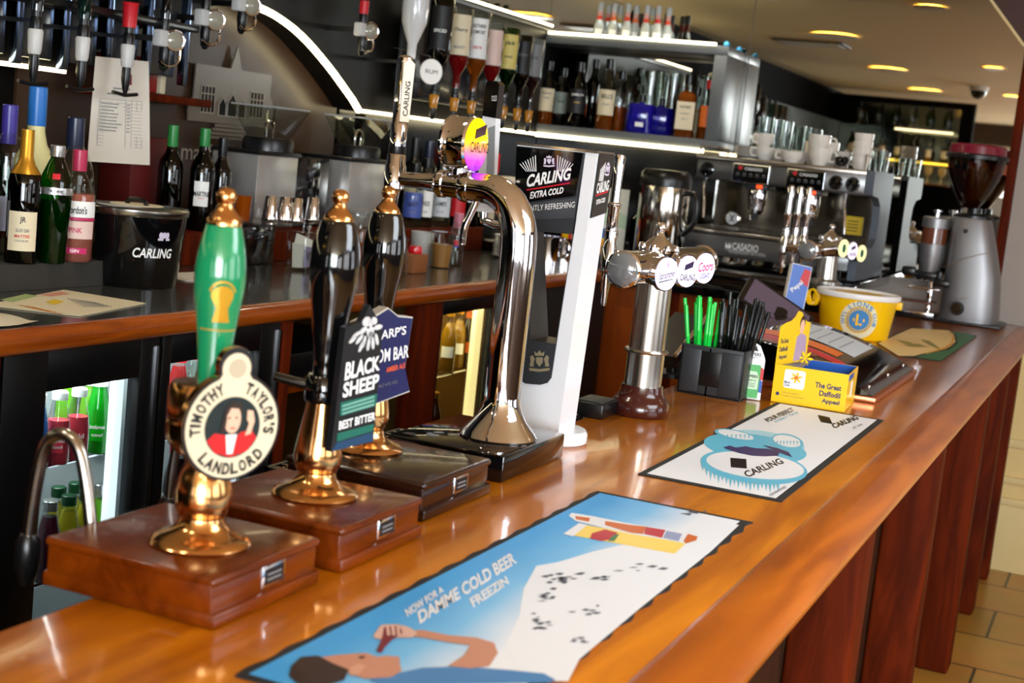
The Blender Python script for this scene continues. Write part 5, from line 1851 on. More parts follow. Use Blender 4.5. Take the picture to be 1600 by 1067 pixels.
MB().lathe([(0.0, 1.590), (0.030, 1.592), (0.043, 1.607), (0.075, 1.662), (0.099, 1.715), (0.108, 1.746), (0.06, 1.752), (0.0, 1.752)], beans, (-0.675, GY, 0), 32).build('coffee_beans', t)
maroon = mat('maroon_lid', (120, 26, 48), 0.2, coat=0.4)
MB().lathe([(0.118, 1.80), (0.130, 1.798), (0.131, 1.812), (0.122, 1.818)], black, (-0.675, GY, 0), 36).build('hopper_rim', t)
MB().lathe([(0.120, 1.815), (0.117, 1.85), (0.108, 1.858), (0.0, 1.860)], maroon, (-0.675, GY, 0), 36).build('hopper_lid', t)
# doser
DX, DY = -0.80, 6.42
b = MB().lathe([(0.0, 1.30), (0.040, 1.30), (0.054, 1.36), (0.056, 1.42), (0.054, 1.421)], satin, (DX, DY, 0), 28)
b.build('doser', t)
b = MB().lathe([(0.054, 1.489), (0.058, 1.49), (0.058, 1.53), (0.05, 1.536), (0.0, 1.536)], satin, (DX, DY, 0), 28)
b.lathe([(0.012, 1.536), (0.012, 1.556), (0.02, 1.56), (0.02, 1.566), (0.0, 1.568)], chrome, (DX, DY, 0), 16)
b.build('doser_cap', t)
MB().lathe([(0.053, 1.421), (0.053, 1.489)], mat('doser_window', (110, 56, 30), 0.1, coat=0.5), (DX, DY, 0), 28).build('doser_window', t)
b = MB()
b.box(DX - 0.06, DX + 0.05, DY - 0.03, DY + 0.03, 1.27, 1.30, black, 0.006)
b.box(DX - 0.11, DX - 0.05, DY - 0.055, DY + 0.0, 1.275, 1.315, black, 0.01)
b.box(DX + 0.03, DX + 0.10, DY - 0.075, DY - 0.035, 1.245, 1.275, black, 0.008)
b.box(DX + 0.04, DX + 0.06, DY - 0.06, DY - 0.03, 1.27, 1.31, black, 0.004)
b.build('dosing_lever', t)
b = MB()
b.box(DX - 0.075, DX + 0.06, DY - 0.05, DY + 0.05, 1.225, 1.232, chrome, 0.003)
b.box(DX + 0.0, DX + 0.02, DY + 0.03, DY + 0.05, 1.112, 1.27, chrome, 0.003)
b.box(DX - 0.11, DX + 0.05, DY - 0.06, DY + 0.06, 1.112, 1.128, chrome, 0.004)
b.box(DX - 0.10, DX + 0.045, DY - 0.055, DY + 0.05, 1.165, 1.172, mat('fork_brown', (100, 60, 44), 0.3), 0.003)
b.build('fork_rest', t)
# ------------------------------------------------------------------ coffee machine
MYF, MX0, MX1, MZ = 6.0, -1.765, -1.045, 1.245
t = thing('coffee_machine', 'wide stainless steel espresso machine on the corner counter', 'coffee machine', (-1.4, 6.3, MZ))
gun = mat('machine_grey', (120, 120, 120), 0.28, 0.8)
back_steel = mat('machine_splash', (112, 104, 92), 0.14, 1.0)
b = MB()
b.box(MX0, MX1, 6.02, 6.46, 1.595, 1.675, gun, 0.006)
b.box(MX0, MX1, MYF, 6.05, 1.60, 1.69, gun, 0.008)
b.build('head', t)
b = MB()
b.box(MX0 - 0.005, MX1, MYF - 0.012, 6.48, 1.676, 1.70, steel, 0.006)
b.build('cup_tray', t)
MB().box(MX0, MX1, 6.38, 6.42, 1.32, 1.60, back_steel).build('splash_back', t)
b = MB()
b.box(MX0 - 0.02, MX1, 5.86, 6.46, 1.285, 1.375, gun, 0.008)
b.build('lower_body', t)
b = MB().box(MX0 - 0.02, MX1, 5.85, 6.40, 1.376, 1.392, steel, 0.004)
for k in range(16):
    x = MX0 + 0.02 + k * 0.044
    b.box(x, x + 0.012, 5.90, 6.36, 1.3925, 1.394, black)
b.build('drip_grate', t)
b = MB()
for x in (MX0 + 0.04, MX1 - 0.06):
    for y in (5.92, 6.40):
        b.lathe([(0.018, MZ + 0.0005), (0.022, 1.285), (0, 1.286)], black, (x, y, 0), 16)
b.build('feet', t)
fy = Fr((0, 5.859, 0), (1, 0, 0), (0, 0, 1))
b = MB()
b.text('CASADIO', fy, white, w=0.11, h=0.030, at=(-1.475, 1.334), bold=0.02)
b.text('TECHNOLOGY OF COFFEE', fy, white, w=0.16, h=0.008, at=(-1.465, 1.309))
b.prism([(-1.56, 1.322), (-1.56, 1.346), (-1.55, 1.332), (-1.545, 1.346), (-1.54, 1.332), (-1.535, 1.346), (-1.535, 1.322)], 0, 0.001, white, fy)
b.prism([(-1.56, 1.316), (-1.39, 1.316), (-1.39, 1.3175), (-1.56, 1.3175)], 0, 0.001, white, fy)
b.build('front_badge', t)
fm = Fr((0, MYF - 0.001, 0), (1, 0, 0), (0, 0, 1))
for x0 in (-1.605, -1.372):
    b = MB()
    b.prism([(x0, 1.598), (x0 + 0.16, 1.598), (x0 + 0.16, 1.676), (x0, 1.676)], 0, 0.004, chrome, fm)
    b.prism([(x0 + 0.004, 1.602), (x0 + 0.156, 1.602), (x0 + 0.156, 1.672), (x0 + 0.004, 1.672)], 0.004, 0.006, gloss_black, fm)
    b.prism(circle(0.009, 14, cx=x0 + 0.033, cy=1.658), 0.006, 0.0065, red_print, fm)
    b.text('CASADIO', fm, white, w=0.075, h=0.012, at=(x0 + 0.09, 1.656), bold=0.02, lift=0.0066)
    for k in range(5):
        b.prism(circle(0.009, 10, cx=x0 + 0.025 + 0.028 * k, cy=1.628, sy=0.7), 0.006, 0.010, dark_grey, fm)
        b.prism([(x0 + 0.019 + 0.028 * k, 1.634), (x0 + 0.031 + 0.028 * k, 1.634), (x0 + 0.031 + 0.028 * k, 1.637), (x0 + 0.019 + 0.028 * k, 1.637)], 0.010, 0.0105, grey_print, fm)
    b.build('button_panel', t)
for x in (-1.718, -1.167, -1.098):
    Mk = Matrix.Translation((x, MYF - 0.001, 1.637)) @ Matrix.Rotation(PI / 2, 4, 'X')
    MB().lathe([(0.030, 0), (0.030, 0.004), (0.024, 0.006), (0.024, 0.02), (0.020, 0.03), (0.0, 0.031)], gloss_black, seg=24, M=Mk).build('steam_knob', t)
red_lit = mat('red_lamp', (230, 60, 30), 0.3, em=1.2, emc=(255, 70, 20))
for x in (-1.52, -1.29):
    b = MB()
    b.lathe([(0.0, 1.50), (0.036, 1.50), (0.040, 1.51), (0.040, 1.56), (0.034, 1.595), (0, 1.595)], chrome, (x, 6.14, 0), 28)
    b.box(x - 0.05, x + 0.05, 6.08, 6.24, 1.575, 1.596, dark_grey, 0.004)
    b.build('brew_group', t)
    MB().box(x + 0.005, x + 0.03, 6.075, 6.083, 1.578, 1.593, red_lit, 0.002).build('heat_lamp', t)
    b = MB()
    b.lathe([(0.0, 1.462), (0.012, 1.462), (0.03, 1.475), (0.037, 1.485), (0.037, 1.4995), (0.0, 1.4995)], chrome, (x, 6.14, 0), 24)
    b.tube([(x, 6.11, 1.483), (x + 0.03, 5.99, 1.475), (x + 0.055, 5.90, 1.462)], [0.010, 0.014, 0.016], black, 14)
    b.tube([(x - 0.012, 6.14, 1.468), (x - 0.02, 6.14, 1.455), (x - 0.022, 6.14, 1.44)], 0.006, chrome, 10)
    b.build('filter_holder', t)
Mg = Matrix.Translation((-1.68, 6.379, 1.43)) @ Matrix.Rotation(PI / 2, 4, 'X')
b = MB().lathe([(0.032, 0), (0.032, 0.012), (0.028, 0.014), (0.0, 0.014)], chrome, seg=28, M=Mg)
b.lathe([(0.027, 0.0142), (0.0, 0.0146)], white, seg=28, M=Mg)
fgq = Fr((-1.68, 6.3643, 1.43), (1, 0, 0), (0, 0, 1))
b.prism([(-0.012, -0.016), (-0.007, -0.016), (0.012, 0.016), (0.007, 0.016)], 0.0004, 0.001, black_print, fgq)
b.prism([(0.007, -0.016), (0.012, -0.016), (-0.007, 0.016), (-0.012, 0.016)], 0.0004, 0.001, black_print, fgq)
b.build('pressure_gauge', t)
for x in (-1.735, -1.13):
    b = MB().tube(spline([(x, 6.06, 1.60), (x, 6.05, 1.56), (x + 0.012, 6.03, 1.50), (x + 0.02, 6.02, 1.43)], 5), 0.006, chrome, 10)
    b.build('steam_wand', t)
yl_n = mat('yellow_notice', (226, 186, 20), 0.5)
b = MB().box(-1.175, -1.10, 6.372, 6.379, 1.42, 1.50, yl_n)
for k in range(4):
    b.box(-1.165, -1.12, 6.3712, 6.372, 1.435 + 0.014 * k, 1.439 + 0.014 * k, black_print)
b.build('notice', t, 'yellow instruction notice')
# curved side cheek on the right: a C of satin grey
side_grey = mat('machine_cheek', (92, 99, 108), 0.55, 0.0, spec=0.15)
fsd = Fr((MX1 + 0.002, 0, 0), (0, 1, 0), (0, 0, 1))
b = MB()
oc = [(5.84, 1.255), (5.84, 1.35), (5.90, 1.375), (6.16, 1.385), (6.22, 1.42), (6.235, 1.48), (6.22, 1.555), (6.15, 1.59), (6.0, 1.60), (5.985, 1.62), (5.985, 1.685), (6.0, 1.70), (6.46, 1.70), (6.48, 1.68), (6.48, 1.255)]
b.prism(oc, 0.0, 0.032, side_grey, fsd)
b.build('side_cheek', t)
b = MB()
b.tube([(MX1 - 0.01, 6.0, 1.70), (MX1 - 0.01, 6.0, 1.76), (MX1 - 0.01, 6.44, 1.76), (MX1 - 0.01, 6.44, 1.70)], 0.004, chrome, 8)
b.build('cup_rail', t)
b = MB()
b.tube([(MX0 + 0.01, 6.0, 1.70), (MX0 + 0.01, 6.0, 1.735), (MX0 + 0.01, 6.44, 1.735), (MX0 + 0.01, 6.44, 1.70)], 0.004, chrome, 8)
b.build('cup_rail', t)


# cups, saucers and glasses on the machine
def cup_mb(r=0.040, h=0.055, a=0.0):
    b = MB()
    b.lathe([(0.0, 0.0), (r * 0.62, 0.0), (r * 0.64, 0.004), (r * 0.86, h * 0.3), (r * 0.97, h * 0.65), (r, h), (r - 0.003, h), (r * 0.92, h * 0.65), (r * 0.8, h * 0.3), (r * 0.4, 0.007), (0, 0.006)], china, seg=28)
    c, s = math.cos(a), math.sin(a)
    pts = [(r * 0.93, h * 0.82), (r * 1.3, h * 0.85), (r * 1.5, h * 0.6), (r * 1.35, h * 0.3), (r * 0.86, h * 0.28)]
    b.tube([Vector((p.x * c, p.x * s, p.y)) for p in spline([(x, y, 0) for x, y in pts], 4)], 0.0045, china, 8)
    return b


grp = 'white cups on the coffee machine'


def cup(px, py, y, z, a, label, mug=False, r=None, h=None):
    x = Py(px, py, y).x
    rr_, hh = (r or (0.041 if mug else 0.042)), (h or (0.07 if mug else 0.055))
    b = cup_mb(rr_, hh, a)
    o = b.build('mug' if mug else 'cup')
    o.location = (x, y, z)
    tag(o, label, 'cup', grp)
    return o


ZT = 1.7005
cup(1195, 236, 6.10, ZT, -2.6, 'lower cup of the left pair on the coffee machine beside the saucers')
cup(1195, 212, 6.10, ZT + 0.056, -2.2, 'upper cup of the left pair on the coffee machine beside the saucers')
cup(1237, 246, 6.03, ZT, PI * 1.02, 'low wide cup with its handle to the left in front of the leaning cup', r=0.046, h=0.046)
cup(1252, 222, 6.22, ZT, 2.6, 'cup behind the low wide cup at the middle of the machine top', r=0.038)
cup(1216, 226, 6.25, ZT, 0.4, 'cup half hidden behind the left pair of cups', r=0.038)
cup(1280, 250, 6.03, ZT, -0.1, 'lower large mug of the pair at the centre of the machine top', True, 0.047, 0.07)
cup(1280, 225, 6.03, ZT + 0.055, 0.15, 'upper large mug of the pair at the centre of the machine top', True, 0.047, 0.07)
cup(1276, 212, 6.24, ZT, 1.2, 'cup at the back behind the large mugs', True, 0.045, 0.10)
cup(1298, 208, 6.26, ZT, 1.2, 'cup at the back right of the large mugs', True, 0.045, 0.105)
cup(1318, 238, 6.22, ZT, 0.3, 'mug between the large mugs and the tall stack', True, 0.038, 0.07)
for k in range(4):
    cup(1344, 262, 6.06, ZT + 0.032 * k, 1.9, ('bottom', 'second', 'third', 'top')[k] + ' cup of the four-high stack at the right of the machine top', False, 0.040, 0.052)
xs_ = Py(1172, 235, 6.1).x
for k in range(6):
    o = MB().lathe([(0.0, 0.0), (0.035, 0.0), (0.040, 0.003), (0.068, 0.010), (0.069, 0.012), (0.040, 0.006), (0.0, 0.004)], china, seg=32).build('saucer')
    o.location = (xs_ - 0.01, 6.14, ZT + 0.0075 * k)
    tag(o, ('lowest', 'second', 'third', 'fourth', 'fifth', 'topmost')[k] + ' saucer of the stack at the left end of the coffee machine', 'saucer', 'saucers on the coffee machine')
o = MB().tube([(0.02 * math.cos(a * 1.7) * (1 - 0.3 * math.sin(a)), 0.018 * math.sin(a * 1.1), 0.022 + 0.018 * math.sin(a * 2.3)) for a in [k * 0.35 for k in range(60)]], 0.004, gloss_black, 6).build('black_cable_clip')
o.location = (Py(1313, 258, 6.0).x, 6.02, ZT + 0.003)
tag(o, 'tangled black clip lying beside the large mugs', 'clip')
for i, (px, y, h, r) in enumerate(((1195, 6.36, 0.19, 0.034), (1210, 6.40, 0.185, 0.034), (1226, 6.38, 0.18, 0.034), (1184, 6.40, 0.15, 0.03))):
    o = MB().lathe([(0.0, 0.0), (r * 0.75, 0.0), (r * 0.78, 0.01), (r, h), (r - 0.002, h), (r * 0.72, 0.012), (0, 0.012)], clear_thick, seg=24).build('tall_glass')
    o.location = (Py(px, 215, y).x, y, ZT)
    tag(o, ('tall glass at the back of the machine top, second from the left', 'tall glass at the back of the machine top, third from the left', 'tall glass at the back of the machine top, rightmost', 'shorter tall glass behind the saucers')[i], 'glass', 'tall glasses behind the cups')
for i, px in enumerate((1362, 1376, 1390)):
    o = MB().lathe([(0.0, 0.0), (0.024, 0.0), (0.03, 0.085), (0.028, 0.085), (0.022, 0.006), (0, 0.006)], clear_thick, seg=20).build('small_glass')
    o.location = (Py(px, 265, 6.25).x - 0.03, 6.22 + 0.07 * (i % 2), ZT)
    tag(o, ('small clear glass nearest the four-high cup stack', 'middle small clear glass by the cup rail', 'small clear glass at the right rail of the machine')[i], 'glass', 'small glasses on the coffee machine')

# tall steel flask left of the machine
t = thing('steel_urn', 'tall polished steel flask with black lid left of the coffee machine', 'urn', (-1.805, 5.725, 1.245))
MB().lathe([(0.0, 1.2455), (0.098, 1.2455), (0.104, 1.255), (0.104, 1.55), (0.098, 1.575), (0, 1.576)], mat('polished_steel', (200, 194, 184), 0.1, 1.0), (-1.805, 5.725, 0), 40).build('body', t)
MB().lathe([(0.107, 1.548), (0.108, 1.575), (0.104, 1.60), (0.09, 1.615), (0.0, 1.618)], black, (-1.805, 5.725, 0), 40).build('lid', t)
b = MB().tube(spline([(-1.705, 5.70, 1.53), (-1.66, 5.69, 1.52), (-1.655, 5.69, 1.42), (-1.705, 5.70, 1.36)], 5), 0.011, black, 10)
b.build('handle', t)
o = MB().lathe([(0.0, 0.0), (0.06, 0.0), (0.075, 0.03), (0.078, 0.14), (0.06, 0.16), (0.0, 0.165)], gloss_black, seg=24).build('black_jar')
o.location = (-2.02, 6.2, 1.2455)
tag(o, 'black canister behind the steel flask', 'canister')

# leaflets and packets behind the near silver font
o = MB()
fl_ = Fr(Px(985, 385, -2.15) + Vector((0, 0, 0)), (0.7, 0.7, 0), (0, 0, 1))
LX, LYy = -2.10, 5.80
fl_ = Fr((LX, LYy, 1.246), (0.95, 0.3, 0), (-0.03, 0.1, 1))
o.prism([(-0.09, 0), (0.11, 0), (0.11, 0.27), (-0.09, 0.27)], -0.003, 0, mat('poster_paper', (226, 226, 210), 0.5), fl_)
o.prism([(-0.09, 0.14), (0.11, 0.10), (0.11, 0.16), (-0.02, 0.20), (-0.09, 0.21)], 0, 0.0006, mat('poster_green', (190, 214, 180), 0.5), fl_)
tag(o.build('leaflet', loc=fl_.o), 'pale leaflet standing behind the silver font tap', 'leaflet')
for i, (dx, dy, w_, h_, c, lb_) in enumerate(((-0.06, -0.07, 0.07, 0.13, (226, 130, 30), 'orange snack packet standing before the pale leaflet'), (0.03, -0.06, 0.10, 0.10, (70, 120, 200), 'blue snack packet standing before the pale leaflet'), (0.02, -0.12, 0.12, 0.055, (236, 160, 40), 'low yellow packet in front of the blue snack packet'), (-0.10, -0.12, 0.04, 0.12, (196, 40, 40), 'red tube packet at the left of the pale leaflet'))):
    x, y = LX + dx, LYy + dy
    b = MB().box(x - w_ / 2, x + w_ / 2, y - 0.015, y + 0.015, 1.2455, 1.2455 + h_, mat('packet_%d' % i, c, 0.35), 0.006)
    b.box(x - w_ * 0.35, x + w_ * 0.35, y - 0.016, y - 0.0152, 1.2455 + h_ * 0.35, 1.2455 + h_ * 0.6, (white_paint, mat('pk_y', (236, 210, 60), 0.4), mat('pk_v', (120, 60, 140), 0.4), yel)[i])
    tag(b.build('snack_packet', loc=(x, y, 1.2455)), lb_, 'packet', 'snack packets by the leaflet')
# steel pots seen through the loop of the white tower
for i, (px, y, r, h) in enumerate(((856, 5.25, 0.055, 0.11), (880, 5.32, 0.05, 0.10))):
    x = Py(px, 400, y).x
    b = MB().lathe([(0.0, 0.0), (r, 0.0), (r, h * 0.9), (r * 1.05, h), (r * 0.97, h), (r * 0.94, 0.006), (0, 0.006)], chrome, seg=28)
    b.tube(spline([(r, 0, h * 0.85), (r * 1.5, 0, h * 0.8), (r * 1.5, 0, h * 0.35), (r, 0, h * 0.3)], 4), 0.005, chrome, 8)
    o = b.build('milk_jug')
    o.location = (x, y, 1.2055)
    tag(o, ('steel milk jug seen through the loop of the white tower, left one', 'steel milk jug seen through the loop of the white tower, right one')[i], 'jug', 'steel jugs on the back counter')

# ------------------------------------------------------------------ bottles
P_SPIRIT = [(0.0, 0.0), (0.034, 0.0), (0.037, 0.004), (0.037, 0.155), (0.034, 0.175), (0.022, 0.20), (0.0145, 0.215), (0.0138, 0.262), (0.0, 0.262)]
P_WINE = [(0.0, 0.0), (0.034, 0.0), (0.037, 0.004), (0.037, 0.185), (0.033, 0.205), (0.019, 0.228), (0.0145, 0.245), (0.0138, 0.305), (0.0, 0.305)]
P_ROUND = [(0.0, 0.0), (0.038, 0.0), (0.042, 0.005), (0.043, 0.12), (0.040, 0.155), (0.028, 0.185), (0.016, 0.205), (0.0145, 0.255), (0.0, 0.255)]
P_BEER = [(0.0, 0.0), (0.028, 0.0), (0.030, 0.004), (0.030, 0.115), (0.026, 0.14), (0.016, 0.17), (0.0125, 0.185), (0.0125, 0.215), (0.0, 0.215)]
P_SODA = [(0.0, 0.0), (0.026, 0.0), (0.028, 0.005), (0.0285, 0.09), (0.026, 0.12), (0.019, 0.15), (0.0155, 0.17), (0.0155, 0.188), (0.0, 0.188)]
P_TALL = [(0.0, 0.0), (0.032, 0.0), (0.034, 0.004), (0.036, 0.20), (0.032, 0.225), (0.016, 0.245), (0.0135, 0.26), (0.0135, 0.30), (0.0, 0.30)]
P_FLARE = [(0.0, 0.0), (0.029, 0.0), (0.031, 0.004), (0.039, 0.16), (0.039, 0.172), (0.034, 0.20), (0.022, 0.228), (0.0155, 0.242), (0.0145, 0.268), (0.0, 0.268)]
P_LIMON = [(0.0, 0.0), (0.036, 0.0), (0.040, 0.006), (0.040, 0.15), (0.036, 0.18), (0.022, 0.205), (0.0165, 0.23), (0.015, 0.31), (0.0, 0.31)]


def prof_r(prof, z):
    return float(np.interp(z, [p[1] for p in prof[1:-1]], [p[0] for p in prof[1:-1]]))


def bottle(label, loc, prof, gl, cap=None, cap_h=0.035, liq=None, fill=0.5, labels=(), s=1.0, group=None, flip=False, face=None, seg=20, sq=False, name='bottle', foil=None, shoulder=None):
    """labels: (z0, z1, half-angle, material, [(text, z, w, h, material)])"""
    loc = Vector(loc)
    if face is None:
        face = math.atan2(-loc.y, -loc.x)
    top = prof[-1][1]

    def P(u, z, lift=0.0006):
        r = prof_r(prof, z) + lift
        if sq:
            return Vector((u, -r, z))
        a = u / r - PI / 2
        return Vector((r * math.cos(a), r * math.sin(a), z))

    def shell(pr):
        if not sq:
            return MB().lathe(pr, gl, seg=seg)
        b = MB()
        vs, fs = [], []
        n = 32
        for r, z in pr:
            k_ = 0.55 if r > 0.025 else 1.0
            for k in range(n):
                a = 2 * PI * k / n
                c, s_ = math.cos(a), math.sin(a)
                vs.append(Vector((r * math.copysign(abs(c) ** k_, c), r * math.copysign(abs(s_) ** k_, s_), z)))
        for i in range(len(pr) - 1):
            for k in range(n):
                j = (k + 1) % n
                fs.append([i * n + k, i * n + j, (i + 1) * n + j, (i + 1) * n + k])
        b.add(vs, fs, gl, True)
        return b
    root = shell(prof[:-1]).build(name)
    if liq is not None:
        zt = fill * top
        if flip:
            zz = sorted(set([z for _, z in prof[1:-1] if z > top - zt] + [top - zt, top - 0.002]))
        else:
            zz = sorted(set([z for _, z in prof[1:-1] if z < zt] + [0.004, zt]))
        lp = [(0.0, zz[0])] + [(max(prof_r(prof, z) - 0.0022, 0.004), z) for z in zz] + [(0.0, zz[-1])]
        if sq:
            gl2 = gl
            b = MB()
            vs, fs = [], []
            n = 24
            for r, z in lp:
                k_ = 0.55 if r > 0.025 else 1.0
                for k in range(n):
                    a = 2 * PI * k / n
                    c, s_ = math.cos(a), math.sin(a)
                    vs.append(Vector((r * math.copysign(abs(c) ** k_, c), r * math.copysign(abs(s_) ** k_, s_), z)))
            for i in range(len(lp) - 1):
                for k in range(n):
                    j = (k + 1) % n
                    fs.append([i * n + k, i * n + j, (i + 1) * n + j, (i + 1) * n + k])
            b.add(vs, fs, liq, True)
        else:
            b = MB().lathe(lp, liq, seg=seg)
        b.build('liquid', root)
    if cap is not None:
        r = prof_r(prof, top - 0.01) + 0.0018
        MB().lathe([(r, top - cap_h), (r * 1.02, top - cap_h + 0.002), (r * 1.02, top + 0.002), (r * 0.9, top + 0.004), (0, top + 0.004)], cap, seg=18).build('cap', root)
    if foil is not None:
        z0 = foil[0]
        zz = [z0] + [z for _, z in prof[1:-1] if z > z0] + [top]
        MB().lathe([(prof_r(prof, z) + 0.001, z) for z in zz] + [(0, top + 0.001)], foil[1], seg=seg).build('foil', root)
    for z0, z1, ha, lm, txts in labels:
        b = MB()
        n = 10
        r = max(prof_r(prof, z0), prof_r(prof, z1))
        mz = [z0, (z0 + z1) / 2, z1]
        vs = [P(-ha * r + 2 * ha * r * k / n, z) for z in mz for k in range(n + 1)]
        fs = [[i * (n + 1) + k, i * (n + 1) + k + 1, (i + 1) * (n + 1) + k + 1, (i + 1) * (n + 1) + k] for i in range(2) for k in range(n)]
        b.add(vs, fs, lm, True)

        class W:
            def __call__(s_, a, c, l=0.0):
                return P(a, c, 0.0012)
        for (tx, z, w_, h_, tm) in txts:
            b.text(tx, W(), tm, w=w_, h=h_, at=(0, z), bold=0.02)
        b.build('paper_label', root)
    root.scale = (s, s, s)
    root.location = loc
    root.rotation_euler = (PI if flip else 0.0, 0, (face + PI / 2))
    tag(root, label, 'bottle', group)
    ORIGIN[root.name] = loc
    return root


RZ = 1.2655
grp = 'spirits on the low riser'


def onr(px, py, z=RZ, dx=0.0):
    p = Pz(px, py, z)
    return (p.x + dx, p.y, z)


purple_cap = mat('cap_purple', (60, 50, 140), 0.3)
navy_cap = mat('cap_navy', (30, 36, 62), 0.25)
blue_cap = mat('cap_blue', (40, 110, 190), 0.3)
pinkred_cap = mat('cap_raspberry', (180, 50, 84), 0.3)
gold_foil = mat('gold_foil', (196, 140, 40), 0.35, 0.7)
green_cap = mat('cap_green', (40, 130, 60), 0.3)
silver_cap = mat('cap_silver', (190, 190, 190), 0.25, 0.8)
bottle('dark liqueur bottle with gold foil neck and cream patterned label', onr(32, 410), P_WINE, brown_glass, foil=(0.205, gold_foil), liq=dark_liq, fill=0.55, s=0.99, group=grp,
       labels=[(0.03, 0.12, 0.95, cream, [('JR', 0.10, 0.014, 0.016, black_print), ('SLOE GIN', 0.077, 0.03, 0.008, grey_print), ('MATTISE', 0.064, 0.034, 0.007, red_print), ('LIQUEUR', 0.053, 0.03, 0.005, grey_print)])])
bottle('green gin bottle with silver band between the gold-foil bottle and the pink gin', onr(80, 410), P_FLARE, green_glass, cap=silver_cap, cap_h=0.022, liq=mat('green_gin', (30, 120, 30), 0.1, trans=0.5, ior=1.15), fill=0.55, group=grp, s=1.0,
       labels=[(0.160, 0.176, 1.5, silver_cap, [('Tanqueray', 0.168, 0.034, 0.010, black_print)]), (0.195, 0.208, 0.25, red_print, [])])
bottle('pink gin bottle with raspberry cap and white script label', onr(115, 407), P_ROUND, clear, cap=pinkred_cap, cap_h=0.045, liq=pink_liq, fill=0.62, group=grp, s=1.02,
       labels=[(0.105, 0.142, 1.2, white_paint, [("Gordon's", 0.122, 0.048, 0.018, black_print)]), (0.098, 0.104, 1.2, pink_print, []), (0.055, 0.096, 1.1, mat('pale_pink', (226, 196, 186), 0.5), [('PINK', 0.075, 0.03, 0.012, pink_print)]), (0.02, 0.034, 0.7, pink_print, [('GIN', 0.027, 0.02, 0.007, white_paint)])])
p = onr(62, 398)
bottle('tall frosted pale-yellow bottle with bright blue cap at the back of the riser', (-2.50, 2.80, RZ), P_LIMON, frosted, cap=blue_cap, cap_h=0.07, s=1.28, group=grp,
       labels=[(0.06, 0.13, 0.9, mat('limon_label', (150, 190, 196), 0.5), [('LIMONCELLO', 0.10, 0.05, 0.012, blue_print)])])
bottle('clear bottle with dark purple cap at the left edge behind the gold-foil bottle', (-2.46, 2.665, RZ), P_TALL, clear, cap=purple_cap, cap_h=0.075, s=1.16, group=grp, labels=[(0.05, 0.12, 0.9, mat('lilac_label', (150, 150, 170), 0.5), [])], liq=water, fill=0.6)
bottle('clear bottle with navy cap behind the green gin bottle', (-2.485, 2.925, RZ), P_ROUND, clear, cap=navy_cap, cap_h=0.06, s=1.3, group=grp, labels=[(0.06, 0.11, 0.9, white_paint, [])], liq=water, fill=0.5)
bottle('bottle with a white label cut off at the left edge of the riser', (-2.405, 2.535, RZ), P_SPIRIT, clear, cap=black, s=0.98, group=grp, labels=[(0.05, 0.14, 1.1, white_paint, [('FINEST', 0.10, 0.04, 0.01, black_print)])], liq=amber_liq, fill=0.5)

grp = 'bottles on the wooden ledge'
LZ2 = 1.3005


def wl_(px, py, x):
    q = Px(px, py, x)
    return (x, q.y, LZ2)


bottle('green wine-shaped bottle behind the black ice bucket', wl_(262, 330, -2.62), P_WINE, dk_green_glass, cap=green_cap, cap_h=0.06, s=0.98, group=grp)
bottle('green vermouth bottle with round white label right of the ice bucket', wl_(312, 330, -2.56), P_WINE, dk_green_glass, cap=green_cap, cap_h=0.05, liq=mat('vermouth', (20, 60, 24), 0.1), fill=0.6, s=0.98, group=grp,
       labels=[(0.075, 0.15, 0.62, white_paint, [('MARTINI', 0.112, 0.046, 0.016, black_print)]), (0.098, 0.1, 0.25, red_print, [])])
bottle('slim black bottle next to the vermouth bottle', wl_(341, 330, -2.62), P_WINE, black_glass, cap=black, cap_h=0.06, s=0.9, group=grp)
grp = 'bottles at the back of the counter near the corner'
lst = [
    (642, 'blue-labelled clear bottle just right of the chrome tap spout', P_ROUND, clear, mat('label_blue', (70, 90, 170), 0.5), water, 'NAVY', 0.95),
    (660, 'white-labelled bottle left of the clear rum bottle', P_SPIRIT, clear, white_paint, water, 'PERNOD', 1.0),
    (686, 'clear rum bottle with pale lettered label above the measuring cup', P_ROUND, clear, mat('rum_label', (206, 212, 220), 0.5), water, "LAMB'S", 1.0),
    (712, 'dark rum bottle with a red label right of the clear rum bottle', P_SPIRIT, brown_glass, red_print, dark_liq, None, 1.0),
    (730, 'round dark bottle with amber liquid behind the thin chrome spout', P_ROUND, brown_glass, None, amber_liq, None, 1.0),
    (747, 'cream-labelled brown bottle above the stacked plates', P_SPIRIT, brown_glass, cream, dark_liq, None, 1.0),
]
for px, lb_, pr, gl_, lm, lq, tx, s_ in lst:
    x = -2.555
    q = Px(px, 350, x)
    bottle(lb_, (x, q.y, LZ2), pr, gl_, cap=black if tx != "LAMB'S" else silver_cap, liq=lq, fill=0.5, s=s_, group=grp,
           labels=[(0.04, 0.14, 1.05, lm, [(tx, 0.092, 0.046, 0.019, black_print), ('70cl 40%', 0.06, 0.03, 0.006, grey_print)] if tx else [])] if lm is not None else [])
q = Px(710, 412, -2.2)
bottle('small clear soda bottle with a round coloured sticker beside the measuring cup', (-2.2, q.y, BZ + 0.0005), P_SODA, clear, cap=mat('cap_pink', (200, 120, 140), 0.3), cap_h=0.05, liq=water, fill=0.6, s=0.98, group=grp, labels=[(0.075, 0.095, 0.3, red_print, []), (0.07, 0.076, 0.3, blue_print, [])])
grp = 'tall bottles on the ledge'
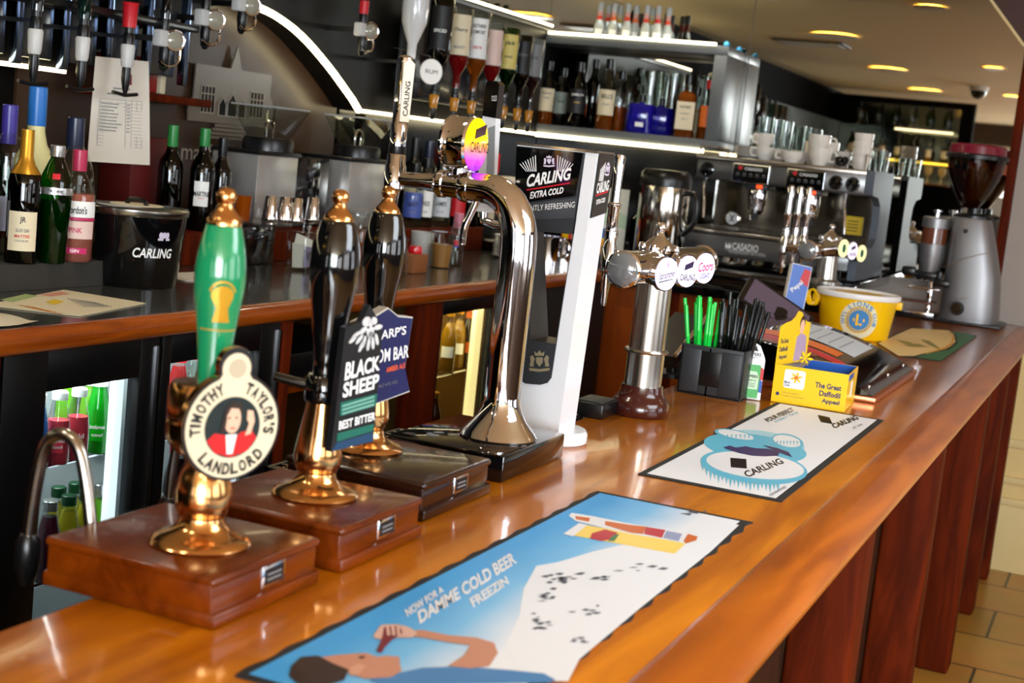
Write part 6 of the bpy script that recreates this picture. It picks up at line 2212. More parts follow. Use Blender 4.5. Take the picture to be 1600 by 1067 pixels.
for px, x, pr, gl_, cp, lb_, s_ in ((662, -2.73, P_WINE, black_glass, navy_cap, 'dark bottle with a navy cap behind the swan-neck arm, left one', 0.98), (684, -2.74, P_WINE, black_glass, black, 'black-capped dark bottle behind the swan-neck arm', 0.96), (640, -2.74, P_WINE, black_glass, black, 'dark bottle just right of the chrome tap', 1.0), (768, -2.66, P_WINE, clear, mat('cap_red', (220, 30, 40), 0.3), 'clear bottle with bright red cap behind the white tap lever', 0.98)):
    q = Px(px, 330, x)
    bottle(lb_, (x, min(q.y, 5.9), 1.2455 if q.y > 5.42 else LZ2), pr, gl_, cap=cp, cap_h=0.07, s=s_ * (1.2 if q.y > 5.42 else 1.1), group=grp, labels=[(0.05, 0.15, 0.8, cream, [])])

# shelf bottles on the end wall
grp = 'bottles on the end-wall shelf'
SZ = 1.7685


def shelf_x(px, y=6.5):
    return Py(px, 190, y).x


items = [
    (797, 'dark whisky bottle with red and white label beneath the hanging bottles', P_SPIRIT, brown_glass, 'L', red_print, amber_liq, 6.53, 0.85, 0),
    (820, 'whisky with white label at the left of the shelf', P_SPIRIT, clear, 'W', white_paint, amber_liq, 6.50, 0.85, 0),
    (850, 'amber whisky bottle with large cream label on the shelf', P_SPIRIT, clear, 'C', cream, amber_liq, 6.48, 1.0, 0),
    (873, 'clear bottle with pale label behind the amber whisky', P_ROUND, clear, 'W', mat('pale_label', (150, 160, 150), 0.5), None, 6.56, 0.95, 0),
    (898, 'green whiskey bottle with black label on the shelf', P_ROUND, dk_green_glass, 'J', black_print, None, 6.48, 1.05, 0),
    (922, 'dark green bottle behind the whiskey with black label', P_WINE, dk_green_glass, None, None, None, 6.58, 0.95, 0),
    (944, "whisky bottle with cream label reading a short name on the shelf", P_SPIRIT, clear, 'B', cream, amber_liq, 6.47, 1.1, 0),
    (965, 'half-empty amber bottle left of the cobalt bottle', P_SPIRIT, clear, None, None, amber_liq, 6.55, 0.95, 0),
    (1103, 'orange spirit bottle with red cap at the right end of the shelf', P_SPIRIT, clear, 'O', mat('orange_label', (226, 110, 40), 0.5), amber_liq, 6.48, 0.90, 0),
]
for px, lb_, pr, gl_, kd, lm, lq, y, s_, _ in items:
    tx = {'B': [("BELL'S", 0.125, 0.045, 0.016, black_print), ('WHISKY', 0.095, 0.03, 0.007, grey_print)], 'J': [('JAMESON', 0.13, 0.05, 0.012, white_paint), ('WHISKEY', 0.10, 0.03, 0.007, gold_print)], 'C': [('SINGLE MALT', 0.13, 0.045, 0.009, grey_print), ('WHISKY', 0.11, 0.03, 0.008, grey_print)], 'L': [], 'W': [('FINE', 0.11, 0.03, 0.009, black_print)], 'O': []}.get(kd, [])
    tx = [(a, z * pr[-1][1] / 0.262, w_, h_, m_) for a, z, w_, h_, m_ in tx]
    labs = [(0.055, 0.15, 0.95, lm, tx)] if lm is not None else []
    cp = mat('cap_red', (220, 30, 40), 0.3) if kd == 'O' else black
    bottle(lb_, (shelf_x(px, y), y, SZ), pr, gl_, cap=cp, liq=lq, fill=0.42, s=s_ * 1.13, group=grp, labels=labs)
P_SQ = [(0.0, 0.0), (0.036, 0.0), (0.038, 0.004), (0.038, 0.15), (0.034, 0.165), (0.018, 0.18), (0.0145, 0.195), (0.0145, 0.235), (0.0, 0.235)]
bottle('square whiskey bottle with cream honey label on the shelf', (shelf_x(1070, 6.46), 6.46, SZ), P_SQ, clear, cap=black, liq=amber_liq, fill=0.75, s=1.2, group=grp, sq=True, face=-1.35,
       labels=[(0.03, 0.135, 0.9, cream, [('HONEY', 0.115, 0.045, 0.010, black_print), ('WHISKEY', 0.09, 0.035, 0.006, grey_print), ('No. 7', 0.07, 0.02, 0.008, grey_print)])])
bottle('second square bottle close behind the square whiskey', (shelf_x(1085, 6.56), 6.56, SZ), P_SQ, clear, cap=black, liq=gold_liq, fill=0.6, s=1.0, group=grp, sq=True, face=-1.35, labels=[(0.03, 0.12, 0.8, mat('khaki_label', (170, 150, 100), 0.5), [])])
P_COB = [(0.0, 0.0), (0.060, 0.0), (0.063, 0.004), (0.063, 0.125), (0.060, 0.134), (0.016, 0.140), (0.013, 0.148), (0.013, 0.175), (0.0, 0.175)]
bottle('broad cobalt-blue square decanter bottle in the middle of the shelf', (shelf_x(1000, 6.47), 6.47, SZ), P_COB, mat('cobalt', (26, 22, 190), 0.05, trans=0.6, ior=1.3, coat=0.5), cap=black, cap_h=0.03, s=1.0, group=grp, sq=True, face=-1.3, labels=[(0.03, 0.05, 0.3, white_paint, [])])
bottle('second broad cobalt-blue bottle touching the first', (-2.142, 6.588, SZ), P_COB, mat('cobalt', (26, 22, 190), 0.05, trans=0.6, ior=1.3, coat=0.5), cap=black, cap_h=0.03, s=0.98, group=grp, sq=True, face=-1.3)
# tall glasses hanging as storage jars behind
for i, px in enumerate((1010, 1046, 1098)):
    o = MB().lathe([(0.0, 0.0), (0.045, 0.0), (0.048, 0.01), (0.050, 0.30), (0.047, 0.30), (0.045, 0.012), (0, 0.012)], clear, seg=24).build('glass_vase')
    o.location = (shelf_x(px, 6.63), 6.635, SZ)
    tag(o, ('tall clear glass cylinder behind the cobalt bottles', 'tall clear glass cylinder behind the square whiskey bottles', 'tall clear glass cylinder at the right end of the shelf')[i], 'vase', 'glass cylinders at the back of the shelf')

# alcopop miniatures on top of the shelf
grp = 'small bottles on top of the shelf'
P_ALC = [(0.0, 0.0), (0.024, 0.0), (0.026, 0.004), (0.0255, 0.05), (0.016, 0.09), (0.012, 0.10), (0.012, 0.165), (0.0, 0.165)]
for i, (px, y, c) in enumerate(((935, 6.50, 'r'), (948, 6.56, 'r'), (957, 6.50, 'o'), (966, 6.60, 'y'), (978, 6.48, 'r'), (991, 6.54, 'o'), (1008, 6.50, 'r'), (1017, 6.58, 'y'), (1026, 6.50, 'p'), (1042, 6.54, 'r'))):
    m_ = {'r': mat('wrap_red', (214, 70, 50), 0.4), 'o': mat('wrap_orange', (226, 110, 60), 0.4), 'y': mat('wrap_gold', (196, 160, 70), 0.4), 'p': mat('wrap_crimson', (200, 40, 46), 0.4)}[c]
    b_ = bottle('%s small clear bottle from the left on top of the end-wall shelf' % ('first', 'second', 'third', 'fourth', 'fifth', 'sixth', 'seventh', 'eighth', 'ninth', 'tenth')[i], (Py(px, 50, y).x, y, 2.1905), P_ALC, mat('pale_drink', (206, 214, 214), 0.15, trans=0.3, ior=1.15), cap=mat('cap_grey', (150, 156, 160), 0.3), cap_h=0.035, s=1.0, group=grp, foil=None, labels=[(0.088, 0.128, 3.14, m_, []), (0.01, 0.045, 0.7, white_paint, [])])

# tissue pack
o = MB()
q = Px(792, 300, -2.62)
fl5 = MB().box(-0.06, 0.06, -0.10, 0.10, 0.0, 0.09, paper, 0.02, 3).build('tissue_pack')
fl5.location = (-2.62, 5.98, 1.2455)
b = MB().box(-2.72, -2.50, 5.87, 6.12, 1.2455, 1.42, mat('steel_drawer', (90, 88, 84), 0.3, 0.6), 0.006)
tag(b.build('steel_cabinet', loc=(-2.61, 5.95, 1.2455)), 'small dark steel cabinet in the corner of the back counter', 'cabinet')
fl5.location.z = 1.4205
tag(fl5, 'crumpled white tissue pack on the small steel cabinet behind the white tap lever', 'tissue')

# ------------------------------------------------------------------ optics and hanging bottles
grp = 'upside-down bottles along the left wall'
OX = -2.52
rack = thing('optics_rack', 'chrome rack with dark plates holding the near upside-down bottles', 'rack', (-2.62, 3.0, 1.85))
b = MB()
for k in range(6):
    y = 2.52 + 0.172 * k
    b.box(-2.66, -2.648, y + 0.02, y + 0.145, 1.74, 1.93, mat('optic_plate', (44, 46, 48), 0.2, coat=0.4), 0.004)
b.build('plates', rack)
b = MB()
for k in range(7):
    y = 2.525 + 0.172 * k
    b.box(-2.655, -2.63, y - 0.010, y + 0.010, 1.72, 2.2, mat('chrome_blue_reflection', (110, 130, 165), 0.15, 1.0), 0.003)  # blue reflection put into the colour of the chrome uprights
b.build('uprights', rack)
b = MB()
b.box(-2.63, -2.55, 2.45, 3.50, 1.872, 1.892, black, 0.004)
b.box(-2.692, -2.64, 2.5, 3.5, 2.05, 2.07, black)
b.build('rail', rack)
optic_white = mat('optic_white', (200, 200, 198), 0.35)


def optic(y, z, x, label):
    t = thing('optic_measure', label, 'optic', (x, y, z), 'optic measures on the near rack')
    MB().lathe([(0.0, 0.030), (0.017, 0.030), (0.019, 0.024), (0.0165, -0.02), (0.014, -0.03), (0, -0.03)], optic_white, (x, y, z), 18).build('valve', t)
    b = MB().lathe([(0.0, 0.06), (0.013, 0.06), (0.016, 0.05), (0.016, 0.0305), (0, 0.0305)], black, (x, y, z), 16)
    b.lathe([(0.0, -0.0305), (0.012, -0.0305), (0.013, -0.06), (0.009, -0.085), (0.005, -0.1), (0, -0.1)], black, (x, y, z), 14)
    b.tube([(x + 0.0, y - 0.05, z - 0.098), (x, y, z - 0.104), (x, y + 0.05, z - 0.098)], 0.005, black, 8)
    b.build('spout', t)
    MB().lathe([(0.010, 0.085), (0.012, 0.083), (0.012, 0.0605), (0, 0.0605)], black, (x, y, z), 14).build('stopper', t)
    b = MB().box(-2.655, x, y - 0.008, y + 0.008, z + 0.045, z + 0.055, black)
    b.build('bracket', t)
    return t


near = [(2.63, 'w', 'clear upside-down bottle with white collar cut off at the top left corner', clear, None), (2.80, 'b', 'upside-down dark bottle at the top left', black_glass, None), (2.972, 't', 'teal upside-down bottle over the pinned sheet', teal_glass, None), (3.15, 'r', 'clear upside-down bottle with red neck over the pinned sheet', clear, red_print)]
for i, (y, k_, lb_, gl_, fo) in enumerate(near):
    z = 1.775
    optic(y, z, OX, ('white optic valve cut by the left edge of the picture', 'leftmost whole white optic valve on the near rack', 'white optic valve under the teal bottle', 'white optic valve in front of the pinned sheet')[i])
    top = 0.262 * 1.15
    bottle(lb_, (OX, y, z + 0.074 + top), P_ROUND if k_ in 'rt' else P_SPIRIT, gl_, s=1.15 if k_ not in 'rt' else 1.18, group=grp, flip=True, liq={'t': mat('teal_liquid', (16, 120, 120), 0.1, trans=0.4, ior=1.15), 'w': water, 'r': water, 'b': dark_liq}[k_], fill=0.6, foil=(0.20, red_print) if fo is not None else None)

for i, (px, py) in enumerate(((262, 62), (326, 30), (383, 8), (570, 48))):
    q = Px(px, py, -2.55)
    t = thing('dial_optic', ('spirit dispenser with round glass dial nearest the pinned sheet', 'second spirit dispenser with round glass dial along the arch', 'spirit dispenser with dark round dial at the top end of the LED arch', 'spirit dispenser with round dial right of the LED arch')[i], 'optic', q, 'dial optics under the arch')
    dn = Vector((0.86, -0.50, 0))
    fo = Fr(q + dn * 0.022 + Vector((0, 0.018, 0)), Vector((0, 0, 1)).cross(dn), (0, 0, 1))
    MB().box(q.x - 0.02, q.x + 0.012, q.y - 0.045, q.y + 0.008, q.z - 0.022, q.z + 0.025, optic_white, 0.006).build('valve', t)
    b = MB()
    Mo = Matrix((fo.u.to_4d() * 1, fo.v.to_4d(), fo.n.to_4d(), (0, 0, 0, 1))).transposed()
    Mo = Matrix.Translation(fo.o) @ Matrix(((fo.u.x, fo.v.x, fo.n.x, 0), (fo.u.y, fo.v.y, fo.n.y, 0), (fo.u.z, fo.v.z, fo.n.z, 0), (0, 0, 0, 1)))
    b.lathe([(0.027, -0.012), (0.031, -0.006), (0.032, 0.0), (0.030, 0.005), (0.027, 0.004)], chrome, seg=28, M=Mo)
    b.build('rim', t)
    MB().lathe([(0.027, 0.002), (0.02, 0.009), (0.0, 0.012)], mat('dial_glass', (150, 146, 130) if i != 2 else (60, 26, 22), 0.06, coat=0.6), seg=28, M=Mo).build('dial', t)
    b = MB().lathe([(0.0, 0.0), (0.014, 0.0), (0.016, -0.02), (0.012, -0.055), (0.006, -0.065), (0.0, -0.066)], black, (q.x, q.y - 0.01, q.z - 0.022), 14)
    b.tube(spline([(q.x + 0.02, q.y + 0.03, q.z - 0.02), (q.x + 0.02, q.y + 0.025, q.z - 0.06), (q.x + 0.02, q.y - 0.02, q.z - 0.075), (q.x + 0.02, q.y - 0.055, q.z - 0.065)], 4), 0.0045, chrome, 8)
    b.build('lever', t)
    b = MB().box(-2.688, q.x, q.y - 0.02, q.y - 0.005, q.z - 0.008, q.z + 0.008, black)
    b.build('bracket', t)
    MB().lathe([(0.0, 0.025), (0.013, 0.025), (0.014, 0.05), (0.011, 0.065), (0, 0.065)], black, (q.x, q.y - 0.018, q.z), 14).build('stopper', t)
    bottle(('dark upside-down bottle above the first round dial', 'dark upside-down bottle above the second round dial', 'upside-down bottle above the dark dial', 'dark upside-down bottle with red neck right of the arch')[i], (q.x, q.y - 0.018, q.z + 0.055 + 0.262 * 1.05), P_SPIRIT, black_glass, s=1.05, group=grp, flip=True, foil=(0.22, red_print) if i == 3 else None)

# white coconut-rum bottle hanging upside down
q = Px(642, 92, -2.50)
P_MAL = [(0.0, 0.0), (0.040, 0.0), (0.047, 0.006), (0.049, 0.12), (0.046, 0.17), (0.030, 0.215), (0.018, 0.245), (0.0155, 0.30), (0.0, 0.30)]
bottle('white upside-down bottle hanging above the chrome tap handle', (q.x, q.y, q.z + 0.30), P_MAL, white_bottle, group=grp, flip=True, seg=28, labels=[(0.09, 0.14, 0.5, mat('palm_label', (200, 190, 180), 0.5), [])])
o = MB().prism(circle(0.046, 28), -0.004, 0.004, white_paint, Fr(q + Vector((0.04, 0.09, -0.035)), (0.55, 0.83, 0), (0, 0, 1)))
o.text('RUM', Fr(q + Vector((0.04, 0.09, -0.035)), (0.55, 0.83, 0), (0, 0, 1)), black_print, w=0.05, h=0.015, lift=0.005)
o.tube([q + Vector((0.04, 0.09, 0.0)), q + Vector((0.03, 0.09, 0.02)), Vector((-2.689, q.y + 0.09, q.z + 0.05))], 0.002, chrome, 6)
tag(o.build('round_tag', loc=q + Vector((0.04, 0.09, -0.035))), 'round white tag hanging behind the chrome tap handle', 'tag')
t = thing('optic_measure', 'optic measure under the white upside-down bottle', 'optic', q, 'optic measures on the far rack')
MB().lathe([(0.0, 0.0), (0.017, 0.0), (0.02, -0.03), (0.012, -0.07), (0.0, -0.07)], black, q, 16).build('valve', t)
MB().box(-2.688, q.x, q.y - 0.008, q.y + 0.008, q.z - 0.02, q.z - 0.008, black).build('bracket', t)

far = [
    (5.02, 'dark upside-down spirit beside the white bottle', P_SPIRIT, brown_glass, 'd', dark_liq, 1.18),
    (5.20, 'red upside-down bottle with long cream label', P_SPIRIT, clear, 'r', red_liq, 1.14),
    (5.36, 'clear upside-down bottle with white and red lettered label', P_SPIRIT, clear, 's', amber_liq, 1.16),
    (5.52, 'ruby upside-down bottle with pale pink label', P_SPIRIT, clear, 'p', red_liq, 1.05),
    (5.68, 'bright green upside-down bottle with yellow label', P_SPIRIT, green_glass, 'g', mat('green_whisky', (40, 90, 20), 0.1, trans=0.4, ior=1.15), 1.05),
    (5.83, 'black-labelled upside-down bottle next to the green one', P_SPIRIT, brown_glass, 'k', dark_liq, 1.0),
    (5.96, 'grey-labelled upside-down bottle at the corner of the shelf', P_SPIRIT, clear, 'q', dark_liq, 1.0),
]
FXo = -2.55
t = thing('far_optics_rack', 'dark rack carrying the row of upside-down bottles near the corner', 'rack', (-2.63, 5.5, 1.8))
b = MB().box(-2.66, -2.645, 4.9, 6.06, 1.80, 2.1, mat('optic_plate', (44, 46, 48), 0.2, coat=0.4), 0.004)
b.build('plate', t)
b = MB().box(-2.645, -2.625, 4.9, 6.06, 1.785, 1.80, black, 0.003)
b.box(-2.692, -2.66, 4.95, 5.0, 1.85, 1.9, black).box(-2.692, -2.66, 5.95, 6.0, 1.85, 1.9, black)
b.build('rail', t)
shot = mat('amber_shot', (210, 140, 30), 0.08, trans=0.3, ior=1.2, coat=0.5)
for i, (y, lb_, pr, gl_, kd, lq, s_) in enumerate(far):
    z = 1.80
    lm = {'d': (black_print, [('SPICED', 0.10, 0.04, 0.01, white_paint)]), 'r': (cream, [('Cherry', 0.075, 0.045, 0.014, black_print), ('BRANDY', 0.13, 0.04, 0.01, grey_print)]), 's': (white_paint, [('SOUTHERN', 0.05, 0.05, 0.012, black_print), ('COMFORT', 0.07, 0.05, 0.012, black_print), ('1874', 0.12, 0.03, 0.01, red_print)]), 'p': (mat('pale_pink', (226, 196, 186), 0.5), []), 'g': (mat('jj_yellow', (214, 196, 110), 0.5), [('J&B', 0.06, 0.04, 0.016, black_print), ('RARE', 0.11, 0.03, 0.008, black_print)]), 'k': (black_print, [('KENTUCKY', 0.08, 0.045, 0.01, grey_print)]), 'q': (grey_print, [('RYE', 0.08, 0.03, 0.012, black_print)])}[kd]
    txf = [(a, z_, w_, h_, m_) for a, z_, w_, h_, m_ in lm[1]]
    s_ *= 1.05
    o = bottle(lb_, (FXo, y, z + 0.05 + 0.262 * s_), pr, gl_, s=s_, group=grp, flip=True, liq=lq, fill=0.78)
    # the labels are printed the right way up for a hanging bottle
    r = 0.0378
    bq = MB()
    fa_ = -PI / 2

    def Pq(u, z_, lift=0.0):
        a = u / r + fa_ + PI / 2 * 0
        return Vector((-(r + lift) * math.sin(u / r) * -1, -(r + lift) * math.cos(u / r), 0.0)) + Vector((0, 0, z_))
    n_ = 10
    # local frame of a flipped bottle: turning about X sends (x, y, z) to (x, -y, -z)

    def Fl(u, v, lift=0.0):
        p_ = Vector(((r + lift) * math.sin(u / r), -(r + lift) * math.cos(u / r), v))
        return Vector((p_.x, -p_.y, -p_.z))
    h0, h1 = -0.155, -0.025
    vs = [Fl(-0.036 + 0.072 * k / n_, zq) for zq in (h0, h1) for k in range(n_ + 1)]
    bq.add(vs, [[k, k + 1, n_ + 2 + k, n_ + 1 + k] for k in range(n_)], lm[0], True)

    class Wf:
        def __call__(s2, a, c, l=0.0):
            return Fl(a, c, 0.0008)
    for tx, z_, w_, h_, m_ in txf:
        bq.text(tx, Wf(), m_, w=w_, h=h_, at=(0, -z_), bold=0.02)
    lo_ = bq.build('paper_label')
    lo_.parent = o
    t = thing('optic_measure', 'amber-filled optic measure under the ' + lb_.split(' with ')[0].split(' beside ')[0].split(' next ')[0].split(' at ')[0], 'optic', (FXo, y, z), 'optic measures on the far rack')
    MB().lathe([(0.0, 0.052), (0.012, 0.052), (0.013, 0.03), (0.018, 0.025), (0.018, 0.012), (0.0, 0.012)], black, (FXo, y, z), 14).build('stopper', t)
    MB().lathe([(0.0, 0.012), (0.017, 0.012), (0.019, 0.005), (0.0135, -0.04), (0.0, -0.04)], shot, (FXo, y, z), 16).build('measure_glass', t)
    b = MB().lathe([(0.0, -0.04), (0.012, -0.04), (0.012, -0.07), (0.006, -0.085), (0, -0.085)], black, (FXo, y, z), 12)
    b.build('spout', t)
    MB().box(-2.626, FXo, y - 0.006, y + 0.006, z - 0.008, z + 0.002, black).build('bracket', t)

# pinned sheet of paper
o = MB()
Cc = [Px(136, 252, -2.62), Px(234, 258, -2.57), Px(233, 96, -2.57), Px(149, 88, -2.62)]
pl, pr_ = Cc[0], Cc[1]
uu = (pr_ - pl)
n_, m_ = 8, 10
vs = []
for j in range(m_ + 1):
    for k in range(n_ + 1):
        a, c = k / n_, j / m_
        p_ = (Cc[0] * (1 - a) + Cc[1] * a) * (1 - c) + (Cc[3] * (1 - a) + Cc[2] * a) * c
        p_ = p_ + Vector((0.66, -0.75, 0)) * (0.012 * math.sin(PI * c * 1.2) * (a - 0.5) * 2 + 0.006 * math.sin(3 * a + 2 * c))
        vs.append(p_)
o.add(vs, [[j * (n_ + 1) + k, j * (n_ + 1) + k + 1, (j + 1) * (n_ + 1) + k + 1, (j + 1) * (n_ + 1) + k] for j in range(m_) for k in range(n_)], paper, True)


def onpaper(a, c, l=0.0016):
    p_ = (Cc[0] * (1 - a) + Cc[1] * a) * (1 - c) + (Cc[3] * (1 - a) + Cc[2] * a) * c
    return p_ + Vector((0.66, -0.75, 0)) * (0.012 * math.sin(PI * c * 1.2) * (a - 0.5) * 2 + 0.006 * math.sin(3 * a + 2 * c) + l)


def prect(a0, a1, c0, c1, m2):
    o.add([onpaper(a0, c0), onpaper(a1, c0), onpaper(a1, c1), onpaper(a0, c1)], [[0, 1, 2, 3]], m2)


for k in range(15):
    c = 0.16 + 0.032 * k
    prect(0.13, 0.86, c, c + 0.003, grey_print)
for a in (0.13, 0.58, 0.68, 0.77, 0.86):
    prect(a, a + 0.006, 0.16, 0.61, grey_print)
rw = random.Random(11)
for k in range(9):
    c = 0.295 + 0.032 * k
    prect(0.15, 0.15 + rw.uniform(0.2, 0.38), c + 0.008, c + 0.020, mat('print_grey_soft', (140, 138, 134), 0.6))
    prect(0.60, 0.66, c + 0.008, c + 0.018, mat('print_grey_soft', (140, 138, 134), 0.6))
prect(0.25, 0.75, 0.655, 0.668, grey_print)
prect(0.35, 0.65, 0.71, 0.722, grey_print)
prect(0.52, 0.68, 0.76, 0.86, mat('paper_crest', (130, 40, 50), 0.6))
prect(0.57, 0.64, 0.79, 0.85, paper)
tag(o.build('pinned_sheet', loc=Cc[0]), 'white printed sheet hanging below the optics over the back counter', 'paper sheet')

# ------------------------------------------------------------------ back counter things
bc = Pz(213, 452, BZ)
IBX, IBY = bc.x - 0.082, bc.y + 0.085
t = thing('ice_bucket', 'round black ice bucket with silver lid on the back counter', 'ice bucket', (IBX, IBY, BZ))
MB().lathe([(0.0, BZ + 0.0005), (0.108, BZ + 0.0005), (0.110, BZ + 0.005), (0.126, BZ + 0.178), (0.0, BZ + 0.178)], gloss_black, (IBX, IBY, 0), 48).build('body', t)
MB().lathe([(0.127, BZ + 0.176), (0.130, BZ + 0.18), (0.130, BZ + 0.192), (0.125, BZ + 0.196), (0.070, BZ + 0.198), (0, BZ + 0.198)], steel, (IBX, IBY, 0), 48).build('lid', t)
b = MB().lathe([(0.066, BZ + 0.1982), (0.066, BZ + 0.199), (0.0, BZ + 0.1992)], cream, (IBX, IBY, 0), 32)
b.tube(spline([(IBX - 0.03, IBY, BZ + 0.198), (IBX - 0.02, IBY, BZ + 0.210), (IBX + 0.02, IBY, BZ + 0.210), (IBX + 0.03, IBY, BZ + 0.198)], 4), 0.006, black, 8)
b.build('lid_handle', t)
ia = math.atan2(-IBY, -IBX) + 0.42


class IB:
    def __call__(s_, a, c, l=0.0):
        z = BZ + 0.10 + c
        r = 0.110 + (z - BZ) / 0.178 * 0.016 + 0.0008
        an = ia + a / r
        return Vector((IBX + r * math.cos(an), IBY + r * math.sin(an), z))


b = MB()
b.text('CARLING', IB(), white_paint, w=0.105, h=0.024, at=(0, -0.01), bold=0.02, shear=0.15)
b.build('logo', t, 'white lettering')
b = MB()
for k in range(3):
    b.flat([IB()(0.014 + 0.009 * k + 0.006 * math.cos(a), 0.035 + 0.008 * math.sin(a)) for a in [2 * PI * j / 10 for j in range(10)]], mat('crest_silver', (206, 196, 216), 0.4))
b.flat([IB()(0.006, 0.022), IB()(0.04, 0.022), IB()(0.04, 0.028), IB()(0.006, 0.028)], mat('crest_silver', (206, 196, 216), 0.4))
b.flat([IB()(-0.05, -0.03), IB()(0.05, -0.027), IB()(0.05, -0.025), IB()(-0.05, -0.028)], mat('dark_red_line', (90, 20, 26), 0.4))
b.build('crest', t, 'small pale crest above the lettering')
# leaflet and cloth lying on the counter
b = MB()
zc = BZ + 0.0008
b.prism([(p_.x, p_.y) for p_ in (Pz(-25, 478, BZ), Pz(100, 454, BZ), Pz(228, 475, BZ), Pz(125, 495, BZ))], zc, zc + 0.0015, mat('leaflet_cream', (210, 200, 170), 0.6), Fr((0, 0, 0), (1, 0, 0), (0, 1, 0)))


def lart(pts, m2, dz=0.0018):
    P_ = [Pz(x, y, BZ) for x, y in pts]
    a = sum(p1.x * q1.y - q1.x * p1.y for p1, q1 in zip(P_, P_[1:] + P_[:1]))
    if a < 0:
        P_ = P_[::-1]
    b.flat([Vector((p_.x, p_.y, zc + dz)) for p_ in P_], m2)


lart([(0, 470), (40, 461), (60, 464), (20, 474)], mat('leaf_green', (150, 170, 110), 0.6))
lart([(70, 474), (85, 469), (100, 473), (86, 478)], mat('leaf_yellow', (214, 180, 40), 0.6))
lart([(60, 462), (95, 457), (110, 461), (80, 465)], mat('leaf_pink', (200, 140, 120), 0.6))
for k in range(5):
    lart([(105 + 6 * k, 468 + 3 * k), (150 + 6 * k, 474 + 1.5 * k), (150 + 6 * k, 475 + 1.5 * k), (105 + 6 * k, 469 + 3 * k)], grey_print)
    lart([(30 + 10 * k, 478 + 2.4 * k), (58 + 10 * k, 482 + 2.4 * k), (58 + 10 * k, 483.2 + 2.4 * k), (30 + 10 * k, 479.2 + 2.4 * k)], mat('leaf_orange', (196, 130, 60), 0.6))
tag(b.build('leaflet', loc=Pz(100, 475, BZ)), 'colourful leaflet lying on the back counter in front of the ice bucket', 'leaflet')
b = MB()
cl = mat('bar_cloth', (196, 188, 164), 0.85)
pc_ = Pz(5, 503, BZ)
vs, fs = [], []
for j in range(9):
    for k in range(13):
        a, c = k / 12 - 0.5, j / 8 - 0.5
        r2 = math.hypot(a * 2, c * 2)
        vs.append(Vector((pc_.x - 0.02 + a * 0.14 + 0.004 * math.sin(9 * c), pc_.y - 0.07 + c * 0.24 + 0.004 * math.sin(11 * a), BZ + 0.003 + 0.012 * max(0, 1 - r2) + 0.0025 * (1 + math.sin(8 * a + 5 * c)))))
for j in range(8):
    for k in range(12):
        fs.append([j * 13 + k, j * 13 + k + 1, (j + 1) * 13 + k + 1, (j + 1) * 13 + k])
b.add(vs, fs, cl, True)
tag(b.build('bar_cloth', loc=pc_), 'folded pale bar cloth at the left edge of the back counter', 'cloth')
b = MB()
b.prism([(-2.40, 3.16), (-2.26, 3.12), (-2.22, 3.30), (-2.38, 3.34)], BZ + 0.001, BZ + 0.0025, paper, Fr((0, 0, 0), (1, 0, 0), (0, 1, 0)))
tag(b.build('note_paper', loc=(-2.3, 3.2, BZ)), 'sheet of note paper half behind the black ice bucket', 'paper')

# two steel ice crushers with clear funnels on the ledge
for i, (y0, y1, x0, x1) in enumerate(((4.43, 4.76, -2.78, -2.55), (3.93, 4.17, -2.78, -2.60))):
    t = thing('ice_crusher', ('steel ice crusher with clear funnel left of the chrome tap', 'steel ice crusher with a dark side standing beside the etched sign')[i], 'ice crusher', ((x0 + x1) / 2, (y0 + y1) / 2, LZ2), 'steel ice crushers on the ledge')
    b = MB().box(x0, x1, y0, y1, LZ2, 1.535, mat('crusher_steel', (190, 188, 184), 0.24, 0.6, bump=0.12, bscale=14), 0.006)
    b.build('body', t)
    b = MB().box(x0 - 0.004, x1 + 0.006, y0 - 0.006, y1 + 0.006, 1.535, 1.547, black, 0.003)
    if i == 1:
        b.box(x0, x1 + 0.002, y1 + 0.0, y1 + 0.20, LZ2, 1.535, gloss_black, 0.004)
    b.build('lid_plate', t)
    yc, xc = (y0 + y1) / 2 + 0.02, (x0 + x1) / 2 + 0.03
    MB().lathe([(0.0, 1.547), (0.085, 1.547), (0.085, 1.575), (0.08, 1.59), (0, 1.59)], black, (xc, yc, 0), 32).build('collar', t)
    b = MB()
    q0_, q1_ = 0.055, 0.105
    cor = [(-1, -1), (1, -1), (1, 1), (-1, 1)]
    vs = [Vector((xc + a * q0_ * 0.8, yc + c * q0_, 1.588)) for a, c in cor] + [Vector((xc + a * q1_ * 0.8, yc + c * q1_, 1.69)) for a, c in cor]
    b.add(vs, [[k, (k + 1) % 4, 4 + (k + 1) % 4, 4 + k] for k in range(4)], clear_thick)
    for k in range(4):
        b.tube([vs[k], vs[4 + k]], 0.0025, clear_thick, 6)
        b.tube([vs[4 + k], vs[4 + (k + 1) % 4]], 0.003, mat('funnel_rim', (170, 172, 170), 0.15), 6)
    b.build('funnel', t)
    b = MB().tube(spline([(xc, yc - 0.02, 1.59), (xc, yc - 0.02, 1.63), (xc, yc, 1.645), (xc, yc + 0.02, 1.63), (xc, yc + 0.02, 1.59)], 5), 0.006, chrome, 8)
    b.build('crank_loop', t)

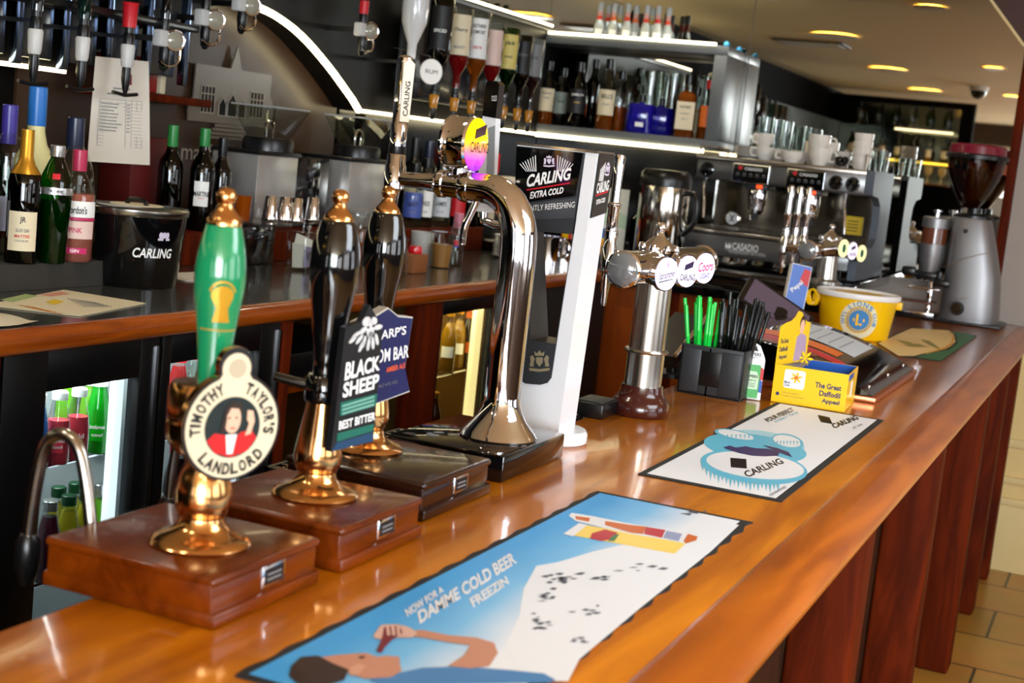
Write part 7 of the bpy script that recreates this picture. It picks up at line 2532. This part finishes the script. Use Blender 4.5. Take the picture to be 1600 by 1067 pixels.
# spirit measures on a small shelf above the jar of notes
t = thing('measure_stand', 'small dark stand with glass shelf for the steel measures', 'stand', (-2.46, 3.85, BZ))
b = MB().box(-2.50, -2.36, 3.62, 4.08, 1.335, 1.341, clear_thick)
b.build('glass_shelf', t)
b = MB().box(-2.492, -2.45, 3.56, 3.83, BZ + 0.0005, 1.335, gloss_black, 0.004)
b.build('support', t)
MB().box(-2.492, -2.47, 4.055, 4.075, BZ + 0.0005, 1.335, chrome, 0.002).build('support', t)
for i, (px, x) in enumerate(((421, -2.45), (444, -2.43), (461, -2.40), (487, -2.43))):
    y = Px(px, 345, x).y
    o = MB().lathe([(0.026, 0.0), (0.027, 0.004), (0.0245, 0.006), (0.018, 0.074), (0.017, 0.076), (0.0, 0.076)], chrome, seg=24).build('spirit_measure')
    o.location = (x, y, 1.3415)
    tag(o, ('leftmost steel spirit measure upside down on the glass shelf', 'steel spirit measure second from the left on the glass shelf', 'steel spirit measure directly above the jar of notes', 'rightmost steel spirit measure on the glass shelf')[i], 'spirit measure', 'steel spirit measures')
o = MB().lathe([(0.0, 0.0), (0.022, 0.0), (0.025, 0.075), (0.0, 0.075)], amber_liq, seg=20).build('amber_glass')
o.location = (-2.46, 3.655, 1.3415)
tag(o, 'small amber-filled glass left of the steel measures', 'glass')
JX = -2.31
jy = Px(472, 410, JX).y
t = thing('tip_jar', 'square glass tip jar holding banknotes on the back counter', 'jar', (JX, jy, BZ))
MB().box(JX - 0.038, JX + 0.038, jy - 0.045, jy + 0.045, BZ + 0.0005, 1.325, clear_thick, 0.010, 3).build('glass', t)
ft_ = Fr((JX + 0.012, jy - 0.012, 1.215), (0.62, 0.78, 0), (-0.06, 0.08, 1))
b = MB()
b.prism([(-0.035, 0.0), (0.0, 0.0), (0.004, 0.07), (-0.038, 0.075)], 0.0, 0.001, mat('note_grey', (196, 190, 180), 0.6), ft_)
b.prism([(-0.002, 0.004), (0.034, 0.0), (0.036, 0.062), (0.0, 0.066)], 0.004, 0.005, mat('note_violet', (120, 110, 140), 0.6), ft_)
b.prism(circle(0.011, 14, cx=0.018, cy=0.036, sy=1.4), 0.005, 0.0055, mat('note_dark', (70, 62, 84), 0.6), ft_)
b.prism([(-0.030, 0.07), (0.028, 0.055), (0.03, 0.085), (-0.024, 0.105)], -0.006, -0.005, paper, ft_)
b.build('banknotes', t, 'pale and violet banknotes')

# storage jar, box, cups and plates between pumps and swan-neck font
JX = -2.12
jy = Px(614, 425, JX).y
t = thing('citrus_jar', 'glass preserving jar with lemon and lime slices on the back counter', 'jar', (JX, jy, BZ))
MB().lathe([(0.0, BZ + 0.0005), (0.040, BZ + 0.0005), (0.044, BZ + 0.006), (0.044, BZ + 0.075), (0.036, BZ + 0.09), (0.036, BZ + 0.11), (0.040, BZ + 0.112), (0.040, BZ + 0.12), (0.036, BZ + 0.121)], clear, (JX, jy, 0), 28).build('glass', t)
lem = mat('lemon_flesh', (226, 226, 120), 0.35)
lim = mat('lime_skin', (120, 170, 40), 0.35)
b = MB()
rl = random.Random(4)
for k in range(10):
    a, r_ = rl.uniform(0, 6.28), rl.uniform(0, 0.024)
    c = Vector((JX + r_ * math.cos(a), jy + r_ * math.sin(a), BZ + 0.012 + 0.005 * k))
    nn = Vector((rl.uniform(-1, 1), rl.uniform(-1, 1), rl.uniform(-0.6, 1))).normalized()
    f = Fr(c, nn.orthogonal(), nn.cross(nn.orthogonal()))
    b.prism(circle(0.016, 14), -0.003, 0.003, lem, f, msides=lim)
b.build('citrus_slices', t)
o = MB()
xb = -2.15
yb_ = Px(643, 420, xb).y
o.box(xb - 0.04, xb + 0.035, yb_ - 0.055, yb_ + 0.045, BZ + 0.0005, BZ + 0.062, mat('kraft_box', (140, 84, 44), 0.6), 0.003)
tag(o.build('kraft_box', loc=(xb, yb_, BZ)), 'small brown box holding a red lid beside the citrus jar', 'box')
o = MB().lathe([(0.0, 0.0), (0.022, 0.0), (0.024, 0.008), (0.02, 0.024), (0.0, 0.026)], mat('red_lid', (214, 20, 34), 0.2, coat=0.5), seg=24).build('red_stopper')
o.location = (xb + 0.005, yb_ + 0.005, BZ + 0.063)
tag(o, 'round red lid resting on the small brown box', 'lid')
o = MB().lathe([(0.0, 0.0), (0.034, 0.0), (0.042, 0.115), (0.040, 0.115), (0.032, 0.004), (0, 0.004)], mat('milky_plastic', (206, 206, 202), 0.4, alpha=0.75), seg=24).build('plastic_tub')
o.location = (-2.27, Px(658, 400, -2.27).y, BZ + 0.0005)
tag(o, 'milky plastic tub behind the small brown box', 'tub')
cx__ = -2.19
cy__ = Px(688, 410, cx__).y
t = thing('measuring_cup', 'clear measuring cup half full of caramel-coloured sauce', 'cup', (cx__, cy__, BZ))
MB().lathe([(0.0, BZ + 0.0005), (0.031, BZ + 0.0005), (0.033, BZ + 0.004), (0.043, BZ + 0.125), (0.041, BZ + 0.125)], clear, (cx__, cy__, 0), 28).build('cup', t)
MB().lathe([(0.0, BZ + 0.004), (0.030, BZ + 0.004), (0.0375, BZ + 0.082), (0.0, BZ + 0.082)], caramel, (cx__, cy__, 0), 28).build('sauce', t)
yq = Px(778, 400, -2.18).y
for k in range(9):
    o = MB().lathe([(0.0, 0.0), (0.04, 0.0), (0.045, 0.003), (0.072, 0.012), (0.073, 0.014), (0.045, 0.006), (0.0, 0.004)], mat('side_plate', (176, 178, 180), 0.15, coat=0.4), seg=36).build('side_plate')
    o.location = (-2.26, 5.24, BZ + 0.0006 + 0.0098 * k)
    tag(o, ('lowest', 'second lowest', 'third lowest', 'fourth', 'middle', 'sixth', 'third highest', 'second highest', 'topmost')[k] + ' grey plate of the stack behind the chrome swan neck', 'plate', 'plates stacked on the back counter')
# handled jar of amber behind the black handles
t = thing('handled_jar', 'round glass jar of amber liquid behind the black pump handles', 'jar', (-2.40, 4.25, BZ))
MB().lathe([(0.0, BZ + 0.0005), (0.055, BZ + 0.0005), (0.06, BZ + 0.01), (0.06, BZ + 0.12), (0.045, BZ + 0.145), (0.045, BZ + 0.165), (0.05, BZ + 0.166), (0.05, BZ + 0.172)], clear, (-2.40, 4.25, 0), 28).build('glass', t)
MB().lathe([(0.0, BZ + 0.005), (0.055, BZ + 0.005), (0.057, BZ + 0.11), (0.0, BZ + 0.11)], amber_liq, (-2.40, 4.25, 0), 28).build('amber_liquid', t)
MB().tube(spline([(-2.35, 4.21, BZ + 0.155), (-2.33, 4.15, BZ + 0.15), (-2.33, 4.15, BZ + 0.06), (-2.35, 4.20, BZ + 0.05)], 5), 0.005, clear_thick, 8).build('jar_handle', t)

# ------------------------------------------------------------------ bottles inside the coolers
grp = 'soft drinks in the near cooler'
P_BOT = [(0.0, 0.0), (0.027, 0.0), (0.029, 0.004), (0.029, 0.075), (0.026, 0.11), (0.0175, 0.15), (0.0165, 0.172), (0.0, 0.172)]
sh1, sh2 = 0.8895, 0.6345
def cy_(px, py, x):
    return Px(px, py, x).y


names1 = [
    ('pink soft drink bottle at the front left of the lit cooler', -2.0, cy_(89, 700, -2.0), rose_liq, 'pink'),
    ('pink soft drink bottle with white lettering right of the first in the lit cooler', -2.0, cy_(119, 700, -2.0), rose_liq, 'pink'),
    ('lime-green soft drink bottle right of the pink ones', -2.068, cy_(137, 690, -2.068), lime_liq, 'lime'),
    ('bright green apple drink bottle by the cooler light strip', -2.015, 2.502, mat('apple_drink', (24, 170, 30), 0.2, trans=0.2, ior=1.15), 'green'),
    ('blue soft drink bottle at the left edge of the cooler glass', -2.01, cy_(56, 690, -2.01), mat('blue_drink', (70, 130, 230), 0.2, trans=0.2, ior=1.15), 'blue'),
]
for i, (lb_, x, y, lq, c) in enumerate(names1):
    bottle(lb_, (x, y, sh1), P_BOT, clear, cap=mat('cap_white', (230, 230, 230), 0.3), cap_h=0.016, liq=lq, fill=0.62 if c == 'pink' else 0.9, group=grp, s=0.87 if c != 'green' else 0.94,
           labels=[(0.03, 0.07, 0.5, lq, [('bottlegreen' if c != 'pink' else 'bold', 0.062, 0.035, 0.012, white_paint), ('still' if c == 'lime' else 'cool', 0.045, 0.025, 0.008, white_paint)])])
for i, (lb_, px, lq) in enumerate((('pale lime bottle at the back of the upper cooler shelf', 100, lime_liq),)):
    bottle(lb_, (-2.13, min(cy_(px, 690, -2.13), 2.535), sh1), P_BOT, clear, cap=green_cap, cap_h=0.016, liq=lq, fill=0.8, group=grp, s=0.9)
dk_green_cap = mat('cap_dark_green', (20, 70, 40), 0.3)
for i, (lb_, px, x, lq, cp) in enumerate((('purple juice bottle on the lower cooler shelf', 78, -1.998, purple_liq, silver_cap), ('yellow juice bottle with green cap on the lower cooler shelf', 107, -2.0, yellow_liq, dk_green_cap), ('yellow juice bottle behind the swan neck on the lower shelf', 134, -2.0, yellow_liq, dk_green_cap), ('greenish juice bottle beside the light strip on the lower shelf', 161, -2.015, lime_liq, silver_cap), ('juice bottle at the back of the lower cooler shelf, left', 90, -2.06, yellow_liq, dk_green_cap), ('juice bottle at the back of the lower cooler shelf, right', 116, -2.06, yellow_liq, dk_green_cap))):
    bottle(lb_, (x, min(cy_(px, 800, x), 2.53), sh2), P_SODA, clear, cap=cp, cap_h=0.02, liq=lq, fill=0.82, group=grp, s=0.92)
grp = 'drinks in the second cooler'
for i, (lb_, px, x, lq, z) in enumerate((('red cola bottle behind the green pump handle', 275, -2.03, mat('cola_red', (170, 20, 24), 0.2), sh1), ('clear drink bottle in the second cooler behind the green handle', 294, -2.04, water, sh1), ('orange drink bottle in the second cooler', 316, -2.04, amber_liq, sh1), ('pale bottle right of the green handle in the second cooler', 340, -2.05, lime_liq, sh1), ('dark cola bottle with round red and blue label on the lower shelf', 278, -2.02, dark_liq, sh2), ('dark cola bottle next to it on the lower shelf of the second cooler', 305, -2.03, dark_liq, sh2))):
    bottle(lb_, (x, cy_(px, 640 if z == sh1 else 720, x), z), P_SODA, clear, cap=red_print, cap_h=0.02, liq=lq, fill=0.85, group=grp, s=1.0 if z == sh1 else 1.2, labels=[(0.05, 0.10, 0.6, black_print, []), (0.08, 0.092, 0.25, red_print, []), (0.072, 0.08, 0.25, blue_print, [])] if z == sh2 else [(0.04, 0.09, 0.6, white_paint, [])])
grp = 'beers in the yellow-lit cooler'
for i, (lb_, px, x, z, lm) in enumerate((('amber beer bottle at the left of the yellow-lit cooler', 697, -2.03, sh1, white_paint), ('second amber beer bottle in the yellow-lit cooler', 712, -2.045, sh1, white_paint), ('amber bottle with an orange top in the yellow-lit cooler', 727, -2.04, sh1, mat('orange_label', (226, 110, 40), 0.5)), ('slim bottle with a red and white label on the lower shelf of the yellow-lit cooler', 678, -2.00, sh2, red_print), ('beer bottle at the back of the yellow-lit cooler', 706, -2.2, sh1, cream))):
    bottle(lb_, (x, max(cy_(px, 570 if z == sh1 else 640, x), 4.055), z), P_BEER, clear if i < 2 else brown_glass, cap=gold_foil if i != 2 else mat('cap_orange', (226, 120, 70), 0.3), cap_h=0.018 if i != 2 else 0.04, liq=gold_liq if i != 2 else amber_liq, fill=0.8, group=grp, s=0.92, labels=[(0.05, 0.09, 0.8, lm, [])])

# ------------------------------------------------------------------ shelf farther along the left wall, seen only in the mirror
t = thing('glass_shelves', 'lit glass shelves against a dark partition seen reflected in the end mirror', 'shelf', (-2.15, -0.15, 1.7))
SH = [(1.70, mat('shelf_board', (110, 60, 30), 0.3), None), (1.89, clear_thick, mat('yellow_led', (255, 210, 90), 0.5, em=2.5, emc=(255, 200, 60))), (2.17, clear_thick, led)]
for z, m_, lm in SH:
    MB().box(-2.72, -1.62, -0.268, -0.06, z, z + 0.012, m_).build('shelf_board', t)
b = MB().box(-2.30, -1.64, -0.062, -0.05, 1.885, 1.899, SH[1][2])
b.build('led_strip', t)
b = MB().box(-2.15, -1.64, -0.062, -0.05, 2.165, 2.180, led_soft)
b.build('led_strip', t)
MB().box(-2.72, -1.62, -0.269, -0.262, 1.70, 2.40, mat('shelf_back_mirror', (120, 126, 120), 0.08, 1.0)).build('back', t)
ords = ('first', 'second', 'third', 'fourth', 'fifth', 'sixth', 'seventh', 'eighth')
for i in range(7):
    x = -1.70 - 0.14 * i
    bottle(ords[i] + ' bottle from the window side on the middle reflected shelf', (x, -0.16, 1.9025), P_SPIRIT if i % 2 else P_ROUND, (green_glass, clear, brown_glass)[i % 3], cap=black, liq=(None, amber_liq, red_liq)[i % 3], fill=0.5, s=0.85, group='bottles on the reflected shelf', face=PI / 2, labels=[(0.05, 0.13, 0.9, cream, [])])
for i in range(6):
    x = -1.72 - 0.155 * i
    bottle(ords[i] + ' bottle from the window side on the top reflected shelf', (x, -0.16, 2.1825), P_SPIRIT, (green_glass, green_glass, clear)[i % 3], cap=black, s=0.8, group='bottles on the top reflected shelf', face=PI / 2, labels=[])
for i in range(8):
    o = MB().lathe([(0.0, 0.0), (0.03, 0.0), (0.006, 0.006), (0.005, 0.06), (0.03, 0.08), (0.038, 0.12), (0.034, 0.15), (0.032, 0.15)], mat('brandy_glass', (226, 200, 130), 0.1, alpha=0.6), seg=20).build('wine_glass')
    o.location = (-1.70 - 0.12 * i, -0.16, 1.7125)
    tag(o, ords[i] + ' stem glass from the window side on the reflected lower shelf', 'glass', 'stem glasses on the reflected shelf')
